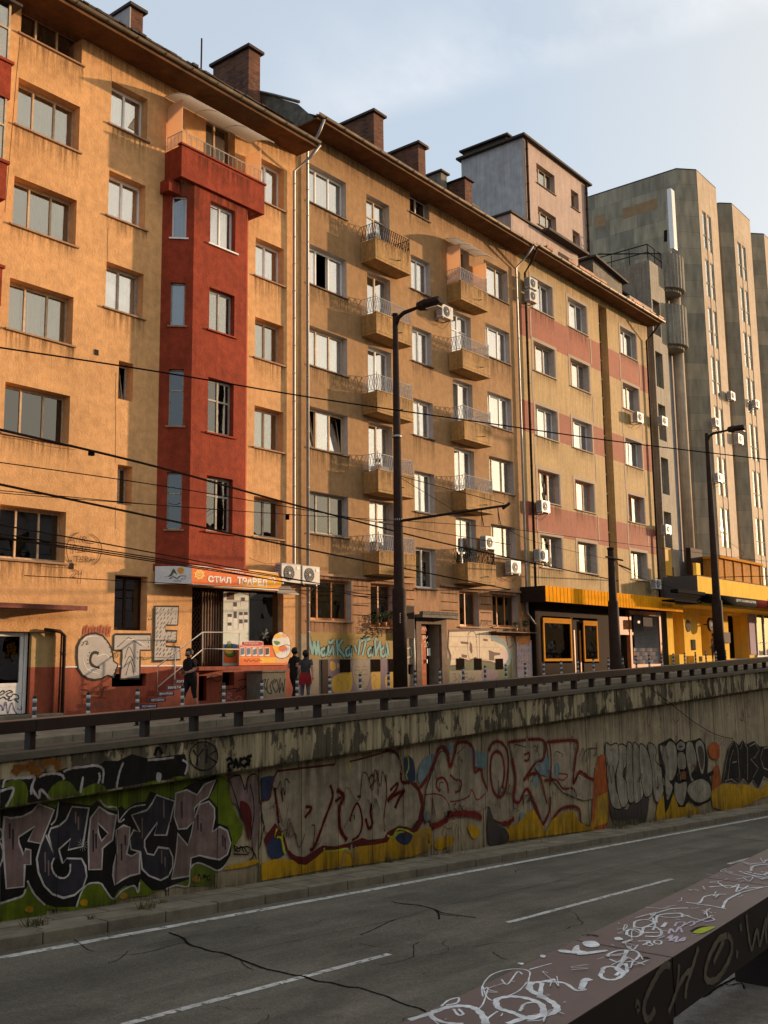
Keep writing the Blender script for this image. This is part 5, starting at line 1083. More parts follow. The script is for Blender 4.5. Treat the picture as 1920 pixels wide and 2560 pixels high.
for k in range(26):
    x = 1180 + (k * 53) % 330; y = 640 + (k * 37) % 190; g.stroke(z6, [(x, y), (x + 4, y + 14), (x - 2, y + 26)], 'm_red' if k % 3 else 'm_dark', .008)
for y in (668, 738, 822): g.stroke(z6, [(1165, y), (1520, y + 3)], 'm_brown', .010)
for pts in ([(1195, 925), (1215, 925), (1205, 945), (1222, 960), (1200, 978)], [(1235, 980), (1235, 925), (1262, 978), (1262, 922)], [(1295, 922), (1275, 924), (1276, 978), (1296, 976)], [(1276, 950), (1292, 948)], [(1300, 955), (1310, 970), (1320, 952), (1330, 970), (1345, 950)], [(1380, 595), (1395, 560), (1402, 595), (1415, 555), (1425, 570), (1418, 590)], [(1430, 590), (1435, 560), (1460, 565), (1440, 590), (1465, 592)]): g.stroke(z6, pts, 'm_dark', .035, smooth=False)
g.done('turquoise lettering, a painted face and cream block letters spelling FOES')
vb = MB()
for x0_, x1_, y0_, y1_ in ((412, 482, 825, 915), (630, 690, 825, 910), (750, 800, 822, 910), (1218, 1270, 818, 898), (1343, 1390, 818, 898), (1490, 1538, 820, 895)):
    a_ = FP(*z6(x0_, y1_), D); c_ = FP(*z6(x1_, y0_), D); vb = MB(); vb.box(a_[0], c_[0], D - .03, D - .018, a_[1], c_[1])
    for q_ in range(5): vb.box(a_[0] + .02, c_[0] - .02, D - .036, D - .0305, a_[1] + (q_ + .3) * (c_[1] - a_[1]) / 5, a_[1] + (q_ + .6) * (c_[1] - a_[1]) / 5)
    vb.build('vent_grille', 'interior', B)
a_ = FP(*z6(285, 1075), D); c_ = FP(*z6(326, 826), D); vb = MB(); vb.box(a_[0], c_[0], D - .05, D - .018, a_[1] - .1, c_[1]); vb.build('side_hatch', 'pole_brown', B)
# white-painted shutter boards right of the letters
b = MB(); xa = FP(*ze(1198, 800))[0]; xb = FP(*ze(1275, 800))[0]; xc2 = FP(*ze(1350, 800))[0]
b.box(xa, xb - .01, D - .06, D - .002, gz(39), .98); b.box(xb, xc2, D - .062, D - .002, gz(39), .98); bd = b.build('board_shutter', 'm_pinkw', B)
g = wallD(D - .06, 'shutter_tag', bd, .004); g.poly(ze, [(1198, 788), (1350, 788), (1350, 860), (1270, 880), (1198, 850)], 'm_orange', False)
r6 = random.Random(21)
for k in range(30):
    x = 1210 + (k % 6) * 24; y = 880 + (k // 6) * 60; g.stroke(ze, [(x + r6.uniform(-9, 9), y + r6.uniform(-22, 22)) for _ in range(5)], r6.choice(['m_red', 'ink_purple', 'm_dark', 'm_red']), .014)
g.done()
# shelf with plants over the shutters
b = MB(); zsh = 1.28; b.box(37.3, 40.7, D - .4, D - .003, zsh, zsh + .04); b.bar((39.7, D - .38, zsh), (38.9, D - .02, .6), .015); sf = b.build('shelf', 'sill_dark', B)

# ================================================================ BUILDING C (striped)
C = thing('apartment_building', 'yellow and brick-red striped block with a long orange fascia over its shops', 'building', (48, 24, -.4))
rows = [(17.13, 18.72), (13.97, 15.45), (10.76, 12.27), (7.58, 9.1), (4.42, 5.95)]
cols = [(42.0, 44.05), (45.7, 47.72), (51.8, 53.85)]
wc = [(x0, x1, z0, z1_) for (x0, x1) in cols for (z0, z1_) in rows]
strip_h = (49.15, 50.15, 3.55, 19.3, .45)
hC = [(w[0], w[1], w[2], w[3], .34) for w in wc] + [strip_h]
b = MB(); xs = sorted({XC, XEC, 54.3, *[h[0] for h in hC], *[h[1] for h in hC]}); zz = sorted({2.7, 19.62, 15.45, 17.02, 10.76, 12.27, 5.97, 7.40, *[h[2] for h in hC], *[h[3] for h in hC]})
for i in range(len(xs) - 1):
    for j in range(len(zz) - 1):
        cx, cz = (xs[i] + xs[i + 1]) / 2, (zz[j] + zz[j + 1]) / 2
        if any(h[0] < cx < h[1] and h[2] < cz < h[3] for h in hC): continue
        red = 15.45 < cz < 17.02 or 10.76 < cz < 12.27 or 5.97 < cz < 7.40
        b.quad((xs[i], D, zz[j]), (xs[i + 1], D, zz[j]), (xs[i + 1], D, zz[j + 1]), (xs[i], D, zz[j + 1]), mi=1 if red else 0)
for a, c, e, f, dp in hC:
    for q in (((a, D, e), (a, D + dp, e), (a, D + dp, f), (a, D, f)), ((c, D, e), (c, D, f), (c, D + dp, f), (c, D + dp, e)), ((a, D, e), (c, D, e), (c, D + dp, e), (a, D + dp, e)), ((a, D, f), (a, D + dp, f), (c, D + dp, f), (c, D, f))): b.quad(*q, mi=2 if dp < .4 else 0)
b.quad((XC, D, 18), (XC, 36, 18), (XC, 36, 19.6), (XC, D, 19.6)); b.quad((XEC, D, -4), (XEC, 36, -4), (XEC, 36, 19.6), (XEC, D, 19.6)); b.quad((XC, 36, -4), (XC, 36, 19.6), (XEC, 36, 19.6), (XEC, 36, -4))
b.build('wall', ['stucco_yellow', 'band_red', 'reveal'], C)
interior(C, XC + .05, XEC - .05, -2, 19.4, D + 1.4)
for i, (x0, x1, z0, z1_) in enumerate(wc):
    window(C, x0, x1, z0, z1_, D, .34, [.8, 1, .9] if x0 < 50 else [1, 1], ['frame_white', 'frame_wood', 'frame_white', 'frame_orange', 'frame_wood'][i % 5], 'glass_upper', 'curtain_white', sill='trim_grey', cover=[(0, r5.choice([.6, .8, 1]))], openp=[0] if i in (5, 13) else None)
for x0, x1, z0, z1_ in wc:      # grey surrounds, then the mullion bands
    b = MB(); b.box(x0 - .22, x1 + .22, D - .012, D - .001, z1_ + .001, z1_ + .16); b.box(x0 - .22, x0 - .06, D - .012, D - .001, z0 - .1, z1_); b.box(x1 + .06, x1 + .22, D - .012, D - .001, z0 - .1, z1_); b.build('window_surround', 'trim_grey', C)
for x in (41.72, 48.0, 51.5, 54.1):
    for z0, z1_ in ((3.6, 4.3), (6.12, 7.46), (9.27, 10.64), (12.44, 13.85), (15.62, 17.0)): b = MB(); b.box(x, x + .12, D - .010, D - .0012, z0, z1_); b.build('plaster_band', 'trim_grey', C)
stains(C, STAIN + [(XC + .2, XEC - .1, 19.6, 1.3, 24.0)]); STAIN.clear()
# tall stair window
b = MB(); y = D + .42
for k in range(15): b.box(49.16, 50.14, y - .03, y + .02, 3.6 + k * 1.06, 3.68 + k * 1.06)
b.box(49.16, 49.24, y - .03, y + .02, 3.56, 19.3); b.box(49.62, 49.69, y - .032, y + .02, 3.56, 19.3); f = b.build('stair_window', 'frame_wood', C)
b = MB(); b.box(49.24, 49.62, y, y + .008, 3.6, 19.28); b.build('pane', 'glass_upper', f)
b = MB(); b.box(49.2, 49.66, y + .1, y + .12, 3.6, 19.28); b.build('blind', 'curtain_white', f)
b = MB(); b.box(49.69, 50.14, y, y + .008, 3.6, 19.28); b.build('pane', 'glass_dark', f)
b = MB(); b.box(XC, XEC + .25, 23.15, D + .4, 19.63, 19.7); b.box(XC, XEC + .25, 23.12, 23.15, 19.6, 19.8); b.build('eave', 'soffit', C)
gutter_run(C, XC + .02, XEC + .35, 23.04, 19.78, 'gutter', .09)
b = MB(); rr = random.Random(6)   # torn copper edging
x = XC + .3
while x < XEC:
    w = rr.uniform(.3, .9)
    if rr.random() < .5: b.box(x, x + w, 22.95, 23.2 + rr.uniform(0, .1), 19.84, 19.88 + rr.uniform(.02, .14))
    x += w
b.build('torn_flashing', 'copper_rust', C)
roof(C, XC, XEC + .2, 23.2, 19.8, 28, 22.0, yb=34)
pipe(C, [(41.0, 23.04, 19.6), (41.15, 23.5, 19.0), (41.17, 23.86, 18.6), (41.17, 23.86, 3.2)], .06, 'pipe_dark')
pipe(C, [(55.3, 23.04, 19.6), (55.1, 23.5, 19.0), (55.0, 23.86, 18.6), (55.0, 23.86, 3.2)], .06, 'pipe_dark')
# dormer strip and cream attic in front of the grey block
b = MB(); b.box(41.6, 48.6, 24.8, 25.9, 19.9, 22.1); at = b.build('attic', 'stucco_pink', C)
b = MB(); b.box(41.5, 44.6, 24.7, 26.0, 22.101, 22.2); b.box(44.6, 49.0, 24.3, 26.0, 22.102, 22.24); b.build('attic_eave', 'roof_dark', at)
b = MB(); b.box(46.4, 47.9, 24.77, 24.799, 20.5, 21.6); b.build('attic_window', 'pole_brown', at)
b = MB(); b.box(48.2, 52.2, 24.3, 24.6, 19.9, 20.95); b.build('roof_parapet', 'stucco_grey', C)
b = MB(); b.slant(50.0, 53.6, 24.6, 28, 19.9, 19.9, 22.3, 21.9); b.slant(53.6, 57.4, 25.4, 28, 19.9, 19.9, 21.8, 21.7); b.build('roof_dormer', 'roof_old', C); b = MB(); b.slant(49.8, 53.9, 24.3, 28, 22.31, 21.91, 22.42, 22.02); b.slant(53.5, 57.6, 25.0, 28, 21.81, 21.71, 21.92, 21.82); b.build('dormer_roof', 'roof_dark', C)
b = MB(); b.box(52.4, 55.6, 23.6, 24.0, 19.9, 20.6); b.build('dormer_glazing', 'trim_grey', C)
# fascia over the shops
FY = 22.7
def f2(x, y): return FP(*zc(x, y), FY)
mat('fascia_orange', (.80, .33, .012), rough=.9, spec=.02, var=.12, scale=2)
b = MB(); x0 = f2(170, 200)[0]; x1 = f2(1085, 330)[0]; zt = f2(600, 215)[1]; zb_ = f2(600, 310)[1]; print('fascia', x0, x1, zt, zb_)
b.box(x0, x1 - 1.0, FY, FY + .05, zb_, zt)
n = 42
for k in range(n + 1): xx = x0 + (x1 - 1.0 - x0) * k / n; b.box(xx - .01, xx + .01, FY - .012, FY - .001, zb_ + .002, zt - .002)
b.box(x1 - .998, x1 + .1, FY, FY + .05, zb_, zt - .30)
fa = b.build('fascia', 'fascia_orange', C)
b = MB(); b.box(x0 - .02, x0 - .001, FY, D - .002, zb_, zt); b.box(x0, x1, FY + .052, D - .002, zb_ + .05, zb_ + .1); b.box(x0, x1, FY + .052, D - .002, zt - .1, zt - .04); b.build('fascia_side', 'pole_brown', fa)
sx0, sz0 = f2(935, 322); sx1, sz1 = f2(1018, 290)
b = MB(); b.box(sx0, sx1, FY - .05, FY - .014, sz0, sz1); q = b.build('small_sign', 'fascia_orange', fa); text('МЕЛОДИ', 'm_brown', (sx1 - sx0) * .8, .17, (sx0 + .2, FY - .055, sz0 + .1), parent=q, bold=.02)
# shopfronts of C
YK = D - .25
b = MB(); b.box(41.2, XEC, YK + .3, YK + .35, -2, 2.72); b.build('shop_recess', 'interior', C)
mat('shop_brown', (.022, .012, .008), var=.25, scale=5, spec=.05)
def kx(x, y=500): return FP(*zc(x, y), YK)[0]
def kz(x, y): return FP(*zc(x, y), YK)[1]
b = MB()
zgk = lambda x: gz(x) - .05
b.box(kx(105), kx(355), YK, YK + .28, -1.0, kz(250, 690)); b.box(kx(355), kx(412), YK + .1, YK + .28, -1, 2.0); b.box(kx(420), kx(600), YK, YK + .28, -1.0, kz(480, 690)); b.box(kx(520), kx(605), YK + .002, YK + .28, kz(480, 690), 2.1)
b.box(kx(105), kx(148), YK + .002, YK + .28, kz(250, 690), 2.1); b.box(kx(340), kx(356), YK + .002, YK + .28, kz(250, 690), 2.1); b.box(kx(105), kx(605), YK + .01, YK + .28, 2.1, 2.72)
sf2 = b.build('shopfront', 'shop_brown', C)
mat('frame_gold', (.55, .24, .03), rough=.9, spec=.02, var=.1)
for (xa, xb_, ya, yb_) in ((150, 340, 385, 678), (420, 515, 405, 680)):
    X0_, X1_, Z1_, Z0_ = kx(xa), kx(xb_), kz(xa, ya), kz(xa, yb_)
    b = MB(); t = .12; frame_rect(b, X0_, X1_, Z0_, Z1_, t, YK - .06, YK - .002); b.box(X0_, X1_, YK - .062, YK - .003, Z1_ - .24, Z1_ - .12); f = b.build('shop_window', 'frame_gold', C, bevel=.006)
    b = MB(); b.box(X0_ + t, X1_ - t, YK - .02, YK - .012, Z0_ + t, Z1_ - .24); b.build('pane', 'glass_dark', f)
    b = MB(); r_ = random.Random(int(xa))
    for k in range(9): xx = X0_ + .3 + k * (X1_ - X0_ - .6) / 9; hh = r_.uniform(.08, .3); b.tube([(xx, YK + .1, Z0_ + t), (xx, YK + .1, Z0_ + t + hh * .7), (xx, YK + .1, Z0_ + t + hh)], [.04, .035, .014], 8)
    b.build('bottle', 'curtain_dim', f)
b = MB(); b.box(kx(367), kx(374), YK + .05, YK + .09, -.7, 1.5); b.box(kx(405), kx(412), YK + .05, YK + .09, -.7, 1.5); b.build('door_frame', 'frame_orange', C)
# newsstand-like stretch with roller lattice
xa, xb_ = kx(770), kx(935); b = MB(); zl_, zh_ = kz(850, 700), kz(850, 350)
frame_rect(b, kx(735), kx(945), gz(52) - .05, kz(850, 345), .22, YK - .02, YK + .2); lat = b.build('shop_gate', 'copper_rust', C)
b = MB(); nx = 26; 
for k in range(-20, nx + 1):
    for sgn in (1, -1):
        xs0 = xa + (xb_ - xa) * k / nx if sgn > 0 else xa + (xb_ - xa) * (k + 20) / nx; dzv = zh_ - zl_; dxv = sgn * (xb_ - xa) * 20 / nx
        t0, t1 = 0.0, 1.0
        for lim, s_ in ((xa, 1), (xb_, -1)):
            t = (lim - xs0) / dxv
            if (dxv > 0) == (s_ > 0): t0 = max(t0, t)
            else: t1 = min(t1, t)
        if t1 > t0: b.bar((xs0 + dxv * t0, YK + .05, zl_ + dzv * t0), (xs0 + dxv * t1, YK + .05, zl_ + dzv * t1), .010)
b.build('lattice', 'zinc', lat)
b = MB(); r_ = random.Random(9)
for i in range(9):
    for j in range(4): x_ = xa + .05 + i * (xb_ - xa - .1) / 9; b.box(x_, x_ + (xb_ - xa) / 9 - .06, YK + .12, YK + .16, zl_ + .05 + j * .22, zl_ + .24 + j * .22, mi=(i + j) % 3)
b.build('magazine', ['paper_white', 'photo_blue', 'peach'], lat)
b = MB(); b.box(kx(655), kx(662), YK, YK + .2, -.6, 2.4); b.box(kx(655), kx(760), YK + .01, YK + .2, 1.35, 1.5); b.box(kx(655), kx(735), YK + .02, YK + .2, 1.5, 2.3); b.build('kiosk_front', 'copper_rust', C)
b = MB(); b.box(kx(770), kx(832), YK - .5, YK - .42, kz(800, 447), kz(800, 388)); q = b.build('hanging_sign_box', 'iron_dark', C); g = wallD(YK - .5, 'sign_emblem', q, .003); g.poly(zc, [(795 + 9 * math.cos(k * .5), 415 + 10 * math.sin(k * .5)) for k in range(12)], 'ink_white'); g.done()
# ================================================================ GREY BLOCK behind the roofs
G_ = thing('apartment_building', 'plain grey and pale pink plastered block rising behind the striped building', 'building', (48, 28, 0))
y0 = 26.0; gx0, gx1, gt = 45.1, 52.45, 28.0
hG = [(46.48, 48.5, 25.95, 27.1, .3), (50.41, 51.34, 25.95, 27.05, .3), (46.49, 48.5, 23.55, 24.6, .3), (50.41, 51.3, 23.45, 24.58, .3)]
b = MB(); wall_holes(b, gx0, gx1, 15, gt, y0, hG); b.quad((gx1, y0, 15), (gx1, 30, 15), (gx1, 30, gt), (gx1, y0, gt)); b.build('front_wall', 'stucco_pink', G_)
b = MB(); b.quad((gx0, y0, 15), (gx0, 30, 15), (gx0, 30, gt), (gx0, y0, gt)); b.quad((gx0, 30, 15), (gx1, 30, 15), (gx1, 30, gt), (gx0, 30, gt)); b.build('side_wall', 'stucco_grey', G_)
b = MB(); b.box(gx0 - .25, gx1 + .25, y0 - .25, 30.2, gt + .001, gt + .12); b.box(gx0 + .3, gx0 + 1.2, 27.2, 30.0, gt + .121, gt + .6); b.box(gx0 + .1, gx0 + 1.4, 27.0, 30.2, gt + .601, gt + .7); b.build('roof', 'roof_dark', G_)
for h in hG: window(G_, h[0], h[1], h[2], h[3], y0, .3, [.8, 1, .9] if h[1] - h[0] > 1.5 else [1], 'frame_wood', 'glass_mid', 'curtain_white', sill='sill_dark', cover=[(0, .6)])
pipe(G_, [(45.35, y0 - .09, gt - .1), (45.35, y0 - .09, 19)], .07, 'pipe_dark'); pipe(G_, [(52.2, y0 - .09, gt - .1), (52.2, y0 - .09, 19)], .08, 'pipe_dark')
interior(G_, gx0 + .1, gx1 - .1, 16, gt - .1, y0 + 1)
# ================================================================ STONE-CLAD TOWER BLOCK with projecting bays
T_ = thing('tower_block', 'tall stone-clad block with projecting fins and paired window strips at the far end', 'tower block', (66, 24, 0))
mat('frame_cream', (.42, .38, .28), rough=.8, spec=.05)
zt = 33.25; PIT = 3.44; SPN = .74
fins = [(64.06, 65.1, 68.69, 25.0), (71.2, 71.87, 75.7, 24.7), (78.0, 78.95, 82.6, 24.9), (85.2, 86.1, 89.8, 24.9), (92.4, 93.3, 97.0, 24.9)]
for i, (xa, xb, xc, yc) in enumerate(fins):
    b = MB(); yb = 31.9 if i == 0 else 26.6
    for p, q in (((xa, yb), (xa, yc)), ((xa, yc), (xb, D + .02))): b.quad((*p, 3.2), (*q, 3.2), (*q, zt), (*p, zt))
    if i == 0: b.quad((xa, yb, -1), (xa, yb, zt), (xc, yb, zt), (xc, yb, -1))
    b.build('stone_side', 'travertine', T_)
    b = MB(); ws = (xb + (xc - xb) * .16, xb + (xc - xb) * .36, xb + (xc - xb) * .42, xb + (xc - xb) * .62)
    holes = [(ws[0], ws[1], 3.3, 30.6, .12), (ws[2], ws[3], 3.3, 30.6, .12)]
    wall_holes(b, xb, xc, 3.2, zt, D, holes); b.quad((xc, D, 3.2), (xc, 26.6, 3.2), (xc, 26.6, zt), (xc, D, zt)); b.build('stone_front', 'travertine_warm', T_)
    f = MB(); g2 = MB(); sp_ = MB(); bl = MB()
    for (u0, u1) in ((ws[0], ws[1]), (ws[2], ws[3])):
        Yw = D + .10; f.box(u0, u0 + .09, Yw - .06, Yw, 3.0, 30.6); f.box(u1 - .09, u1, Yw - .04, Yw, 3.0, 30.6); m_ = (u0 + u1) / 2
        for k in range(8):
            zz_ = 30.6 - PIT * (k + 1) + SPN
            f.box(u0 + .09, u1 - .09, Yw - .05, Yw, zz_, zz_ + .07); f.box(u0 + .09, u1 - .09, Yw - .05, Yw, zz_ + (PIT - SPN) * .36, zz_ + (PIT - SPN) * .36 + .07); f.box(u0 + .09, u1 - .09, Yw - .05, Yw, zz_ + PIT - SPN - .07, zz_ + PIT - SPN)
            sp_.box(u0, u1, Yw - .07, Yw + .03, zz_ - SPN + .001, zz_ - .001)
            bl.box(u0 + .09, u0 + (u1 - u0) * (.40 + .2 * ((k * 7 + i * 3) % 3) / 2), Yw + .1, Yw + .12, zz_, zz_ + PIT - SPN)
        g2.box(u0 + .05, u1 - .05, Yw - .015, Yw - .008, 3.0, 30.5)
    w_ = f.build('window_strip', 'frame_cream', T_); g2.build('pane', 'glass_upper', w_); sp_.build('spandrel', 'travertine_warm', w_); bl.build('blind', 'curtain_white', w_)
    b = MB(); b.quad((xb, D + .7, 3.2), (xc, D + .7, 3.2), (xc, D + .7, zt - .1), (xb, D + .7, zt - .1)); b.build('room_wall', 'interior', T_)
    # roof slab
    b = MB(); b.plan([(xa, yb), (xa, yc), (xb, D + .02), (xc, D), (xc, 26.5), (xc, yb)], zt + .001, zt + .1); b.build('roof_edge', 'roof_dark', T_)
    if i: 
        b = MB()
        for k in range(8): b.box(fins[i - 1][2] + .6, xa - .4, 26.55, 26.6, 7 + k * 2.93, 9.2 + k * 2.93)
        b.build('recessed_window', 'glass_dark', T_)
        b = MB()
        for k in range(8): b.box(xa - .02, xa - .002, yc + .25, yc + .9, 6.6 + k * 2.93, 8.8 + k * 2.93)
        b.build('side_window', 'pole_brown', T_)
b = MB(); b.quad((68.6, 26.6, -1), (100, 26.6, -1), (100, 26.6, zt - .9), (68.6, 26.6, zt - .9)); b.quad((68.6, 26.6, zt - .9), (100, 26.6, zt - .9), (100, 40, zt - .9), (68.6, 40, zt - .9)); b.quad((97, 24, -1), (97, 40, -1), (97, 40, zt), (97, 24, zt)); b.build('recess_wall', 'travertine', T_)
# stains where slabs were replaced
b = MB(); ys = lambda px, py: None
def sideF(px, py):      # point on the perpendicular side wall x = 64.06
    d = ray(px, py); t = 64.06 / d[0]; return (d[1] * t, d[2] * t)
mat('travertine_brown', (.27, .17, .085), var=.15, scale=2)
sd = Decal(lambda a, b_: sideF(a, b_), lambda u, v, l: (64.06 - l, u, v), 'replaced_slab', T_, .004)
sd.poly(z7, [(797, 525), (1003, 462), (1003, 525), (797, 590)], 'travertine_brown'); sd.poly(z7, [(630, 575), (695, 555), (695, 625), (632, 643)], 'travertine_brown'); sd.poly(z7, [(1042, 655), (1062, 650), (1062, 720), (1042, 722)], 'crack'); sd.done()
b = MB(); b.tube([(69.6, 26, zt - .9), (69.6, 26, zt + 2.2)], .05, 6); b.tube([(70.9, 26.2, zt - .9), (70.9, 26.2, zt + 1.3)], .08, 6); b.tube([(69.6, 26, zt + 1.0), (70.9, 26.2, zt + 1.2)], .05, 4); b.build('aerial', 'iron_dark', T_)
# low link with round balconies between the striped block and the tower
K_ = thing('link_building', 'narrow concrete link with ribbed half-round balconies beside the stone tower', 'building', (58.5, 24.5, 0))
hK = [(56.5, 57.55, 3.2 + k * 3.25, 5.4 + k * 3.25, .5) for k in range(7) if 3.2 + k * 3.25 < 22]
hK = hK[:6]
b = MB(); wall_holes(b, 56.35, 58.45, 3.1, 24.05, D, hK); b.quad((56.35, D, -1), (56.35, 33, -1), (56.35, 33, 24.05), (56.35, D, 24.05)); b.quad((56.35, D, 24.05), (58.45, D, 24.05), (58.45, 33, 24.05), (56.35, 33, 24.05)); b.quad((58.45, D, -1), (58.45, 33, -1), (58.45, 33, 24.05), (58.45, D, 24.05)); b.build('wall', 'concrete_ribbed', K_)
for h in hK: window(K_, h[0], h[1], h[2], h[3], D, .4, [1, 1], 'frame_old', 'glass_mid', 'curtain_dim', sill=None)
b = MB(); b.box(58.46, 61.0, 24.6, 33, -1, 24.2); b.build('balcony_core', 'stucco_grey', K_)
b = MB(); b.tube([(60.55, 24.2, 4.6), (60.55, 24.2, 23)], .35, 10); b.build('column', 'travertine_warm', K_)
for (za_, zb2) in ((19.35, 21.9), (23.0, 25.2)):
    b = MB(); n = 30; cx, cy, r = 59.75, 24.55, 1.28
    pts = []
    for k in range(n + 1):
        a = math.pi + math.pi * k / n; rr_ = r * (1 + (.035 if k % 2 else 0)); pts.append((cx + rr_ * math.cos(a), cy + rr_ * .95 * math.sin(a)))
    b.plan(pts, za_, zb2); b.plan([(cx + (p[0] - cx) * .8, cy + (p[1] - cy) * .8) for p in pts], za_ - .2, za_ - .001); b.build('round_balcony', 'concrete_ribbed', K_)
b = MB(); b.tube([(52.5, 25.5, 23.4 + .2), (58.5, 24.2, 25.2), (60.8, 24.6, 26.0)], .04, 6); b.tube([(56.4, 24.1, 24.6), (58.45, 24.1, 24.6), (61, 24.3, 25.4)], .03, 6)
for x_, y_ in ((56.4, 24.1), (57.4, 24.1), (58.4, 24.1)): b.bar((x_, y_, 24.05), (x_, y_, 25.1), .03)
b.tube([(56.4, 33, 25.1), (56.4, 24.1, 25.1), (58.45, 24.1, 25.1)], .035, 6); b.tube([(56.4, 33, 24.6), (56.4, 24.1, 24.6)], .03, 6)
for k in range(8): b.bar((56.4, 24.1 + k * 1.2, 24.05), (56.4, 24.1 + k * 1.2, 25.1), .03)
b.build('roof_railing', 'iron_dark', K_)
b = MB(); b.box(56.3, 57.2, D - .04, D - .002, 4.87, 6.5); b.build('blind', 'm_yellow', K_)
an = thing('panel_antenna', 'tall white phone mast panel on a bracket in front of the stone tower', 'antenna', (61.4, 24.4, 26))
b = MB(); b.box(61.15, 61.75, 24.3, 24.6, 26.45, 30.6); b.build('antenna_panel', 'frame_white', an, bevel=.05); b = MB(); b.tube([(61.45, 24.7, 25.0), (61.45, 24.7, 30)], .06, 8); b.box(61.4, 61.5, 24.6, 24.7, 27, 27.1); b.build('mast', 'zinc', an)
# ---- podium with shops under the tower
P_ = thing('shop_row', 'sunlit yellow shop row with a deep canopy under the stone tower', 'shops', (64, 23, 0))
mat('yellow_clad', (.88, .56, .10), var=.08, scale=1.5, streak=.1, rough=.9, spec=.02); mat('awning_black', (.012, .011, .011), rough=.95, spec=.02); mat('grey_clad', (.11, .10, .09), var=.1, rough=.9, spec=.03); mat('amber_glass', (.40, .17, .03), var=.25, rough=.8, spec=.05)
b = MB(); b.box(55.85, 80.0, 21.95, 23.98, 3.72, 4.69); b.build('canopy', ['yellow_clad'], P_)
b = MB(); b.box(55.8, 55.845, 21.95, 23.98, 3.1, 4.72); b.box(55.85, 80, 21.94, 22.0, 4.695, 4.74); b.build('canopy_side', 'grey_clad', P_)
b = MB(); b.box(55.85, 80.0, 21.97, 23.98, 3.05, 3.3); b.box(55.85, 80.0, 22.3, 23.98, 3.301, 3.718); b.build('canopy_soffit', 'yellow_clad', P_)
b = MB(); b.box(60.4, 67.9, 22.4, 23.98, 4.75, 6.05); b.build('glass_band', 'amber_glass', P_); b = MB()
for x_ in (60.4, 61.44, 63.0, 64.55, 66.15, 67.8): b.box(x_ - .05, x_ + .06, 22.34, 22.399, 4.75, 6.1)
b.box(60.3, 68.0, 22.2, 24, 6.052, 6.2); b.build('glass_band_frame', 'frame_gold', P_)
b = MB(); b.box(58.5, 60.3, 23.3, 23.6, 4.75, 6.6); b.build('window_recess', 'pole_brown', P_); b = MB(); b.box(57.2, 57.8, 22.5, 22.7, 4.75, 5.55); b.build('ledge_block', 'yellow_clad', P_)
def awn(x0, x1, m, nm):
    b = MB(); b.tube([(x0, 21.6, 3.42), (x1, 21.6, 3.42)], .27, 12); b.box(x0, x1, 21.62, 21.94, 3.55, 3.69); return b.build(nm, m, P_)
a1 = awn(55.9, 63.8, 'awning_black', 'rolled_awning'); a2 = awn(63.95, 72, 'm_red', 'rolled_awning')
b = MB(); b.quad((52.0, 21.5, 3.6), (55.6, 21.5, 3.65), (55.6, 21.7, 3.25), (52.0, 21.7, 3.15)); b.box(51.9, 55.7, 21.48, 21.9, 3.55, 3.72); b.box(51.9, 55.7, 21.7, 22.4, 3.1, 3.2); b.build('open_awning', 'awning_black', P_)
text('ЦЕНТЪР ЗА МАШИННО ОБУЧЕНИЕ', 'paper_white', 3.4, .17, (60.1, 21.325, 3.36), parent=a1, bold=.01)
b = MB(); b.box(65.6, 70, 21.2, 21.3, 3.05, 3.75); sgr = b.build('red_fascia_sign', 'm_red', P_); text('АПТЕКА', 'paper_white', 1.4, .3, (66.0, 21.19, 3.3), parent=sgr, bold=.02)
YP = 23.9
hP = [(56.75, 58.3, gz(57) , 2.7, .7), (60.9, 62.9, gz(61), 2.65, .9), (65.55, 69.2, gz(67), 2.9, 1.0)]
b = MB(); wall_holes(b, 55.9, 80, -1.2, 3.05, YP, hP); b.build('ground_floor_wall', 'yellow_clad', P_)
b = MB(); b.box(55.9, 80, YP + 1.01, YP + 1.05, -1, 3); b.build('shop_interior', 'interior', P_)
b = MB(); b.box(56.2, 57.2, YP - .5, YP - .002, gz(56) - .2, .32); b.box(58.6, 62.7, YP - .4, YP - .002, gz(60) - .2, .0 + .25); b.build('planter_wall', 'yellow_clad', P_, bevel=.02)
b = MB(); b.box(59.3, 59.85, YP - .05, YP - .002, .58, 1.2); b.box(59.4, 59.8, YP - .43, YP - .402, -.1, .2); b.build('cash_machine', 'black_paint', P_)
b = MB(); b.tube([(58.95, YP - .03, 2.0), (58.95, YP - .002, 2.0)], .36, 20); b.build('round_plate', 'grey_clad', P_)
b = MB(); b.box(64.3, 65.5, YP - .12, YP - .002, 1.05, 1.72); b.build('poster_frame', 'pole_brown', P_)
mat('lilac', (.35, .28, .38), var=.05, spec=.05); b = MB(); b.box(69.3, 70.4, YP - .06, YP - .002, .3, 3.0); b.build('lilac_poster', 'lilac', P_)
b = MB()
for x_ in (70.6, 72.1, 73.7, 75.3, 76.9): b.box(x_, x_ + .12, YP - .12, YP - .05, .2, 3.0)
b.box(70.4, 80, YP - .121, YP - .03, -.0, .25); wf = b.build('display_window', 'paper_white', P_); b = MB(); b.box(70.6, 80, YP - .04, YP - .03, .25, 3.0); b.build('pane', 'glass_dark', wf)
bs = thing('round_sign', 'black round shop sign sticking out from the yellow shop wall', 'sign', (61.2, 23.4, 2.1))
b = MB(); b.tube([(61.2, 23.32, 2.12), (61.2, 23.45, 2.12)], .42, 24); b.build('sign_disc', 'iron_dark', bs); b = MB(); b.box(61.3, 61.5, 23.45, 23.88, 2.1, 2.16); b.build('sign_bracket', 'iron_dark', bs)
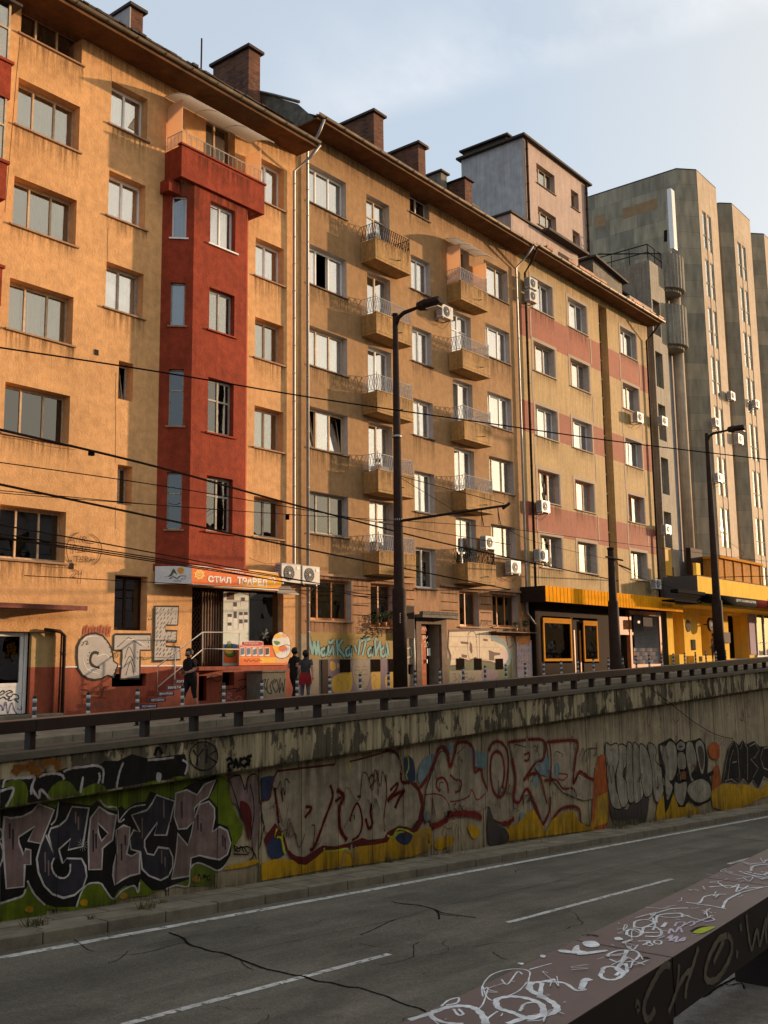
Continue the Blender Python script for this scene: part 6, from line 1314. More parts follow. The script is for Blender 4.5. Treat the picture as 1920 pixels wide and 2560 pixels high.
g = wallD(23.32, 'emblem', bs, .003); g.stroke(None, [(61.2 + .3 * math.cos(k * .4), 2.12 + .3 * math.sin(k * .4)) for k in range(16)], 'ink_grey', .03, True, raw=True); g.poly(None, [(61.12 + .09 * math.cos(k * .6), 2.12 + .15 * math.sin(k * .6)) for k in range(10)], 'ink_grey', raw=True); g.poly(None, [(61.33 + .07 * math.cos(k * .6), 2.12 + .12 * math.sin(k * .6)) for k in range(10)], 'ink_grey', raw=True); g.done()

# ================================================================ RETAINING WALL
RWL = thing('retaining_wall', 'graffiti-covered concrete retaining wall with a peeling painted beam along its top', 'wall', (20, 13, -3))
b = MB(); x = -8.0 + .8
k = 0
xk = -7.21
while xk < 92:
    a, c = xk + .012, xk + .988; dy = .006 * math.sin(k * 2.7)
    b.slant(a, c, 13.0 + dy, 13.3, rd(a) + .05, rd(c) + .05, bz(a) - .5, bz(c) - .5); xk += 1.0; k += 1
b.build('wall_panels', 'wall_panel', RWL, bevel=.008)
b = MB(); b.slant(-8, 92, 13.06, 13.5, -9, -9, bz(-8) - .5, bz(92) - .5); b.build('wall_core', 'crack', RWL)
b = MB()
for (a, c) in ((-8, 12.79), (12.82, 26.4), (26.42, 40), (40.02, 60), (60.02, 92)):
    n = max(1, int((c - a) / .5)); 
    b.slant(a, c, 12.86, 13.45, bz(a) - .72, bz(c) - .72, bz(a) - .11, bz(c) - .11)
b.build('beam', 'beam_paint', RWL, bevel=.02)
b = MB(); b.slant(-8, 92, 12.82, 13.5, bz(-8) - .108, bz(92) - .108, bz(-8), bz(92)); b.build('beam_lip', 'beam_lip', RWL, bevel=.01)
stains(RWL, [(x_, x_ + 1.0, bz(x_) - .10, .62, 12.856) for x_ in range(0, 70)] + [(x_ + .4, x_ + 1.4, bz(x_) - .70, -.35, 12.8555) for x_ in range(0, 70)], 'beam_stain', 'grime')
stains(RWL, [(x_ - .2, x_ + .78, rd(x_) + .10, -rr_.uniform(.3, .8), 12.944) for rr_ in [random.Random(3)] for x_ in range(4, 70)] + [(x_ - .2, x_ + .78, bz(x_) - .74, rr_.uniform(.5, 1.3), 12.9445) for rr_ in [random.Random(4)] for x_ in range(4, 70)], 'wall_grime', 'grime')
# --- paint on the beam
YBM = 12.86

def flat(name, col, rough=.85, var=.28): return mat(name, col, rough=rough, var=var, scale=4, streak=.22, dirt=.42 if max(col) > .1 else .12, dirtcol=(.085, .07, .048), spec=.12)
flat('gr_black', (.012, .011, .011)); flat('gr_green', (.115, .16, .008)); flat('gr_white', (.50, .47, .45)); flat('gr_pink', (.20, .135, .125)); flat('gr_slate', (.030, .028, .036)); flat('gr_rust', (.22, .085, .02)); mat('gr_yellow', (.46, .26, .012), var=.2, scale=4, streak=.25, dirt=.85, dirtcol=(.10, .08, .05), spec=.1); flat('gr_maroon', (.10, .014, .012)); flat('gr_beige', (.30, .25, .175)); flat('gr_blue', (.028, .04, .085)); flat('gr_sky', (.15, .22, .24)); flat('gr_silver', (.27, .245, .19)); flat('gr_red', (.19, .03, .025)); flat('gr_orange', (.33, .08, .02)); flat('gr_lime', (.38, .42, .03))
for nm_, c_ in (('gr_silver', (.23, .21, .17)), ): pass
g = wallD(YBM, 'beam_graffiti', RWL, .004); g.mist = True
g.poly(zo, [(0, 472), (60, 462), (110, 455), (140, 462), (185, 455), (215, 440), (260, 425), (330, 425), (380, 405), (450, 392), (520, 380), (590, 385), (620, 360), (700, 360), (780, 320), (870, 345), (1000, 330), (1095, 320), (1110, 380), (1095, 440), (1090, 458), (850, 492), (560, 545), (330, 582), (30, 635), (0, 640)], 'gr_black')
g.poly(zo, [(20, 510), (50, 482), (100, 470), (145, 490), (165, 540), (160, 600), (155, 612), (30, 632), (60, 580), (80, 525)], 'gr_green', True)
g.poly(zo, [(280, 560), (310, 510), (360, 478), (410, 485), (440, 520), (445, 560), (290, 588)], 'gr_green', True); g.poly(zo, [(440, 556), (500, 520), (560, 495), (610, 505), (628, 535), (620, 540), (460, 570)], 'gr_green', True); g.poly(zo, [(850, 495), (900, 480), (950, 478), (950, 490), (860, 503)], 'gr_green', True); g.poly(zo, [(1010, 472), (1040, 452), (1090, 455), (1095, 462), (1015, 478)], 'gr_green', True)
for pts in ([(15, 520), (25, 480), (50, 465), (110, 462), (175, 460), (205, 458), (185, 520), (185, 560)], [(0, 540), (80, 525), (35, 635)], [(205, 465), (190, 520), (230, 580), (240, 530), (300, 590)], [(230, 455), (270, 440), (320, 435), (365, 445), (380, 470)], [(375, 425), (420, 405), (500, 395), (560, 388), (600, 400), (612, 430), (605, 495)], [(690, 520), (695, 480), (710, 420), (730, 370)], [(875, 355), (950, 350), (1030, 340)], [(1080, 355), (1110, 380), (1095, 440)], [(585, 430), (590, 460), (580, 495)]): g.stroke(zo, pts, 'gr_white', .035)
for poly in ([(485, 460), (495, 465), (482, 545), (470, 540)], [(930, 430), (955, 440), (945, 490), (925, 470)]): g.poly(zo, poly, 'gr_white', True)
for pts in ([(75, 405), (120, 398), (170, 400), (190, 385), (165, 375)], [(75, 405), (110, 440)], [(185, 370), (195, 440)], [(245, 400), (270, 370), (310, 365), (345, 385), (340, 415)], [(210, 400), (235, 450)]): g.stroke(zo, pts, 'gr_rust', .08)
g.stroke(zo, [(1205 + 84 * math.cos(k * .3), 332 + 84 * math.sin(k * .3)) for k in range(21)], 'gr_black', .022, True)
for pts in ([(1142, 296), (1170, 335), (1205, 290)], [(1170, 335), (1166, 388)], [(1225, 290), (1222, 375)], [(1282, 298), (1228, 332), (1285, 372)]): g.stroke(zo, pts, 'gr_black', .03, smooth=False)
for pts in ([(1340, 360), (1360, 345), (1375, 370), (1350, 385), (1365, 420), (1345, 415)], [(1385, 405), (1395, 350), (1410, 405)], [(1380, 385), (1412, 382)], [(1425, 340), (1415, 400)], [(1450, 340), (1418, 372), (1455, 395)], [(1475, 330), (1455, 350), (1478, 360), (1450, 385), (1480, 380)], [(1490, 325), (1470, 345)], [(915, 330), (935, 282), (960, 320)]): g.stroke(zo, pts, 'gr_black', .045)
g.done('black green and white graffiti band with a circled YK')
# --- paint on the panels
YW = 12.99
g = wallD(YW, 'graffiti_letters', RWL, .006); g.mist = True
g.poly(zo, [(0, 650), (300, 600), (600, 555), (850, 515), (1050, 480), (1285, 440), (1345, 465), (1368, 560), (1370, 610), (1400, 680), (1440, 745), (1432, 800), (1400, 850), (1375, 880), (1330, 960), (1270, 1000), (1265, 1100), (1120, 1105), (1100, 1100), (990, 1100), (870, 1160), (740, 1170), (640, 1220), (470, 1250), (270, 1240), (180, 1300), (0, 1335)], 'gr_green')
g.poly(zo, [(100, 1200), (150, 1150), (200, 1220), (270, 1235), (250, 1290), (100, 1310), (60, 1260)], 'gr_green', True)
g.poly(zo, [(0, 655), (90, 640), (230, 610), (330, 640), (345, 600), (420, 610), (540, 625), (575, 595), (620, 640), (690, 660), (695, 640), (720, 625), (740, 650), (800, 610), (860, 600), (890, 540), (940, 560), (1040, 590), (1090, 520), (1160, 480), (1280, 445), (1290, 480), (1240, 580), (1290, 640), (1290, 730), (1350, 750), (1375, 830), (1365, 920), (1320, 990), (1270, 1010), (1180, 965), (1130, 970), (1120, 1060), (1040, 1090), (980, 1120), (900, 1130), (830, 1060), (815, 1110), (740, 1100), (700, 1130), (670, 1175), (625, 1130), (590, 1090), (520, 1085), (480, 1150), (450, 1225), (330, 1228), (270, 1210), (210, 1150), (170, 1080), (150, 1120), (140, 1165), (0, 1205)], 'gr_black')
def LT(pts, m, smooth=False): g.poly(zo, pts, m, smooth); g.stroke(zo, pts, 'gr_white', .028, True, smooth)
LT([(-40, 850), (0, 850), (18, 900), (8, 960), (-30, 1000)], 'gr_slate', True)
LT([(25, 690), (60, 700), (130, 690), (190, 660), (225, 615), (320, 650), (240, 850), (165, 835), (205, 748), (108, 812), (112, 850), (138, 918), (150, 882), (180, 888), (180, 975), (145, 975), (140, 1105), (36, 1117), (22, 920), (15, 800)], 'gr_pink')
LT([(300, 760), (350, 745), (390, 710), (425, 632), (525, 640), (488, 868), (402, 888), (417, 822), (347, 885), (370, 970), (395, 938), (482, 940), (505, 985), (512, 1045), (490, 1110), (440, 1155), (375, 1172), (310, 1150), (260, 1100), (226, 1020), (216, 940), (238, 860), (270, 800), (320, 915), (285, 800)], 'gr_slate')
g.poly(zo, [(310, 990), (318, 950), (345, 940), (370, 970), (395, 940), (415, 965), (418, 1010), (395, 1050), (355, 1060), (322, 1035)], 'gr_black', True); g.stroke(zo, [(320, 935), (305, 975), (315, 1020), (345, 1050), (385, 1052), (412, 1020), (415, 970)], 'gr_white', .025)
LT([(535, 700), (585, 632), (640, 670), (688, 682), (665, 830), (635, 852), (605, 880), (600, 1003), (525, 1005), (522, 830)], 'gr_pink')
g.shape(zo, [(578, 728), (640, 790), (600, 835), (582, 790)], 'gr_black', 'gr_white', .025)
LT([(688, 770), (730, 742), (768, 755), (762, 850), (748, 912), (778, 925), (825, 898), (825, 1028), (770, 1040), (730, 1060), (678, 1095), (668, 1040), (672, 980), (690, 900)], 'gr_pink')
LT([(778, 682), (870, 652), (900, 610), (925, 562), (1035, 600), (985, 800), (912, 800), (932, 722), (855, 830), (855, 870), (870, 910), (910, 918), (935, 872), (1000, 880), (1022, 930), (1022, 990), (995, 1045), (950, 1068), (880, 1040), (840, 1000), (830, 900), (775, 885), (765, 820), (790, 770), (828, 782)], 'gr_slate')
LT([(1040, 552), (1105, 532), (1165, 562), (1210, 500), (1275, 472), (1232, 575), (1190, 600), (1150, 640), (1150, 700), (1180, 620), (1235, 600), (1268, 640), (1270, 700), (1255, 782), (1300, 750), (1345, 775), (1365, 850), (1345, 915), (1300, 945), (1240, 935), (1180, 920), (1130, 935), (1122, 1042), (1015, 1060), (1035, 960), (1045, 880), (1050, 790), (1110, 860), (1130, 800), (1145, 720), (1105, 760), (1055, 765), (1030, 690)], 'gr_pink')
for x, y, h in ((55, 730, 90), (75, 765, 120), (550, 770, 130), (567, 790, 90), (718, 850, 100), (740, 800, 60), (1075, 600, 100), (1170, 680, 90), (1188, 730, 50), (1318, 800, 70), (1332, 815, 70)): g.stroke(zo, [(x, y), (x + 1, y + h)], 'gr_slate', .03)
for x, y, h in ((445, 660, 70), (462, 690, 80), (840, 700, 120), (968, 590, 110), (265, 900, 120), (285, 950, 90), (955, 890, 80), (975, 930, 60)): g.stroke(zo, [(x, y), (x + 1, y + h)], 'gr_pink', .022)
for a in range(6): g.stroke(zo, [(487 - 30 * math.cos(a * .52), 858 - 38 * math.sin(a * .52)), (487 + 30 * math.cos(a * .52), 858 + 38 * math.sin(a * .52))], 'gr_white', .010, taper=True)
g.stroke(zo, [(0, 1205), (60, 1185), (130, 1160), (150, 1120)], 'gr_white', .03); g.stroke(zo, [(160, 1070), (200, 1150), (265, 1215)], 'gr_white', .025); g.stroke(zo, [(450, 1225), (480, 1140), (520, 1090), (590, 1085), (620, 1120), (668, 1178), (720, 1130), (790, 1100), (815, 1140), (825, 1080)], 'gr_white', .025); g.stroke(zo, [(980, 1120), (1040, 1098), (1115, 1100), (1125, 1000), (1170, 965), (1230, 985), (1290, 1010), (1335, 975)], 'gr_white', .025)
g.stroke(zo, [(345, 600), (330, 700), (300, 740)], 'gr_white', .025); g.stroke(zo, [(0, 760), (15, 800), (0, 830)], 'gr_white', .02); g.stroke(zo, [(700, 720), (770, 640), (860, 620)], 'gr_white', .02); g.stroke(zo, [(590, 590), (625, 630), (690, 640), (700, 720), (735, 705)], 'gr_white', .022)
# pink M piece and scribbles beyond the green
g.poly(zo, [(1360, 470), (1420, 455), (1440, 500), (1460, 560), (1475, 470), (1520, 460), (1535, 600), (1530, 760), (1500, 900), (1490, 760), (1480, 720), (1460, 780), (1440, 700), (1400, 620), (1370, 600)], 'gr_pink', True); g.poly(zo, [(1420, 600), (1470, 620), (1490, 700), (1470, 830), (1450, 740), (1425, 690)], 'gr_maroon', True)
for pts in ([(1345, 480), (1370, 455), (1420, 450), (1450, 530), (1470, 455), (1520, 450), (1535, 600)], [(1360, 480), (1400, 600), (1430, 700)], [(1480, 500), (1500, 600), (1500, 700), (1480, 830)], [(1530, 600), (1580, 660), (1560, 760), (1535, 880)], [(1555, 660), (1548, 700), (1560, 730), (1570, 690), (1555, 680)], [(1400, 880), (1470, 870), (1510, 920), (1520, 980)], [(1490, 870), (1500, 920), (1470, 960)], [(1385, 860), (1390, 900)], [(1385, 865), (1405, 875), (1390, 885), (1410, 900)], [(1415, 900), (1425, 865), (1440, 900)], [(1440, 870), (1460, 900), (1475, 905)], [(1380, 912), (1470, 915)]): g.stroke(zo, pts, 'gr_black', .022)
g.poly(zo, [(1345, 985), (1440, 965), (1480, 950), (1520, 940), (1525, 965), (1440, 990), (1330, 1005)], 'gr_yellow', True); g.poly(zo, [(1545, 460), (1590, 450), (1595, 590), (1550, 600)], 'gr_blue')
for c in ((495, 1200), (730, 1160), (170, 1240), (1160, 1060)): g.poly(zo, [(c[0] + 22 * math.cos(k * .9) * (1 + .3 * math.sin(k * 2.3)), c[1] + 20 * math.sin(k * .9)) for k in range(7)], 'gr_yellow', True)
for pts in ([(1168, 1060), (1175, 1030), (1185, 1062)], [(1200, 1060), (1205, 1035), (1218, 1045), (1203, 1050)], [(1240, 1040), (1225, 1045), (1228, 1065), (1245, 1062)]): g.stroke(zo, pts, 'gr_black', .02)
# second section
g.poly(zp, [(120, 1085), (200, 1060), (300, 1065), (380, 1070), (450, 1010), (560, 1005), (680, 990), (800, 970), (880, 930), (980, 915), (1060, 885), (1132, 870), (1138, 950), (1120, 1010), (1020, 1045), (950, 1055), (780, 1085), (570, 1110), (350, 1150), (118, 1190)], 'gr_yellow')
g.poly(zp, [(1150, 955), (1190, 930), (1250, 925), (1268, 950), (1230, 990), (1160, 1005)], 'gr_yellow', True); g.poly(zp, [(1590, 860), (1659, 870), (1659, 945), (1595, 955)], 'gr_yellow'); g.poly(zp, [(1480, 900), (1560, 880), (1575, 950), (1490, 960)], 'gr_yellow', True); g.poly(zp, [(1345, 870), (1380, 860), (1420, 900), (1380, 940)], 'gr_yellow', True)
g.poly(zp, [(160, 880), (230, 900), (262, 980), (262, 1030), (200, 1060), (160, 1020)], 'gr_blue', True); g.poly(zp, [(920, 930), (980, 895), (1020, 920), (990, 975), (940, 965)], 'gr_blue', True); g.poly(zp, [(125, 580), (200, 570), (195, 610), (170, 700), (145, 712), (125, 640)], 'gr_blue', True)
g.poly(zp, [(975, 450), (1020, 470), (1035, 550), (1030, 600), (985, 590)], 'gr_blue', True)
g.poly(zp, [(215, 545), (330, 525), (440, 515), (550, 500), (640, 490), (700, 470), (790, 445), (860, 420), (930, 445), (960, 520), (960, 600), (1010, 615), (1050, 660), (1068, 750), (1050, 830), (1000, 870), (940, 865), (890, 885), (860, 935), (780, 945), (700, 950), (640, 965), (560, 985), (480, 980), (430, 1015), (370, 1050), (320, 1040), (280, 1000), (262, 930), (225, 850), (150, 910), (120, 735), (175, 700), (190, 620)], 'gr_beige')
def mar(pts, w=.07, m='gr_maroon', z=zp): g.stroke(z, pts, m, w)
g.poly(zp, [(140, 935), (205, 845), (262, 935), (280, 1010), (330, 1042), (380, 1048), (440, 1010), (490, 980), (560, 988), (650, 965), (720, 935), (770, 950), (850, 935), (870, 900), (940, 862), (1010, 880), (1050, 835), (1068, 740), (1052, 660), (1000, 610), (1040, 605), (1080, 680), (1092, 760), (1085, 830), (1050, 895), (1000, 915), (930, 895), (890, 925), (870, 960), (800, 975), (700, 985), (640, 1005), (500, 1005), (450, 1050), (390, 1095), (340, 1090), (285, 1040), (250, 960), (190, 925), (150, 990)], 'gr_maroon')
for pts, w in (([(120, 712), (170, 705), (185, 640), (200, 580), (215, 545)], .03), ([(215, 540), (380, 520), (560, 500)], .04), ([(200, 640), (215, 750), (225, 850)], .05), ([(240, 660), (250, 720)], .04), ([(385, 750), (420, 760), (380, 815)], .05), ([(530, 620), (545, 690), (500, 820), (440, 980), (410, 1010)], .06), ([(420, 860), (440, 870), (430, 980)], .025), ([(570, 650), (610, 690), (585, 760), (590, 880), (630, 950)], .08), ([(560, 720), (600, 690)], .05), ([(650, 840), (655, 800), (690, 730), (715, 790), (720, 860), (700, 920), (660, 950)], .045), ([(690, 690), (715, 690)], .04), ([(760, 590), (780, 560), (790, 600), (765, 640)], .04), ([(800, 700), (790, 760), (775, 740), (770, 790), (780, 850), (760, 880), (740, 820)], .06), ([(860, 560), (865, 680), (850, 800), (855, 900)], .035), ([(885, 655), (930, 610), (920, 650), (870, 710)], .05), ([(870, 720), (900, 690), (970, 655), (940, 700), (915, 760)], .07), ([(950, 540), (955, 600), (1000, 610)], .06), ([(640, 500), (650, 540)], .03), ([(640, 485), (740, 460), (860, 425)], .035), ([(860, 420), (915, 425), (945, 480), (955, 560)], .05)): mar(pts, w)
for pts in ([(215, 880), (205, 930), (240, 935), (262, 1020)], [(245, 900), (250, 990), (265, 1030)], [(495, 995), (510, 1018), (620, 1000), (640, 1002)], [(870, 920), (900, 930), (930, 885), (980, 890), (1020, 910)], [(905, 940), (930, 905), (970, 900)], [(975, 455), (990, 450), (995, 520), (980, 560), (990, 590)], [(640, 480), (650, 540)]): g.stroke(zp, pts, 'gr_lime', .035)
g.shape(zp, [(1085, 770), (1100, 755), (1120, 765), (1125, 800), (1112, 835), (1090, 835), (1082, 800)], 'gr_sky', 'gr_maroon', .02, True)
# OBE section: red outlines, sky-blue patches
for poly in ([(1060, 520), (1085, 470), (1120, 440), (1150, 450), (1140, 520), (1100, 570), (1060, 610), (1050, 560)], [(1225, 380), (1260, 385), (1250, 440), (1220, 420)], [(1350, 400), (1400, 420), (1450, 440), (1450, 520), (1390, 510)]): g.poly(zp, poly, 'gr_sky', True)
g.poly(zp, [(1100, 650), (1150, 500), (1190, 410), (1240, 520), (1275, 380), (1350, 375), (1380, 520), (1420, 540), (1470, 660), (1480, 740), (1380, 790), (1240, 800), (1130, 860), (1090, 760)], 'gr_beige')
for pts, w in (([(1060, 640), (1100, 590), (1140, 500), (1180, 400), (1225, 420), (1240, 520), (1270, 430), (1285, 375), (1345, 370), (1380, 420), (1385, 540), (1420, 530), (1440, 600), (1470, 660)], .07), ([(1180, 660), (1160, 630), (1165, 590), (1200, 580), (1225, 620), (1230, 670)], .05), ([(1240, 560), (1270, 590), (1305, 600), (1300, 650), (1270, 665)], .045), ([(1090, 680), (1160, 675), (1210, 700), (1240, 760), (1235, 810)], .03), ([(1240, 720), (1290, 715), (1350, 690), (1370, 650), (1400, 710), (1450, 670)], .035), ([(1130, 870), (1200, 840), (1240, 800), (1300, 790), (1390, 795), (1430, 820)], .12), ([(1480, 740), (1495, 800), (1530, 830), (1580, 850), (1620, 820)], .10)): mar(pts, w, 'gr_red')
for pts in ([(1100, 640), (1130, 560), (1180, 430), (1215, 430)], [(1280, 440), (1330, 390)], [(1190, 660), (1180, 640), (1180, 610), (1205, 605)], [(1260, 740), (1275, 730), (1262, 755), (1280, 770)], [(1290, 765), (1300, 740), (1310, 765)], [(1325, 740), (1312, 760), (1328, 775), (1335, 750)]): g.stroke(zp, pts, 'gr_black', .018)
g.poly(zq, [(0, 650), (40, 605), (90, 620), (110, 700), (112, 820), (90, 920), (130, 980), (110, 1060), (50, 1070), (0, 990)], 'gr_beige', True)
g.poly(zq, [(120, 600), (320, 595), (320, 700), (215, 830), (290, 850), (360, 1000), (320, 1100), (250, 930), (190, 980), (150, 1000), (160, 780)], 'gr_beige'); g.poly(zq, [(345, 610), (520, 600), (490, 780), (540, 800), (640, 850), (620, 940), (560, 950), (440, 900), (370, 820)], 'gr_beige')
g.poly(zq, [(270, 720), (340, 690), (360, 740), (355, 800), (300, 790)], 'gr_sky', True); g.poly(zq, [(260, 830), (290, 800), (280, 880)], 'gr_sky', True); g.poly(zq, [(385, 760), (400, 725), (420, 745), (420, 800), (395, 815)], 'gr_sky', True); g.poly(zq, [(190, 1020), (220, 1040), (205, 1090), (185, 1080)], 'gr_sky', True)
for pts, w in (([(0, 660), (25, 610), (70, 605), (110, 660), (115, 760), (100, 880), (70, 930), (30, 900), (10, 800), (15, 700), (45, 660), (80, 690), (92, 780), (80, 880)], .07), ([(118, 605), (320, 592), (325, 700), (270, 740), (205, 835)], .07), ([(205, 830), (260, 790), (300, 800), (320, 860), (345, 970)], .06), ([(140, 700), (160, 820), (150, 940), (180, 960), (215, 890), (240, 900), (290, 1010), (320, 1090), (360, 1010), (365, 930)], .08), ([(345, 605), (520, 600), (515, 700), (500, 850), (540, 780), (600, 820), (670, 850), (630, 940), (610, 1100)], .08), ([(360, 610), (370, 700), (365, 860)], .05), ([(330, 830), (400, 830), (440, 880), (500, 880), (520, 930)], .05), ([(380, 1060), (430, 1000), (500, 985), (540, 1010), (550, 1090), (600, 1110)], .07), ([(210, 680), (240, 670), (235, 710), (210, 715)], .05), ([(410, 790), (470, 800), (440, 830), (410, 820)], .04)): mar(pts, w, 'gr_red', zq)
g.poly(zq, [(0, 1090), (60, 1110), (115, 1120), (170, 1090), (230, 1020), (270, 1005), (320, 1100), (330, 1150), (380, 1060), (440, 1020), (500, 1010), (540, 1080), (600, 1110), (640, 920), (700, 900), (705, 1090), (620, 1125), (380, 1155), (120, 1190), (0, 1205)], 'gr_yellow')
g.poly(zq, [(0, 990), (40, 1080), (110, 1130), (112, 1195), (0, 1210)], 'm_dark', True)
for pts in ([(150, 640), (160, 620), (220, 635)], [(260, 640), (275, 625), (290, 660), (300, 690)], [(390, 690), (400, 660), (440, 680), (430, 690)], [(540, 690), (560, 640), (575, 720), (590, 680), (605, 640), (600, 720)], [(550, 720), (580, 650), (640, 640)], [(390, 740), (395, 790)], [(620, 690), (640, 660)]): g.stroke(zq, pts, 'gr_black', .02)
# silver pieces further along
g.poly(zq, [(620, 860), (650, 700), (700, 700), (710, 880), (705, 1090), (620, 1115)], 'gr_orange', True); g.poly(zq, [(640, 930), (705, 900), (705, 1080), (620, 1110)], 'gr_yellow')
def sil(pts, w=.055): g.shape(zr, pts, 'gr_silver', 'gr_black', w, True)
g.poly(zr, [(0, 1300), (10, 1550), (60, 1690), (170, 1705), (330, 1690), (370, 1500), (360, 1450), (230, 1470), (150, 1560)], 'm_dark', True)
for pts in ([(-30, 960), (20, 970), (60, 950), (90, 980), (95, 1100), (60, 1250), (75, 1400), (130, 1530), (80, 1560), (20, 1500), (-20, 1200)], [(90, 980), (130, 960), (165, 1000), (165, 1140), (130, 1240), (170, 1330), (175, 1500), (120, 1540), (80, 1400), (70, 1230), (95, 1100)], [(170, 960), (200, 945), (220, 1000), (220, 1200), (230, 1330), (230, 1490), (180, 1480), (165, 1330), (150, 1250), (165, 1140)], [(225, 965), (260, 960), (280, 1010), (300, 1200), (320, 1420), (270, 1500), (235, 1480), (225, 1250)], [(285, 975), (330, 975), (370, 1060), (400, 1200), (400, 1400), (350, 1450), (320, 1400), (290, 1200)], [(360, 970), (410, 960), (440, 1020), (430, 1110), (500, 1200), (510, 1350), (480, 1480), (430, 1480), (400, 1300), (400, 1200)]): sil(pts, .035)
g.poly(zr, [(455, 1500), (540, 1380), (700, 1500), (840, 1560), (830, 1620), (620, 1660), (420, 1680)], 'gr_yellow'); g.poly(zr, [(920, 1000), (960, 940), (1010, 960), (1025, 1020), (1010, 1100), (940, 1080)], 'gr_orange', True); g.poly(zr, [(960, 1230), (1000, 1150), (1030, 1230), (1035, 1400), (1050, 1500), (960, 1500)], 'gr_orange', True)
g.poly(zr, [(940, 1400), (1040, 1330), (1150, 1330), (1260, 1330), (1400, 1380), (1475, 1310), (1475, 1440), (1400, 1460), (1270, 1530), (1170, 1560), (1060, 1580), (960, 1540)], 'gr_yellow')
g.poly(zr, [(460, 960), (520, 930), (570, 900), (620, 950), (660, 910), (700, 940), (750, 930), (800, 920), (840, 900), (890, 960), (915, 1100), (910, 1230), (960, 1200), (970, 1230), (930, 1260), (950, 1330), (940, 1480), (830, 1530), (740, 1480), (700, 1540), (640, 1540), (600, 1400), (550, 1550), (520, 1600), (500, 1350), (480, 1150)], 'gr_black')
for pts in ([(470, 970), (520, 975), (560, 930), (610, 960), (630, 1050), (625, 1200), (590, 1290), (560, 1300), (590, 1360), (545, 1480), (525, 1400), (520, 1200), (490, 1080)], [(630, 960), (660, 930), (700, 950), (700, 1000), (665, 1025), (630, 1005)], [(640, 1040), (700, 1050), (710, 1180), (640, 1180)], [(720, 950), (760, 935), (790, 1000), (810, 1100), (800, 1180), (760, 1240), (790, 1300), (770, 1330), (730, 1180), (710, 1050)], [(610, 1310), (650, 1320), (720, 1310), (700, 1480), (670, 1530), (630, 1490), (605, 1420)], [(800, 960), (840, 920), (880, 980), (885, 1150), (860, 1240), (820, 1110)], [(740, 1330), (800, 1290), (870, 1280), (935, 1340), (935, 1450), (850, 1500), (780, 1480), (725, 1400)]): g.shape(zr, pts, 'gr_silver', 'gr_black', .03, True)
g.shape(zr, [(650, 1205), (715, 1200), (715, 1295), (655, 1295)], 'gr_rust', 'gr_black', .06); g.stroke(zr, [(645, 985), (680, 980)], 'gr_black', .04); g.poly(zr, [(820, 990), (860, 985), (880, 1080), (860, 1200), (835, 1110)], 'm_dark', True)
g.poly(zr, [(1040, 1320), (1070, 1150), (1100, 1000), (1150, 920), (1200, 970), (1235, 920), (1270, 960), (1340, 930), (1390, 980), (1475, 980), (1475, 1290), (1430, 1260), (1380, 1380), (1330, 1290), (1290, 1340), (1240, 1280), (1200, 1320), (1130, 1300)], 'gr_black')
for pts in ([(1050, 1330), (1080, 1150), (1110, 1000), (1160, 920), (1190, 1010), (1200, 1160), (1210, 1310)], [(1070, 1300), (1130, 1280), (1200, 1330), (1240, 1280), (1290, 1340), (1330, 1290), (1380, 1375), (1430, 1260), (1475, 1290)], [(1100, 1280), (1120, 1100), (1150, 1010)], [(1215, 1010), (1240, 920), (1280, 1000), (1280, 1290)], [(1300, 980), (1350, 950), (1390, 1010), (1350, 1080), (1310, 1100), (1380, 1180), (1330, 1270)], [(1420, 1010), (1400, 1090), (1430, 1180), (1475, 1200)], [(1430, 1000), (1475, 990)], [(1140, 1130), (1180, 1120)]): g.stroke(zr, pts, 'gr_silver', .035, smooth=False)
g.stroke(zr, [(1010, 920), (1030, 950), (1020, 980), (1060, 930), (1050, 980), (1080, 950)], 'ink_purple', .02)
flat('gr_old', (.11, .08, .055)); flat('gr_oldred', (.14, .045, .035)); flat('gr_pale', (.33, .30, .24))
r_ = random.Random(77)
for k in range(150):
    x = r_.uniform(12.9, 46); zlo, zhi = rd(x) + .35, bz(x) - 1.1; z = r_.uniform(zlo, zhi); h = r_.uniform(.08, .3); pts = []; u = x
    for q in range(r_.randint(4, 9)): pts.append((u, z + r_.uniform(-h, h))); u += r_.uniform(-.03, .16)
    g.stroke(None, pts, r_.choice(['gr_old', 'gr_old', 'gr_oldred', 'gr_pale', 'gr_black']), r_.uniform(.008, .026), raw=True)
for k in range(70):       # drips
    x = r_.uniform(7.5, 44); z = r_.uniform(rd(x) + .9, bz(x) - 1.2); g.stroke(None, [(x, z), (x + .005, z - r_.uniform(.12, .55))], r_.choice(['gr_old', 'gr_maroon', 'gr_black', 'gr_pale']), r_.uniform(.006, .013), raw=True, taper=True)
g.joints([-.21 + k for k in range(8, 60)], lambda x: rd(x) + .16, lambda x: bz(x) - .73)
g.done('large graffiti lettering in grey, pink, maroon and silver over yellow and green')
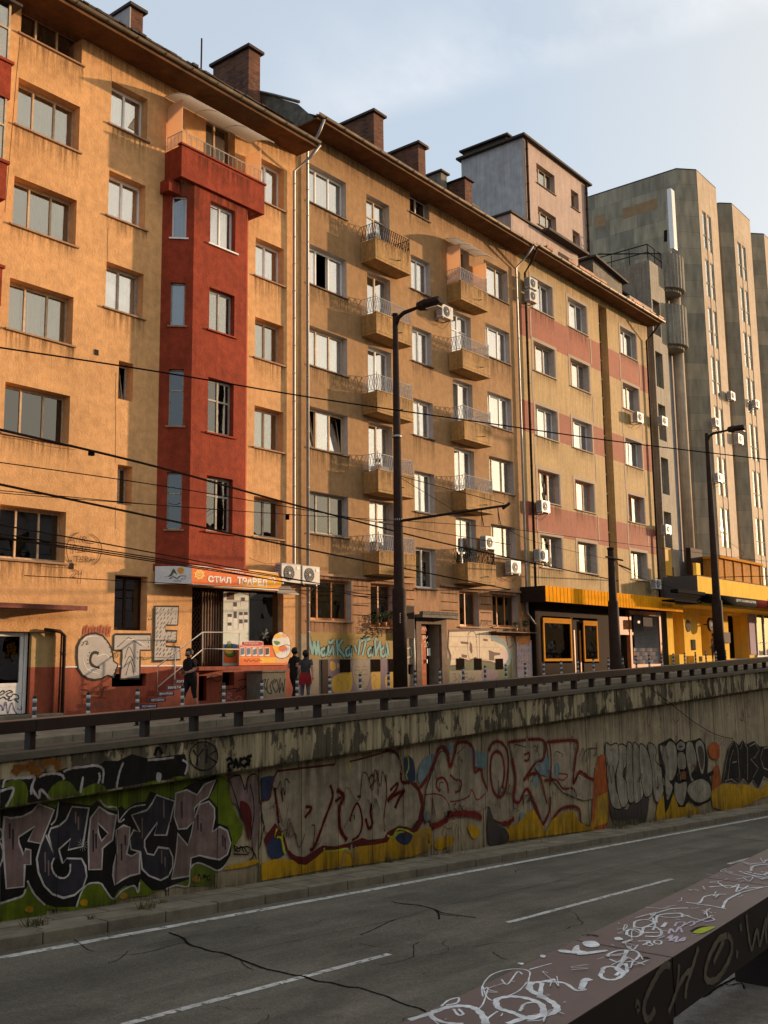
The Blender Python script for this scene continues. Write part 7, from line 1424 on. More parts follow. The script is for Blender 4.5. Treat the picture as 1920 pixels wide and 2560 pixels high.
# ================================================================ GUARD RAILS
def rail_run(t, x0, x1, y0, y1, top, bot, cop, xs, wpost, m='rail_faded_lit'):
    b = MB(); x = x0
    while x < x1 - .01:
        e = min(x + 2.0, x1); b.slant(x + .003, e - .003, y0, y1, bot(x), bot(e), top(x), top(e)); x = e
    bm_ = b.build('rail_beam', m, t, bevel=.006)
    post = None
    for x in xs:
        b = MB(); b.slant(x - wpost, x + wpost, y0 + .08, y1 - .08, cop(x) - .03, cop(x) - .03, bot(x) + .004, bot(x) + .004); post = b.build('rail_post', m, t)
    return bm_
R1 = thing('guard_rail', 'long brown steel guard rail on the concrete beam across the underpass', 'railing', (20, 13.1, -.8))
rail_run(R1, .35, 86.35, 12.92, 13.22, lambda x: -.925 + .0250 * x, lambda x: -1.085 + .0245 * x, bz, [x + .36 for x in range(6, 80)], .045, 'rail_shaded')
b = MB(); b.slant(.35, 86.35, 12.921, 13.219, -.924 + .025 * .35, -.924 + .025 * 86.35, -.921 + .025 * .35, -.921 + .025 * 86.35); b.build('rail_top', 'rail_faded_lit', R1)
R2 = thing('guard_rail', 'wide brown steel guard rail scrawled with white tags in the near foreground', 'railing', (3, 1.5, -.9))
NT = lambda x: -.925 + .0245 * x
NY0, NY1 = 1.30, 1.60
def ny1(x): return 1.69 - .0265 * min(x, 6)
def taper(b, a, c, z0, z1):
    v = [b.b.verts.new(p) for p in ((a, NY0, z0(a)), (c, NY0, z0(c)), (c, ny1(c), z0(c)), (a, ny1(a), z0(a)), (a, NY0, z1(a)), (c, NY0, z1(c)), (c, ny1(c), z1(c)), (a, ny1(a), z1(a)))]
    for f in ((0, 3, 2, 1), (4, 5, 6, 7), (0, 1, 5, 4), (1, 2, 6, 5), (2, 3, 7, 6), (3, 0, 4, 7)): b.b.faces.new([v[i] for i in f])
joints = [2.0 + .98 * k - .0 for k in range(-3, 14)]
b = MB(); jx = [1.0 * k + .03 for k in range(-1, 16)]
p = GP(*zn(655, 720), -.925, .0245); jj = p[0]; print('joint', jj, p); q_ = GP(*zn(315, 670), -.925, .0245); print(q_, GP(*zn(995, 768), -.925, .0245), GP(*zn(1190, 268), -.925, .0245), GP(960 + 462.6, 2560, -.925, .0245))
def njoint(k): return jj + k * 1.0
for k in range(-4, 14):
    a, c = njoint(k) + .004, njoint(k + 1) - .004; taper(b, a, c, lambda x: NT(x) - .165, lambda x: NT(x) - .004)
nb = b.build('rail_beam', 'rail_shaded', R2)
b = MB()
for k in range(-4, 14):
    a, c = njoint(k) + .004, njoint(k + 1) - .004; taper(b, a, c, lambda x: NT(x) - .0038, NT)
b.build('rail_top', 'rail_faded_lit', R2, bevel=.0015)
for k in range(-4, 14):
    x = njoint(k) + 1.14; b = MB(); b.slant(x - .05, x + .05, NY0 + .09, 1.53, bz(x) - .03, bz(x) - .03, NT(x) - .163, NT(x) - .163); b.build('rail_post', 'rail_shaded', R2)
N_ = thing('parapet', 'near concrete parapet with a cracked top under the foreground rail', 'wall', (3, 1.5, -1.3))
b = MB(); b.slant(-20, 92, NY0 - .02, 1.72, -9, -9, bz(-20) + .02, bz(92) + .02); b.build('parapet_body', 'wall_panel', N_)
mat('parapet_top', (.34, .31, .26), var=.3, scale=25, bump=.8, bscale=120); b = MB(); b.slant(-20, 92, NY0 - .02, 1.72, bz(-20) + .0201, bz(92) + .0201, bz(-20) + .026, bz(92) + .026); b.build('parapet_top', 'parapet_top', N_)
pc = Decal(lambda a, b_: GP(a, b_, -1.345 + .026, .0257)[:2], lambda u, v, l: (u, v, bz(u) + .026 + l), 'parapet_crack', N_, .002)
pc.stroke(zn, [(1010, 1160), (1100, 1110), (1170, 1060), (1240, 1045), (1300, 1000), (1370, 960), (1440, 925), (1520, 880), (1580, 850)], 'crack', .010); pc.stroke(zn, [(1370, 960), (1400, 975), (1480, 960), (1500, 1000)], 'crack', .006); pc.done()
b = MB(); b.slant(-20, 92, .93, NY0 - .022, -2.3, -.5, -1.63 + GS * -20 - .0, -1.63 + GS * 92); b.build('near_kerb', 'kerb_stone')['kind'] = 'structure'
# white tags on the flat top of the near rail
def topp(px, py): p = GP(px, py, -.925, .0245); return (p[0], p[1])
mat('tag_white', (.60, .59, .57), var=.3, scale=30, rough=.6)
g = Decal(topp, lambda u, v, l: (u, v, NT(u) + l), 'white_tags', R2, .0006); g.st = .00002
TAG = [([(200, 895), (280, 870), (350, 845), (420, 838), (470, 850), (500, 880), (510, 911)], .018), ([(290, 880), (340, 905), (420, 911)], .012), ([(300, 855), (290, 885), (330, 900)], .010), ([(330, 840), (360, 815), (400, 805), (395, 825), (350, 835)], .006),
       ([(380, 850), (400, 875), (420, 870), (400, 850)], .007), ([(500, 800), (497, 760), (530, 715), (590, 692), (650, 688), (690, 700), (685, 740), (700, 780)], .004), ([(500, 760), (515, 800), (550, 815), (640, 780), (680, 740)], .004),
       ([(505, 770), (520, 765), (500, 830), (470, 860)], .004), ([(575, 730), (600, 750), (640, 700), (660, 710)], .005), ([(555, 835), (560, 810), (620, 800), (690, 810), (740, 835), (740, 870), (690, 890), (620, 865), (570, 850), (555, 835)], .016),
       ([(650, 860), (670, 830), (720, 825), (740, 850)], .008), ([(690, 745), (740, 740), (795, 730)], .014), ([(700, 740), (690, 770), (740, 800), (790, 830), (800, 855), (760, 875), (680, 885), (600, 911)], .018), ([(740, 745), (735, 790), (760, 810)], .012),
       ([(760, 740), (830, 745), (880, 775), (920, 770)], .010), ([(900, 770), (915, 730), (940, 735)], .016), ([(690, 690), (780, 665)], .005), ([(560, 860), (520, 890), (525, 911)], .006), ([(680, 900), (740, 895), (760, 870)], .004),
       ([(985, 705), (990, 685), (1020, 678), (1060, 690), (1070, 710), (1040, 730), (1000, 730), (978, 715), (985, 700)], .012), ([(1010, 640), (1015, 625), (1060, 612), (1120, 615), (1135, 635), (1110, 655), (1050, 660), (1015, 648)], .007), ([(1085, 612), (1065, 660), (1045, 690), (1070, 700)], .012), ([(1080, 665), (1085, 700), (1050, 705)], .010), ([(1040, 715), (1060, 695)], .01),
       ([(1090, 595), (1110, 610), (1130, 590)], .005), ([(1130, 575), (1180, 575), (1150, 590)], .006), ([(1195, 582), (1200, 572), (1225, 575), (1220, 588), (1195, 582)], .006), ([(1165, 590), (1170, 578), (1190, 590), (1170, 595)], .006),
       ([(1085, 550), (1090, 530), (1130, 528), (1145, 545), (1120, 558), (1090, 552)], .009), ([(1150, 545), (1155, 520), (1200, 518), (1225, 535), (1215, 555), (1160, 555)], .009), ([(1160, 540), (1215, 540)], .008), ([(1115, 520), (1120, 495), (1165, 488), (1195, 500), (1150, 520), (1120, 518)], .008), ([(1190, 480), (1200, 510), (1190, 530)], .008), ([(1160, 437), (1230, 442), (1330, 441)], .004), ([(1180, 470), (1260, 445), (1335, 440)], .007), ([(1180, 465), (1260, 480), (1340, 470)], .006), ([(1205, 500), (1215, 470), (1300, 462), (1310, 478)], .008), ([(1300, 460), (1350, 480), (1400, 492)], .005), ([(1230, 518), (1245, 500)], .012),
       ([(1325, 418), (1380, 420), (1400, 395), (1450, 385), (1490, 385)], .007), ([(1370, 425), (1430, 432), (1490, 445)], .006), ([(1475, 440), (1490, 410), (1520, 392), (1545, 380)], .009), ([(1420, 355), (1500, 350), (1560, 360), (1640, 355)], .008), ([(1460, 340), (1500, 360), (1540, 345), (1530, 375), (1580, 350)], .006), ([(1540, 380), (1600, 365), (1659, 352)], .006),
       ([(1590, 290), (1600, 270), (1659, 262)], .010), ([(1600, 300), (1640, 305), (1659, 295)], .012), ([(1540, 290), (1600, 310), (1640, 325)], .006), ([(1560, 300), (1659, 320)], .008), ([(1500, 300), (1580, 315)], .004)]
for pts, w in TAG: g.stroke(zm, pts, 'tag_white', w)
mat('tag_lilac', (.45, .38, .42), var=.2)
for pts in ([(1250, 565), (1270, 550), (1260, 575), (1290, 555), (1285, 580), (1320, 560), (1310, 575), (1255, 572)], [(1255, 545), (1265, 525), (1280, 540), (1300, 520), (1310, 540)], [(1280, 515), (1290, 500), (1320, 500), (1310, 515), (1290, 520)], [(1320, 510), (1350, 495), (1360, 505), (1340, 515)], [(1365, 500), (1420, 480), (1440, 490), (1400, 498)]): g.stroke(zm, pts, 'tag_lilac', .007)
for poly in ([(870, 600), (890, 592), (895, 612), (920, 618), (925, 628), (880, 626), (860, 625)], [(905, 580), (950, 575), (975, 590), (960, 600), (920, 598)], [(805, 612), (840, 612), (870, 620), (850, 625), (815, 620)], [(890, 625), (990, 612), (1000, 618), (900, 632)], [(735, 632), (755, 634), (750, 643), (735, 640)], [(1035, 562), (1055, 560), (1070, 570), (1040, 572)], [(640, 665), (665, 665), (660, 672)], [(895, 745), (930, 728), (915, 765), (895, 775)]): g.poly(zm, poly, 'tag_white', True)
g.poly(zm, [(1355, 540), (1380, 525), (1410, 518), (1445, 518), (1420, 532), (1385, 545)], 'gr_lime', True)
for pts in ([(1345, 535), (1380, 518), (1415, 516)], [(1150, 645), (1165, 642), (1180, 650)], [(900, 552), (940, 550), (970, 556)]): g.stroke(zm, pts, 'rail_shaded' if False else 'iron_dark', .008)
rr = random.Random(17)
for k in range(90):
    x = rr.uniform(1.6, 7.5); y = rr.uniform(NY0 + .02, NY1 - .02); a = rr.uniform(0, 3.1); l_ = rr.uniform(.01, .06); g.stroke(None, [(x, y), (x + l_ * math.cos(a) * .7, y + l_ * math.sin(a) * .5)], 'tag_white', rr.uniform(.0015, .004), raw=True)
for k in range(95):
    x = rr.uniform(1.7, 7); y = rr.uniform(NY0 + .04, NY1 - .04); g.stroke(None, [(x + rr.uniform(-.05, .05), y + rr.uniform(-.03, .03)) for _ in range(4)], 'tag_white', rr.uniform(.002, .004), raw=True)
g.done('white and lilac marker tags on the flat top')
g = Decal(lambda a, b_: FP(a, b_, NY0), lambda u, v, l: (u, NY0 - l, v), 'spray_tag', R2, .0015)
mat('spray_dull', (.15, .135, .095), var=.25, scale=20)
for pts, w in (([(770, 1090), (785, 1100), (790, 1120), (778, 1135)], .022), ([(1000, 850), (985, 835), (950, 850), (900, 930), (850, 1030), (825, 1120), (840, 1195), (870, 1185), (900, 1130)], .020), ([(1190, 720), (1150, 850), (1110, 980), (1105, 1060)], .016), ([(1060, 830), (1045, 1000), (990, 1150)], .016), ([(1040, 1010), (1100, 900), (1150, 860)], .016), ([(1380, 640), (1330, 660), (1270, 760), (1235, 880), (1250, 940), (1310, 930), (1370, 850), (1410, 750), (1410, 670), (1385, 640)], .020), ([(1360, 670), (1290, 820)], .018), ([(1450, 740), (1445, 790)], .018), ([(1470, 560), (1475, 610)], .018), ([(1510, 500), (1520, 600), (1545, 730), (1580, 600), (1600, 700), (1640, 520)], .016), ([(1659, 480), (1640, 600), (1645, 690)], .016)):
    g.stroke(zn, pts, 'spray_dull', w)
g.done()

# ================================================================ STREET FURNITURE
def lamp(x, y, zb_, zt, ye, label, r0=.15, r1=.075, arm=1):
    t = thing('street_lamp', label, 'street lamp', (x, y, zb_))
    b = MB(); b.tube([(x, y, zb_), (x, y, zb_ + 3.4), (x, y, zb_ + 3.45), (x, y, zt)], [r0 * 1.15, r0 * 1.1, r0 * .85, r1], 14); b.tube([(x, y, zb_), (x, y, zb_ + .18)], r0 * 1.6, 14); b.build('pole', 'pole_brown', t)
    b = MB(); b.tube([(x, y, zt - .45), (x, y - .12, zt - .12), (x, y - .35, zt), (x, ye + .85, zt + .05)], [.05, .075, .07, .05], 10); b.tube([(x, y, zt - .02), (x, y, zt + .05)], .1, 10); b.build('lamp_arm', 'pole_brown', t)
    b = MB(); yy_ = ye + .9; n = 8
    sec = [(0, .07, .06), (.06, .17, .15), (.35, .21, .20), (.40, .24, .17), (.85, .25, .16), (.93, .20, .10)]
    prev = None
    for d_, w_, h_ in sec:
        ring = [b.b.verts.new((x + w_ * math.cos(2 * math.pi * k / n + .39), yy_ - d_, zt + .06 + h_ * math.sin(2 * math.pi * k / n + .39) - (0 if math.sin(2 * math.pi * k / n + .39) > 0 else -.02))) for k in range(n)]
        if prev:
            for k in range(n): b.b.faces.new((prev[k], prev[(k + 1) % n], ring[(k + 1) % n], ring[k]))
        else: b.b.faces.new(ring)
        prev = ring
    b.b.faces.new(prev); h = b.build('lamp_head', 'iron_dark', t)
    b = MB(); b.box(x - .13, x + .13, yy_ - .88, yy_ - .42, zt - .13, zt - .105); b.build('lens', 'film', h)
    return t
L1 = lamp(25.1, 19.4, gz(25) - .05, 11.15, 17.6, 'tall brown street lamp rising in front of the brown block with balconies', .20, .085)
b = MB(); 
for z_ in (1.95, 2.6, 4.42, -.2, 7.1): b.tube([(25.1, 19.4, z_), (25.1, 19.4, z_ + .07)], .21 if z_ < 2.3 else .15, 12)
b.build('band_clamp', 'zinc', L1)
b = MB(); b.tube([(25.1, 19.3, 4.42), (25.1, 15.35, 4.5)], [.045, .035], 8); b.tube([(25.1, 15.55, 4.42), (25.1, 15.3, 4.56)], .045, 8); b.tube([(25.1, 19.3, 5.85), (25.1, 15.5, 4.56)], .010, 4); b.tube([(25.1, 19.3, 5.8), (25.1, 17.2, 4.5)], .008, 4)
b.tube([(25.1, 16.3, 4.45), (25.1, 16.28, 4.3), (25.06, 16.2, 3.98)], .014, 5); b.tube([(25.1, 16.3, 4.45), (25.16, 16.32, 4.0)], .01, 4); b.tube([(25.1, 15.72, 4.45), (25.1, 15.7, 4.3), (25.06, 15.62, 3.98)], .014, 5); b.tube([(25.1, 15.72, 4.45), (25.16, 15.74, 4.0)], .01, 4)
b.build('wire_bracket', 'iron_dark', L1)
b = MB(); 
g = Decal(lambda a, b_: FP(a, b_, 19.2), lambda u, v, l: (u, 19.2 - l, v), 'pole_sticker', L1, .02)
for y in (505, 520, 535, 550, 565): g.poly(z6, [(824, y), (831, y), (831, y + 8), (824, y + 8)], 'ink_grey')
g.done()
L3 = lamp(51.8, 19.4, gz(52) - .05, 11.75, 17.4, 'distant street lamp in front of the sunlit yellow shops', .24, .1)
P2 = thing('tram_pole', 'thick brown trolley wire pole with a stepped top before the striped block', 'pole', (39.9, 19.4, gz(40)))
b = MB(); x, y, z0 = 39.9, 19.4, gz(40) - .05
b.tube([(x, y, z0), (x, y, z0 + .55), (x, y, z0 + .56), (x, y, 2.45), (x, y, 2.55), (x, y, 4.7)], [.36, .36, .24, .22, .17, .14], 14); b.build('pole', 'pole_brown', P2)
b = MB(); b.tube([(x, y, 4.7), (x, y, 4.78)], .16, 12); b.bar((x - .5, y, 4.35), (x + .5, y - .3, 4.25), .04); b.tube([(x + .3, y - .2, 4.05), (x + .8, y - .5, 3.85)], .035, 6); b.build('pole_bracket', 'iron_dark', P2)
# bollards
mat('bollard_white', (.46, .46, .45), var=.1, scale=20)
ordn = ['first', 'second', 'third', 'fourth', 'fifth', 'sixth', 'seventh', 'eighth', 'ninth', 'tenth', 'eleventh', 'twelfth', 'thirteenth', 'fourteenth', 'fifteenth', 'sixteenth', 'seventeenth', 'eighteenth', 'nineteenth', 'twentieth', 'twenty-first', 'twenty-second', 'twenty-third', 'twenty-fourth', 'twenty-fifth', 'twenty-sixth', 'twenty-seventh', 'twenty-eighth', 'twenty-ninth', 'thirtieth', 'thirty-first', 'thirty-second']
BT = thing('bollard', '', 'bollard', (0, 0, 0), 'striped bollards along the pavement kerb')
b = MB(); b.tube([(0, 0, -.05), (0, 0, .80)], .042, 12); b.tube([(0, 0, -.02), (0, 0, .02)], .08, 12); b.build('bollard_post', 'ac_dark', BT)
b = MB()
for k in range(4): b.tube([(0, 0, .18 + k * .17), (0, 0, .26 + k * .17)], .0435, 12)
b.build('bollard_stripes', 'bollard_white', BT)
b = MB(); b.tube([(0, 0, .80), (0, 0, .83), (0, 0, .845)], [.045, .035, .012], 12); b.build('bollard_cap', 'ac_dark', BT)
nb_ = 0
for k in range(0, 32):
    X = 11.12 + 1.333 * k
    if abs(X - 25.1) < .5 or abs(X - 39.9) < .5 or abs(X - 51.8) < .3: continue
    o = BT if nb_ == 0 else dup(BT, (X, 19.35, gz(X)))
    o.location = (X, 19.35, gz(X)); o['label'] = 'black and white striped bollard, %s from the left along the pavement kerb' % ordn[nb_]; nb_ += 1
# ================================================================ AIR CONDITIONERS
def make_ac(name='air_conditioner'):
    t = thing(name, '', 'air conditioner', (0, 0, 0), 'air conditioner units fixed to the facades')
    b = MB(); b.box(-.40, .40, -.16, .14, 0, .56); b.build('casing', 'ac_white', t, bevel=.015)
    b = MB(); b.tube([(-.08, -.166, .28), (-.08, -.172, .28)], .22, 24); f = b.build('fan_opening', 'ac_dark', t)
    b = MB()
    for r in (.07, .13, .19): 
        pts = [(-.08 + r * math.cos(k * .45), -.18, .28 + r * math.sin(k * .45)) for k in range(15)]; b.tube(pts, .005, 4)
    for k in range(6): a = k * math.pi / 6; b.bar((-.08 - .21 * math.cos(a), -.182, .28 - .21 * math.sin(a)), (-.08 + .21 * math.cos(a), -.182, .28 + .21 * math.sin(a)), .004)
    b.tube([(-.08, -.19, .28), (-.08, -.174, .28)], .04, 10); b.build('fan_guard', 'ac_white', f)
    b = MB()
    for k in range(9): b.box(-.404, -.401, -.13, .11, .08 + k * .05, .10 + k * .05)
    b.build('side_louvre', 'ac_dark', t)
    b = MB(); b.box(-.33, -.29, -.14, .3, -.045, -.002); b.box(.25, .29, -.14, .3, -.045, -.002); b.bar((-.31, -.1, -.03), (-.31, .28, -.3), .012); b.bar((.27, -.1, -.03), (.27, .28, -.3), .012); b.box(.22, .34, -.171, -.162, .4, .48); b.build('bracket', 'zinc', t)
    return t
AC = make_ac()
ACL = [(z2, 1508, 1520, 1.15, 'large air conditioner beside the orange agency sign', 23.7), (z2, 1612, 1530, 1.1, 'air conditioner with a green badge, right of the two below the drainpipes', 23.72),
       (z4, 993, 1375, 1.0, 'air conditioner high on the brown block beside the top lamp head', 23.7), (z7, 270, 970, .95, 'upper of two stacked air conditioners beside the top left striped-block window', 23.7), (z7, 270, 1045, .95, 'lower of two stacked air conditioners beside the top left striped-block window', 23.7),
       (z5, 1575, 1105, 1.0, 'air conditioner below the second-row left window of the striped block', 23.7), (z5, 1248, 1320, 1.0, 'air conditioner above the lowest right balcony of the brown block', 23.7), (z5, 1562, 1395, 1.0, 'air conditioner before the barred first-floor window of the striped block', 23.68),
       (z5, 1398, 1465, 1.05, 'air conditioner at the lower right corner of the brown block', 23.7), (z8, 903, 340, 1.0, 'air conditioner below the right-hand column window of the striped block', 23.65), (z8, 1048, 362, .95, 'upper air conditioner on the narrow concrete link', 23.6), (z8, 1070, 1003, .95, 'middle air conditioner on the narrow concrete link', 23.6), (z8, 1010, 1328, .95, 'lowest air conditioner at the right end of the striped block', 23.6),
       (z8, 1452, 212, 1.0, 'air conditioner in the recess between the first and second tower fins', 23.75), (z8, 1362, 370, 1.0, 'air conditioner on the first tower fin window strip, above the far lamp', 23.75), (z8, 1498, 468, 1.2, 'wide air conditioner right of the far street lamp head', 23.75), (z8, 1376, 697, 1.0, 'dark-faced air conditioner lowest on the first tower fin', 23.75), (z8, 1597, 260, 1.0, 'air conditioner on the second tower fin window strip', 23.75)]
for i, (zf, px, py, sc, lab, yy_) in enumerate(ACL):
    X, Zv = FP(*zf(px, py), yy_ - .15); o = AC if i == 0 else dup(AC, (0, 0, 0))
    o.location = (X, yy_, Zv - .28 * sc); o.scale = (sc, 1, sc); o['label'] = lab
# ================================================================ ELECTRIC CABINETS
cb = thing('utility_cabinet', 'low grey concrete cabinet scrawled with black graffiti below the travel agency', 'cabinet', (23.6, 23.3, -1.2))
xa, zt_ = FP(*zb(1140, 1165), 23.2); xb, zb_ = FP(*zb(1390, 1440), 23.2); b = MB(); b.box(xa - .0, xb, 23.2, 23.9, gz(24) - .05, zt_); b.build('cabinet_body', 'kerb_stone', cb, bevel=.02); b = MB(); b.box(xa - .06, xb + .04, 23.14, 23.95, zt_ + .001, zt_ + .05); b.build('cabinet_top', 'roof_old', cb)
g = wallD(23.2, 'cabinet_tag', cb, .004)
for pts in ([(1210, 1230), (1190, 1290), (1200, 1370), (1240, 1380), (1225, 1300), (1250, 1250)], [(1270, 1230), (1250, 1300), (1285, 1370), (1310, 1320), (1290, 1240), (1270, 1280)], [(1330, 1220), (1320, 1380), (1350, 1270), (1360, 1370), (1380, 1230)], [(1150, 1250), (1180, 1240), (1160, 1300), (1185, 1350)]): g.stroke(zb, pts, 'ink_black', .04)
g.done()
cb = thing('utility_cabinet', 'tall slim metal meter box on the wall beside the street lamp and entrance', 'cabinet', (31.3, 23.8, 1.0))
b = MB(); b.box(30.95, 31.62, 23.7, 23.98, .95, 2.2); b.build('box_body', 'grey_clad', cb, bevel=.015); b = MB(); b.box(31.0, 31.55, 23.69, 23.699, 1.0, 2.15); b.build('box_door', 'pole_brown', cb); b = MB(); b.tube([(31.66, 23.8, 2.2), (31.66, 23.8, -.9)], .035, 8); b.tube([(31.78, 23.85, 1.3), (31.78, 23.85, -.9)], .03, 8); b.tube([(31.1, 23.9, .95), (31.2, 23.9, -.9)], .03, 8); b.build('conduit', 'zinc', cb)
# flower pots
def pot(x, y, z, n, s, label, trail=False):
    t = thing('flower_pot', label, 'flower pot', (x, y, z), 'potted plants on ledges')
    b = MB(); b.tube([(x, y, z), (x, y, z + .16)], [.07, .095], 12); b.build('pot', 'copper_rust', t)
    b = MB(); rp_ = random.Random(int(x * 100))
    for k in range(n):
        a = rp_.uniform(0, 6.28); r = rp_.uniform(.02, s); h = rp_.uniform(.1, s * 1.6) if not trail else rp_.uniform(-s * 2, s); cx_, cy_, cz_ = x + r * math.cos(a), y + r * math.sin(a) * .7, z + .16 + h; w = rp_.uniform(.02, .045); d1 = Vector((rp_.uniform(-1, 1), rp_.uniform(-1, 1), rp_.uniform(-1, 1))).normalized() * w; d2 = Vector((rp_.uniform(-1, 1), rp_.uniform(-1, 1), rp_.uniform(-1, 1))).normalized() * w
        c_ = Vector((cx_, cy_, cz_)); b.quad(c_ - d1, c_ - d2, c_ + d1, c_ + d2)
    b.build('leaves', 'leaf', t); return t
mat('leaf', (.055, .075, .022), var=.35, scale=12)
pot(29.5, 23.82, 1.38, 220, .28, 'trailing potted plant at the left of the orange-framed ground-floor sill', True); pot(29.95, 23.85, 1.38, 160, .22, 'middle potted plant on the orange-framed ground-floor sill'); pot(30.4, 23.85, 1.38, 200, .26, 'right-hand potted plant on the orange-framed sill beside the lamp')
pot(39.2, 23.8, 1.33, 90, .16, 'small plant on the shelf above the white shutter boards'); pot(40.0, 23.8, 1.33, 160, .22, 'bushy plant at the right end of the shelf above the shutter boards')
pot(35.25, 23.5, 4.12, 200, .3, 'leafy plant behind the dark railing of the lowest right balcony'); pot(29.2, 23.45, 7.2, 60, .14, 'small cactus-like plant on the left corner of a balcony')
# ================================================================ OVERHEAD WIRES
def wire(pts, r, label):
    t = tag(MB().tube([(p) for p in catmull([tuple(q) for q in pts], False, 8)], r, 6, False).build('overhead_wire', 'wire'), label, 'wire', 'overhead wires across the street'); return t
def wz(pxs, z, r, label): wire([GP(px, py, z) for px, py in pxs], r, label)
wz([(-60, 861), (0, 869), (400, 930), (800, 997), (1220, 1058), (1560, 1106), (1920, 1149), (2000, 1158)], 6.3, .017, 'highest single black wire crossing the picture above the sills of the second storeys')
wz([(-60, 1058), (0, 1074), (400, 1169), (800, 1279), (1220, 1383), (1684, 1480), (1920, 1522), (2000, 1535)], 4.2, .025, 'thick black cable with a square clamp crossing below the red bay')
wz([(-60, 1199), (0, 1211), (400, 1296), (800, 1380), (1220, 1463), (1659, 1553), (1920, 1600), (2000, 1614)], 3.2, .024, 'lower thick black cable passing just over the agency sign')
wz([(-60, 1149), (0, 1156), (400, 1214), (800, 1281), (1276, 1362)], 3.9, .011, 'thin wire between the two thick cables at the left')
wz([(-60, 1306), (0, 1312), (400, 1385), (800, 1459), (1300, 1545), (1920, 1640)], 2.5, .014, 'upper of two thin wires running down past the orange sign')
wz([(-60, 1337), (0, 1343), (400, 1402), (800, 1472), (1300, 1568)], 2.3, .014, 'lower of two thin wires running down past the orange sign')
b0 = FP(230, 1132, 16)
for (Yt, zt_, lab) in ((15.62, 3.98, 'near trolley wire hanging from the bracket arm'), (16.2, 3.98, 'far trolley wire hanging from the bracket arm')):
    wire([(x_ * Yt / 16, Yt, z_ * Yt / 16) for x_, z_ in ((3, 2.75), (9.47, 3.0 if Yt > 16 else 3.04), (12.95, 3.18), (16.5, 3.38), (25.05, 3.92), (32.6, 4.14), (45, 4.5), (70, 5.2))], .008, lab)
wire([(25.1, 19.2, 2.05), (20, 18, 1.9), (10, 16, 1.6)], .008, 'short stay wire clamped low on the nearest lamp')
wire([(39.9, 19.3, 4.3), (46, 21, 4.0), (58.1, 22.2, 3.5)], .010, 'wire from the trolley pole down to the yellow shops')
wire([(51.8, 19.3, 6.5), (58, 20, 6.0), (68, 23.9, 6.8)], .008, 'thin stay from the distant lamp to the tower')
wire([(51.8, 19.3, 4.2), (60, 18, 4.6), (80, 17, 5.0)], .02, 'thick wire leaving the distant lamp to the right')
wire([(39.95, 19.2, 4.2), (30, 17.3, 4.0), (25.1, 15.7, 4.0)], .007, 'thin stay from the trolley pole to the bracket arm')
cl = MB(); q = GP(*z2(474, 895), 4.2); cl.box(q[0] - .05, q[0] + .05, q[1] - .04, q[1] + .04, q[2] - .06, q[2] + .05); tag(cl.build('cable_clamp', 'wire'), 'small square clamp on the thick upper cable at the left', 'clamp')
cl = MB(); q = GP(*z2(1490, 1228), 3.7); cl.tube([(q[0], q[1], q[2] - .07), (q[0], q[1], q[2] + .07)], [.05, .05], 10); tag(cl.build('insulator', 'wire'), 'round dark insulator on the trolley wire beside the white drainpipes', 'insulator')
wire([GP(*zq(815, 205), -.7), GP(*zq(940, 260), -.7), (GP(*zq(1070, 370), -.7))], .008, 'loose cable drooping over the beam at the right') if False else None
dc = [FP(*zq(945, 262), 12.8), FP(*zq(1000, 315), 12.8), FP(*zq(1075, 375), 12.84), FP(*zq(1140, 425), 12.95), FP(*zq(1240, 500), 12.95), FP(*zq(1350, 560), 12.95), FP(*zq(1450, 585), 12.95)]
wire([(d_[0], 12.80 if i < 3 else 12.94, d_[1]) for i, d_ in enumerate(dc)], .010, 'loose cable drooping down the retaining wall at the right')
# ================================================================ PEOPLE
def person(label, X, Y, z0, H, pose, cloth, arms, face=0, hair=True):
    """one skinned body; pose gives joints in units of height, +x to the right, -y towards the road"""
    t = bpy.data.meshes.new('person'); V = []; E_ = []; Rr = []
    def v(p, r): V.append((p[0] * H, p[1] * H, p[2] * H)); Rr.append((r * H, r * H)); return len(V) - 1
    idx = {}
    for n, (p, r) in pose['joints'].items(): idx[n] = v(p, r)
    for a, c in pose['bones']: E_.append((idx[a], idx[c]))
    t.from_pydata(V, E_, []); o = bpy.data.objects.new('person', t); COL.objects.link(o)
    sk = o.modifiers.new('skin', 'SKIN'); 
    for i, r in enumerate(Rr): t.skin_vertices[0].data[i].radius = r
    t.skin_vertices[0].data[idx['pelvis']].use_root = True
    ss = o.modifiers.new('sub', 'SUBSURF'); ss.levels = 2; ss.render_levels = 2
    bpy.context.view_layer.update(); dg = bpy.context.evaluated_depsgraph_get(); me = bpy.data.meshes.new_from_object(o.evaluated_get(dg))
    COL.objects.unlink(o); bpy.data.objects.remove(o)
    o = bpy.data.objects.new('person', me); COL.objects.link(o); me.materials.clear()
    names = list(cloth.values()); uniq = sorted(set(names)); 
    for n in uniq: me.materials.append(MATS[n])
    for p in me.polygons:
        c = p.center / H; p.use_smooth = True; m = 'skin'
        best = None; bd = 9
        for (a, e) in pose['bones']:
            pa, pe = Vector(pose['joints'][a][0]), Vector(pose['joints'][e][0]); d = pe - pa; tt = max(0, min(1, (c - pa).dot(d) / max(d.length_squared, 1e-9))); dist = (c - (pa + d * tt)).length - .5 * (pose['joints'][a][1] + pose['joints'][e][1])
            if dist < bd: bd = dist; best = (a, e, tt)
        key = pose['paint'](best, c); p.material_index = uniq.index(cloth[key])
    o.location = (X, Y, z0); o.rotation_euler = (0, 0, face); tag(o, label, 'person'); return o
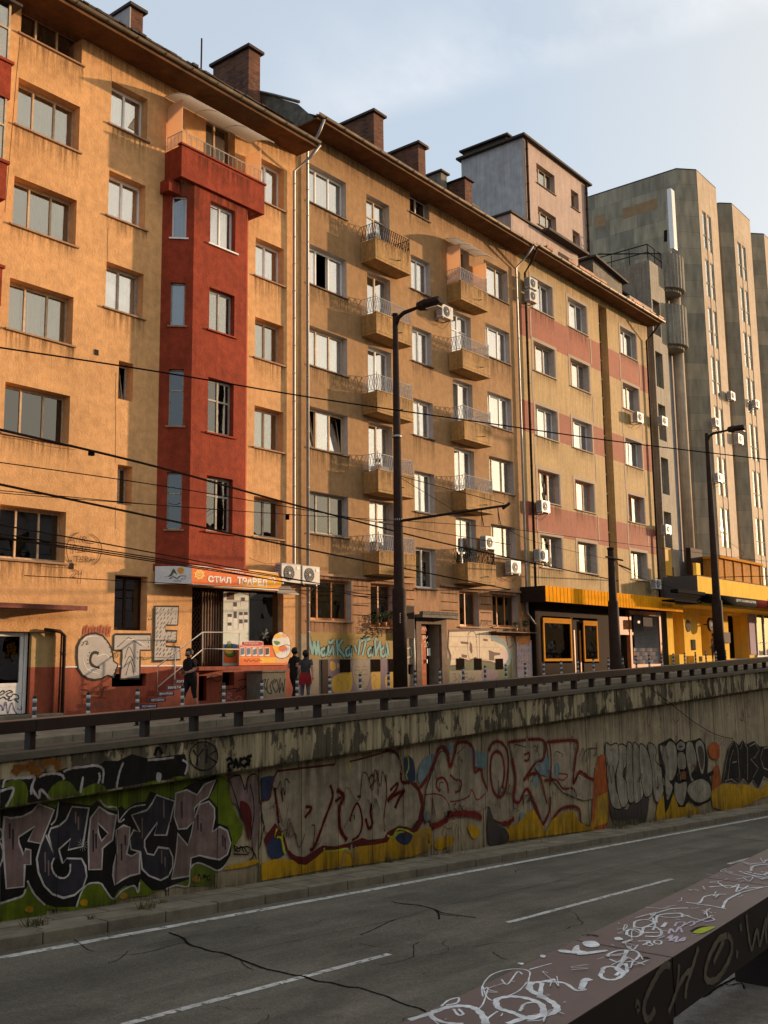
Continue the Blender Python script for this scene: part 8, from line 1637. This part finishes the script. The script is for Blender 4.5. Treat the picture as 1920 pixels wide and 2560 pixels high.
def hand(b, w, d, s, H):
    w = Vector(w); d = Vector(d).normalized(); side = d.cross(Vector((0, 1, 0))).normalized()
    b.tube([w, w + d * .03 * H, w + d * .055 * H], [.016 * H, .021 * H, .018 * H], 8)
    for k, l in enumerate((.035, .042, .040, .032)):
        p = w + d * .052 * H + side * (.009 * H * (k - 1.5)); b.tube([p, p + d * l * .5 * H, p + d * l * H + Vector((0, -.006 * H, 0))], [.006 * H, .0055 * H, .004 * H], 6)
    p = w + d * .02 * H + side * .018 * H; b.tube([p, p + (d + side) * .018 * H, p + (d * 1.3 + side * .6) * .03 * H], [.007 * H, .006 * H, .005 * H], 6)
flat('cloth_black', (.016, .014, .014)); flat('cloth_grey', (.055, .050, .048)); flat('cloth_red', (.26, .018, .02)); flat('cloth_jeans', (.10, .11, .15)); flat('cloth_pink', (.20, .09, .08)); flat('shoe', (.03, .025, .025)); flat('shoe_white', (.5, .48, .46))
def base_pose(hip=.53, sh=.82, lean=0.0, spread=.0, step=.10, arm=None, w=1.0, turn=0.0, short=.0):
    J = {'pelvis': ((0, 0, hip), .075 * w), 'waist': ((lean * .4, 0, .61), .068 * w), 'chest': ((lean * .8, 0, .72), .083 * w), 'neckb': ((lean, 0, .81), .055), 'neck': ((lean * 1.15, -.005, .855), .032), 'head1': ((lean * 1.25, -.012, .895), .048), 'head2': ((lean * 1.3, -.012, .94), .058), 'head3': ((lean * 1.3, -.008, .975), .042),
         'shl': ((lean - .02, .085 * w, .80), .042 * w), 'shr': ((lean - .02, -.085 * w, .80), .042 * w),
         'hipl': ((.01, .045, hip - .03), .062 * w), 'hipr': ((-.01, -.045, hip - .03), .062 * w), 'knl': ((step * .9, .05, .29), .036), 'knr': ((-step * .25, -.05, .28), .036), 'anl': ((step * 1.1, .05, .05), .022), 'anr': ((-step * 1.1, -.05, .07), .022), 'tol': ((step * 1.1 + .07, .05, .018), .018), 'tor': ((-step * 1.1 + .06, -.05, .02), .018)}
    J.update(arm); B_ = [('pelvis', 'waist'), ('waist', 'chest'), ('chest', 'neckb'), ('neckb', 'neck'), ('neck', 'head1'), ('head1', 'head2'), ('head2', 'head3'), ('chest', 'shl'), ('chest', 'shr'), ('shl', 'ell'), ('ell', 'wrl'), ('shr', 'elr'), ('elr', 'wrr'), ('pelvis', 'hipl'), ('pelvis', 'hipr'), ('hipl', 'knl'), ('knl', 'anl'), ('anl', 'tol'), ('hipr', 'knr'), ('knr', 'anr'), ('anr', 'tor')]
    return J, B_
def paint_short(best, c):
    a, e, t = best
    if 'head' in e or e in ('neck',) or 'head' in a: return 'hairm' if (c.z > .955 or (c.x < -.0 and c.z > .90 and False)) else 'skin'
    if e.startswith('wr'): return 'skin'
    if e.startswith('el'): return 'skin' if t > .72 else 'top'
    if e.startswith('kn'): return 'bottom'
    if e.startswith('an'): return 'bottom' if (t < .12) else 'skin'
    if e.startswith('to'): return 'shoe'
    if e.startswith('hip') or a == 'pelvis' and t < .35: return 'bottom'
    return 'top'
def headparts(o, hx, hz, H, facedir, hairm='hair', long=False):
    """hair, ears, nose and eyes as meshes on the body; facedir = unit vector in xy"""
    f = Vector((facedir[0], facedir[1], 0)); s = Vector((-f.y, f.x, 0)); c = Vector((hx * H, -.01 * H, hz * H))
    b = MB(); bmesh.ops.create_uvsphere(b.b, u_segments=14, v_segments=10, radius=.066 * H, matrix=Matrix.Translation(c - f * .010 * H + Vector((0, 0, .016 * H))) @ Matrix.Diagonal((1, 1, 1.02, 1)))
    dv = [v for v in b.b.verts if (v.co - c).dot(f) > .030 * H and v.co.z < c.z + .035 * H or v.co.z < c.z - (.03 if not long else .055) * H]; bmesh.ops.delete(b.b, geom=dv, context='VERTS')
    h = b.build('hair', hairm); h.parent = o
    for p in h.data.polygons: p.use_smooth = True
    b = MB(); b.tube([c + f * .052 * H + Vector((0, 0, .005 * H)), c + f * .066 * H - Vector((0, 0, .014 * H)), c + f * .056 * H - Vector((0, 0, .018 * H))], [.005 * H, .009 * H, .006 * H], 6); n = b.build('nose', 'skin'); n.parent = o
    b = MB()
    for sg in (1, -1): b.tube([c + s * sg * .054 * H + Vector((0, 0, .008 * H)), c + s * sg * .062 * H - Vector((0, 0, .006 * H)), c + s * sg * .055 * H - Vector((0, 0, .016 * H))], [.006 * H, .008 * H, .005 * H], 6)
    n = b.build('ear', 'skin'); n.parent = o
    b = MB()
    for sg in (1, -1): b.tube([c + f * .052 * H + s * sg * .020 * H + Vector((0, 0, .003 * H)), c + f * .057 * H + s * sg * .020 * H + Vector((0, 0, .003 * H))], .006 * H, 8)
    b.tube([c + f * .053 * H + s * .014 * H - Vector((0, 0, .030 * H)), c + f * .053 * H - s * .014 * H - Vector((0, 0, .030 * H))], .003 * H, 6); n = b.build('eyes_and_mouth', 'hair'); n.parent = o
# man in black shirt walking right to left, looking down at his phone
H = 1.72; Ym = 21.6; xm, _ = FP(*zb(395, 1200), Ym)
arm = {'ell': ((-.02, .115, .66), .027), 'wrl': ((.10, .08, .615), .019), 'elr': ((.03, -.125, .665), .028), 'wrr': ((.155, -.09, .625), .019)}
J, B_ = base_pose(lean=.045, step=.11, arm=arm, w=1.22)
J = {k: ((-p[0], p[1], p[2]), r) for k, (p, r) in J.items()}
pz_ = {'joints': J, 'bones': B_, 'paint': paint_short}
man = person('man in black T-shirt and shorts walking left past the steps, looking at his phone', xm + .03, Ym, gz(xm), H, pz_, {'skin': 'skin', 'top': 'cloth_black', 'bottom': 'cloth_black', 'shoe': 'shoe_white', 'hairm': 'hair'}, None)
headparts(man, -.058, .925, H, (-1, -.15)); b = MB(); hand(b, Vector((-.155, -.09, .625)) * H, (-1, .3, .1), 1, H); hand(b, Vector((-.10, .08, .615)) * H, (-1, -.2, .1), 1, H); n = b.build('hand', 'skin'); n.parent = man
b = MB(); b.tube([Vector((-.085, -.066, .900)) * H, Vector((-.10, -.012, .885)) * H, Vector((-.08, .04, .900)) * H], .014 * H, 8); n = b.build('beard', 'hair'); n.parent = man
ph = MB(); ph.box(-.045, .045, -.006, .006, -.08, .08); p_ = ph.build('phone', 'black_paint', None, bevel=.004); p_.location = (xm + .03 - .225 * H, Ym - .085 * H, gz(xm) + .645 * H); p_.rotation_euler = (.9, .2, 1.2); tag(p_, 'dark phone held by the man in the black T-shirt', 'phone')
b = MB(); 
for k in range(10): a0, a1 = 2.2 * k / 10 + 2.0, 2.2 * (k + 1) / 10 + 2.0; b.quad((-.03 + .035 * math.cos(a0), 0, .035 * math.sin(a0)), (-.03 + .035 * math.cos(a1), 0, .035 * math.sin(a1)), (-.03 + .022 * math.cos(a1), 0, .022 * math.sin(a1)), (-.03 + .022 * math.cos(a0), 0, .022 * math.sin(a0)))
n = b.build('shirt_emblem', 'ink_grey'); n.parent = man; n.location = (-.062 * H, -.108 * H, .735 * H)
# person in black, half hidden, walking left to right behind the second
def paint_long(best, c):
    a, e, t = best
    if 'head' in e or e in ('neck',) or 'head' in a: return 'hairm' if c.z > .93 or c.x < -.01 else 'skin'
    if e.startswith('wr'): return 'skin'
    if e.startswith('el'): return 'skin' if t > .6 else 'top'
    if e.startswith('kn') or e.startswith('an') or e.startswith('hip'): return 'bottom'
    if e.startswith('to'): return 'shoe'
    if a == 'pelvis' and t < .4: return 'bottom'
    return 'top'
H = 1.66; Yk = 21.0; xk_, _ = FP(*zb(1470, 1200), Yk)
arm = {'ell': ((-.02, .10, .66), .024), 'wrl': ((.09, .09, .60), .017), 'elr': ((-.02, -.11, .665), .025), 'wrr': ((.10, -.09, .64), .017)}
J, B_ = base_pose(lean=.02, step=.09, arm=arm); w1 = person('person in black clothes walking right, partly hidden behind the woman in grey', xk_, Yk, gz(xk_), H, {'joints': J, 'bones': B_, 'paint': paint_long}, {'skin': 'skin', 'top': 'cloth_black', 'bottom': 'cloth_black', 'shoe': 'shoe', 'hairm': 'hair'}, None)
headparts(w1, .026, .925, H, (1, .2), long=True); b = MB(); hand(b, Vector((.10, -.09, .64)) * H, (1, 0, .2), 1, H); hand(b, Vector((.09, .09, .60)) * H, (1, 0, .1), 1, H); n = b.build('hand', 'skin'); n.parent = w1
H = 1.58; Yn = 20.2; xn_, _ = FP(*zb(1590, 1200), Yn)
def paint_wrap(best, c):
    a, e, t = best
    if 'head' in e or e == 'neck' or 'head' in a: return 'hairm'
    if e.startswith('wr'): return 'skin'
    if e.startswith('el'): return 'skin' if t > .55 else 'top'
    if e.startswith('to'): return 'shoe'
    if e.startswith('an'): return 'legs'
    if e.startswith('kn'): return 'wrap' if t < .55 else 'legs'
    if e.startswith('hip') or (a == 'pelvis' and t < .7): return 'wrap'
    return 'top'
arm = {'ell': ((-.05, .12, .66), .024), 'wrl': ((.03, .12, .55), .016), 'elr': ((-.06, -.12, .66), .024), 'wrr': ((-.10, -.12, .53), .016)}
J, B_ = base_pose(lean=.0, step=.05, arm=arm, w=1.05); w2 = person('woman seen from behind in a grey T-shirt with a red garment tied round her waist', xn_, Yn, gz(xn_), H, {'joints': J, 'bones': B_, 'paint': paint_wrap}, {'skin': 'skin', 'top': 'cloth_grey', 'wrap': 'cloth_red', 'legs': 'cloth_jeans', 'shoe': 'shoe_white', 'hairm': 'hair'}, None, face=math.radians(50))
headparts(w2, 0, .925, H, (1, 0), long=True); b = MB(); hand(b, Vector((-.10, -.12, .53)) * H, (-.2, 0, -1), 1, H); hand(b, Vector((.03, .12, .55)) * H, (.3, 0, -1), 1, H); n = b.build('hand', 'skin'); n.parent = w2
b = MB(); r_ = random.Random(5)   # folds of the tied garment
n_ = 24; ring = []
for j, (zz_, rr_) in enumerate(((.60, .085), (.54, .105), (.46, .115), (.38, .118))):
    ring.append([b.b.verts.new(((rr_ * math.cos(2 * math.pi * k / n_) * .85) * H, (rr_ * math.sin(2 * math.pi * k / n_)) * H, zz_ * H + (.012 * H * math.sin(k * 1.7) if j == 3 else 0))) for k in range(n_)])
for a, c in zip(ring, ring[1:]):
    for k in range(n_): b.b.faces.new((a[k], a[(k + 1) % n_], c[(k + 1) % n_], c[k]))
n = b.build('tied_garment', 'cloth_red'); n.parent = w2
for p in n.data.polygons: p.use_smooth = True
H = 1.7; xq, _ = FP(*zd(690, 1750), 22.3)
J, B_ = base_pose(lean=.01, step=.03, arm=arm); w3 = person('distant person in a dull pink top beside the far street lamp', xq, 22.3, gz(xq), H, {'joints': J, 'bones': B_, 'paint': paint_long}, {'skin': 'skin', 'top': 'cloth_pink', 'bottom': 'cloth_grey', 'shoe': 'shoe', 'hairm': 'hair'}, None, face=1.2)
headparts(w3, .01, .925, H, (1, 0)); b = MB(); hand(b, Vector((-.10, -.12, .53)) * H, (-.2, 0, -1), 1, H); hand(b, Vector((.03, .12, .55)) * H, (.3, 0, -1), 1, H); n = b.build('hand', 'skin'); n.parent = w3
# ================================================================ NEAR SIDE OF THE STREET (behind the camera): unseen terrace, added and sized to shade the underpass
for i, (x0, x1, h, lab, m_) in enumerate(((-40, -8, 9.5, 'unseen low brown block added for shade, behind the photographer, left end', 'stucco_brown'), (-7.5, 24, 10.4, 'unseen cream block added for shade, directly across from the red bay', 'stucco_pink'), (24.5, 60, 10.0, 'unseen grey block added for shade, across from the balconies', 'stucco_grey'), (60.5, 96, 10.6, 'unseen yellow block added for shade, across from the striped building', 'stucco_yellow'), (96.5, 132, 10.2, 'unseen far brown block added for shade, across the street', 'stucco_brown'))):
    t = thing('shade_terrace', lab, 'building', (x0, -10, -1)); b = MB(); hs = []
    n = int((x1 - x0) / 3.2)
    for k in range(n):
        for j in range(3): xx = x0 + 1 + k * 3.2; hs.append((xx, xx + 1.5, .6 + j * 3.1, 2.2 + j * 3.1, .2))
    wall_holes(b, x0, x1, -2.5, h, -9.4, [(a, c, e, f, -.2) for a, c, e, f, d_ in hs]); b.box(x0, x1, -20, -9.8, -2.5, h); b.build('wall', m_, t)
    b = MB(); b.box(x0 - .2, x1 + .2, -20.2, -9.0, h + .001, h + .25); b.build('roof', 'roof_dark', t)
    b = MB()
    for a, c, e, f, d_ in hs: b.box(a, c, -9.66, -9.6, e, f)
    b.build('window', 'glass_dark', t)

# pieces that stand apart become objects of their own
def split_loose(o):
    b = bmesh.new(); b.from_mesh(o.data); seen = set(); isl = []
    for v in b.verts:
        if v.index in seen: continue
        st = [v]; seen.add(v.index); cur = []
        while st:
            q = st.pop(); cur.append(q.index)
            for e in q.link_edges:
                w = e.other_vert(q)
                if w.index not in seen: seen.add(w.index); st.append(w)
        isl.append(set(cur))
    b.free()
    if len(isl) < 2: return
    for cur in isl:
        b = bmesh.new(); b.from_mesh(o.data); b.verts.ensure_lookup_table(); bmesh.ops.delete(b, geom=[v for v in b.verts if v.index not in cur], context='VERTS')
        me = o.data.copy(); b.to_mesh(me); b.free(); n = o.copy(); n.data = me; COL.objects.link(n); n.parent = o.parent; n.matrix_parent_inverse = o.matrix_parent_inverse.copy()
    bpy.data.objects.remove(o)
for o in [o for o in S.objects if o.type == 'MESH' and o.name.split('.')[0] in ('vent', 'wind_screen', 'balcony_box', 'planter_wall', 'bottle', 'magazine', 'roof_parapet', 'torn_flashing', 'curtain_column', 'recessed_window', 'side_window', 'band_clamp', 'lilac_poster', 'door_handle', 'door_glass', 'spandrel', 'rain_stain', 'rustication_joint', 'plaster_crack', 'painted_line')]: split_loose(o)
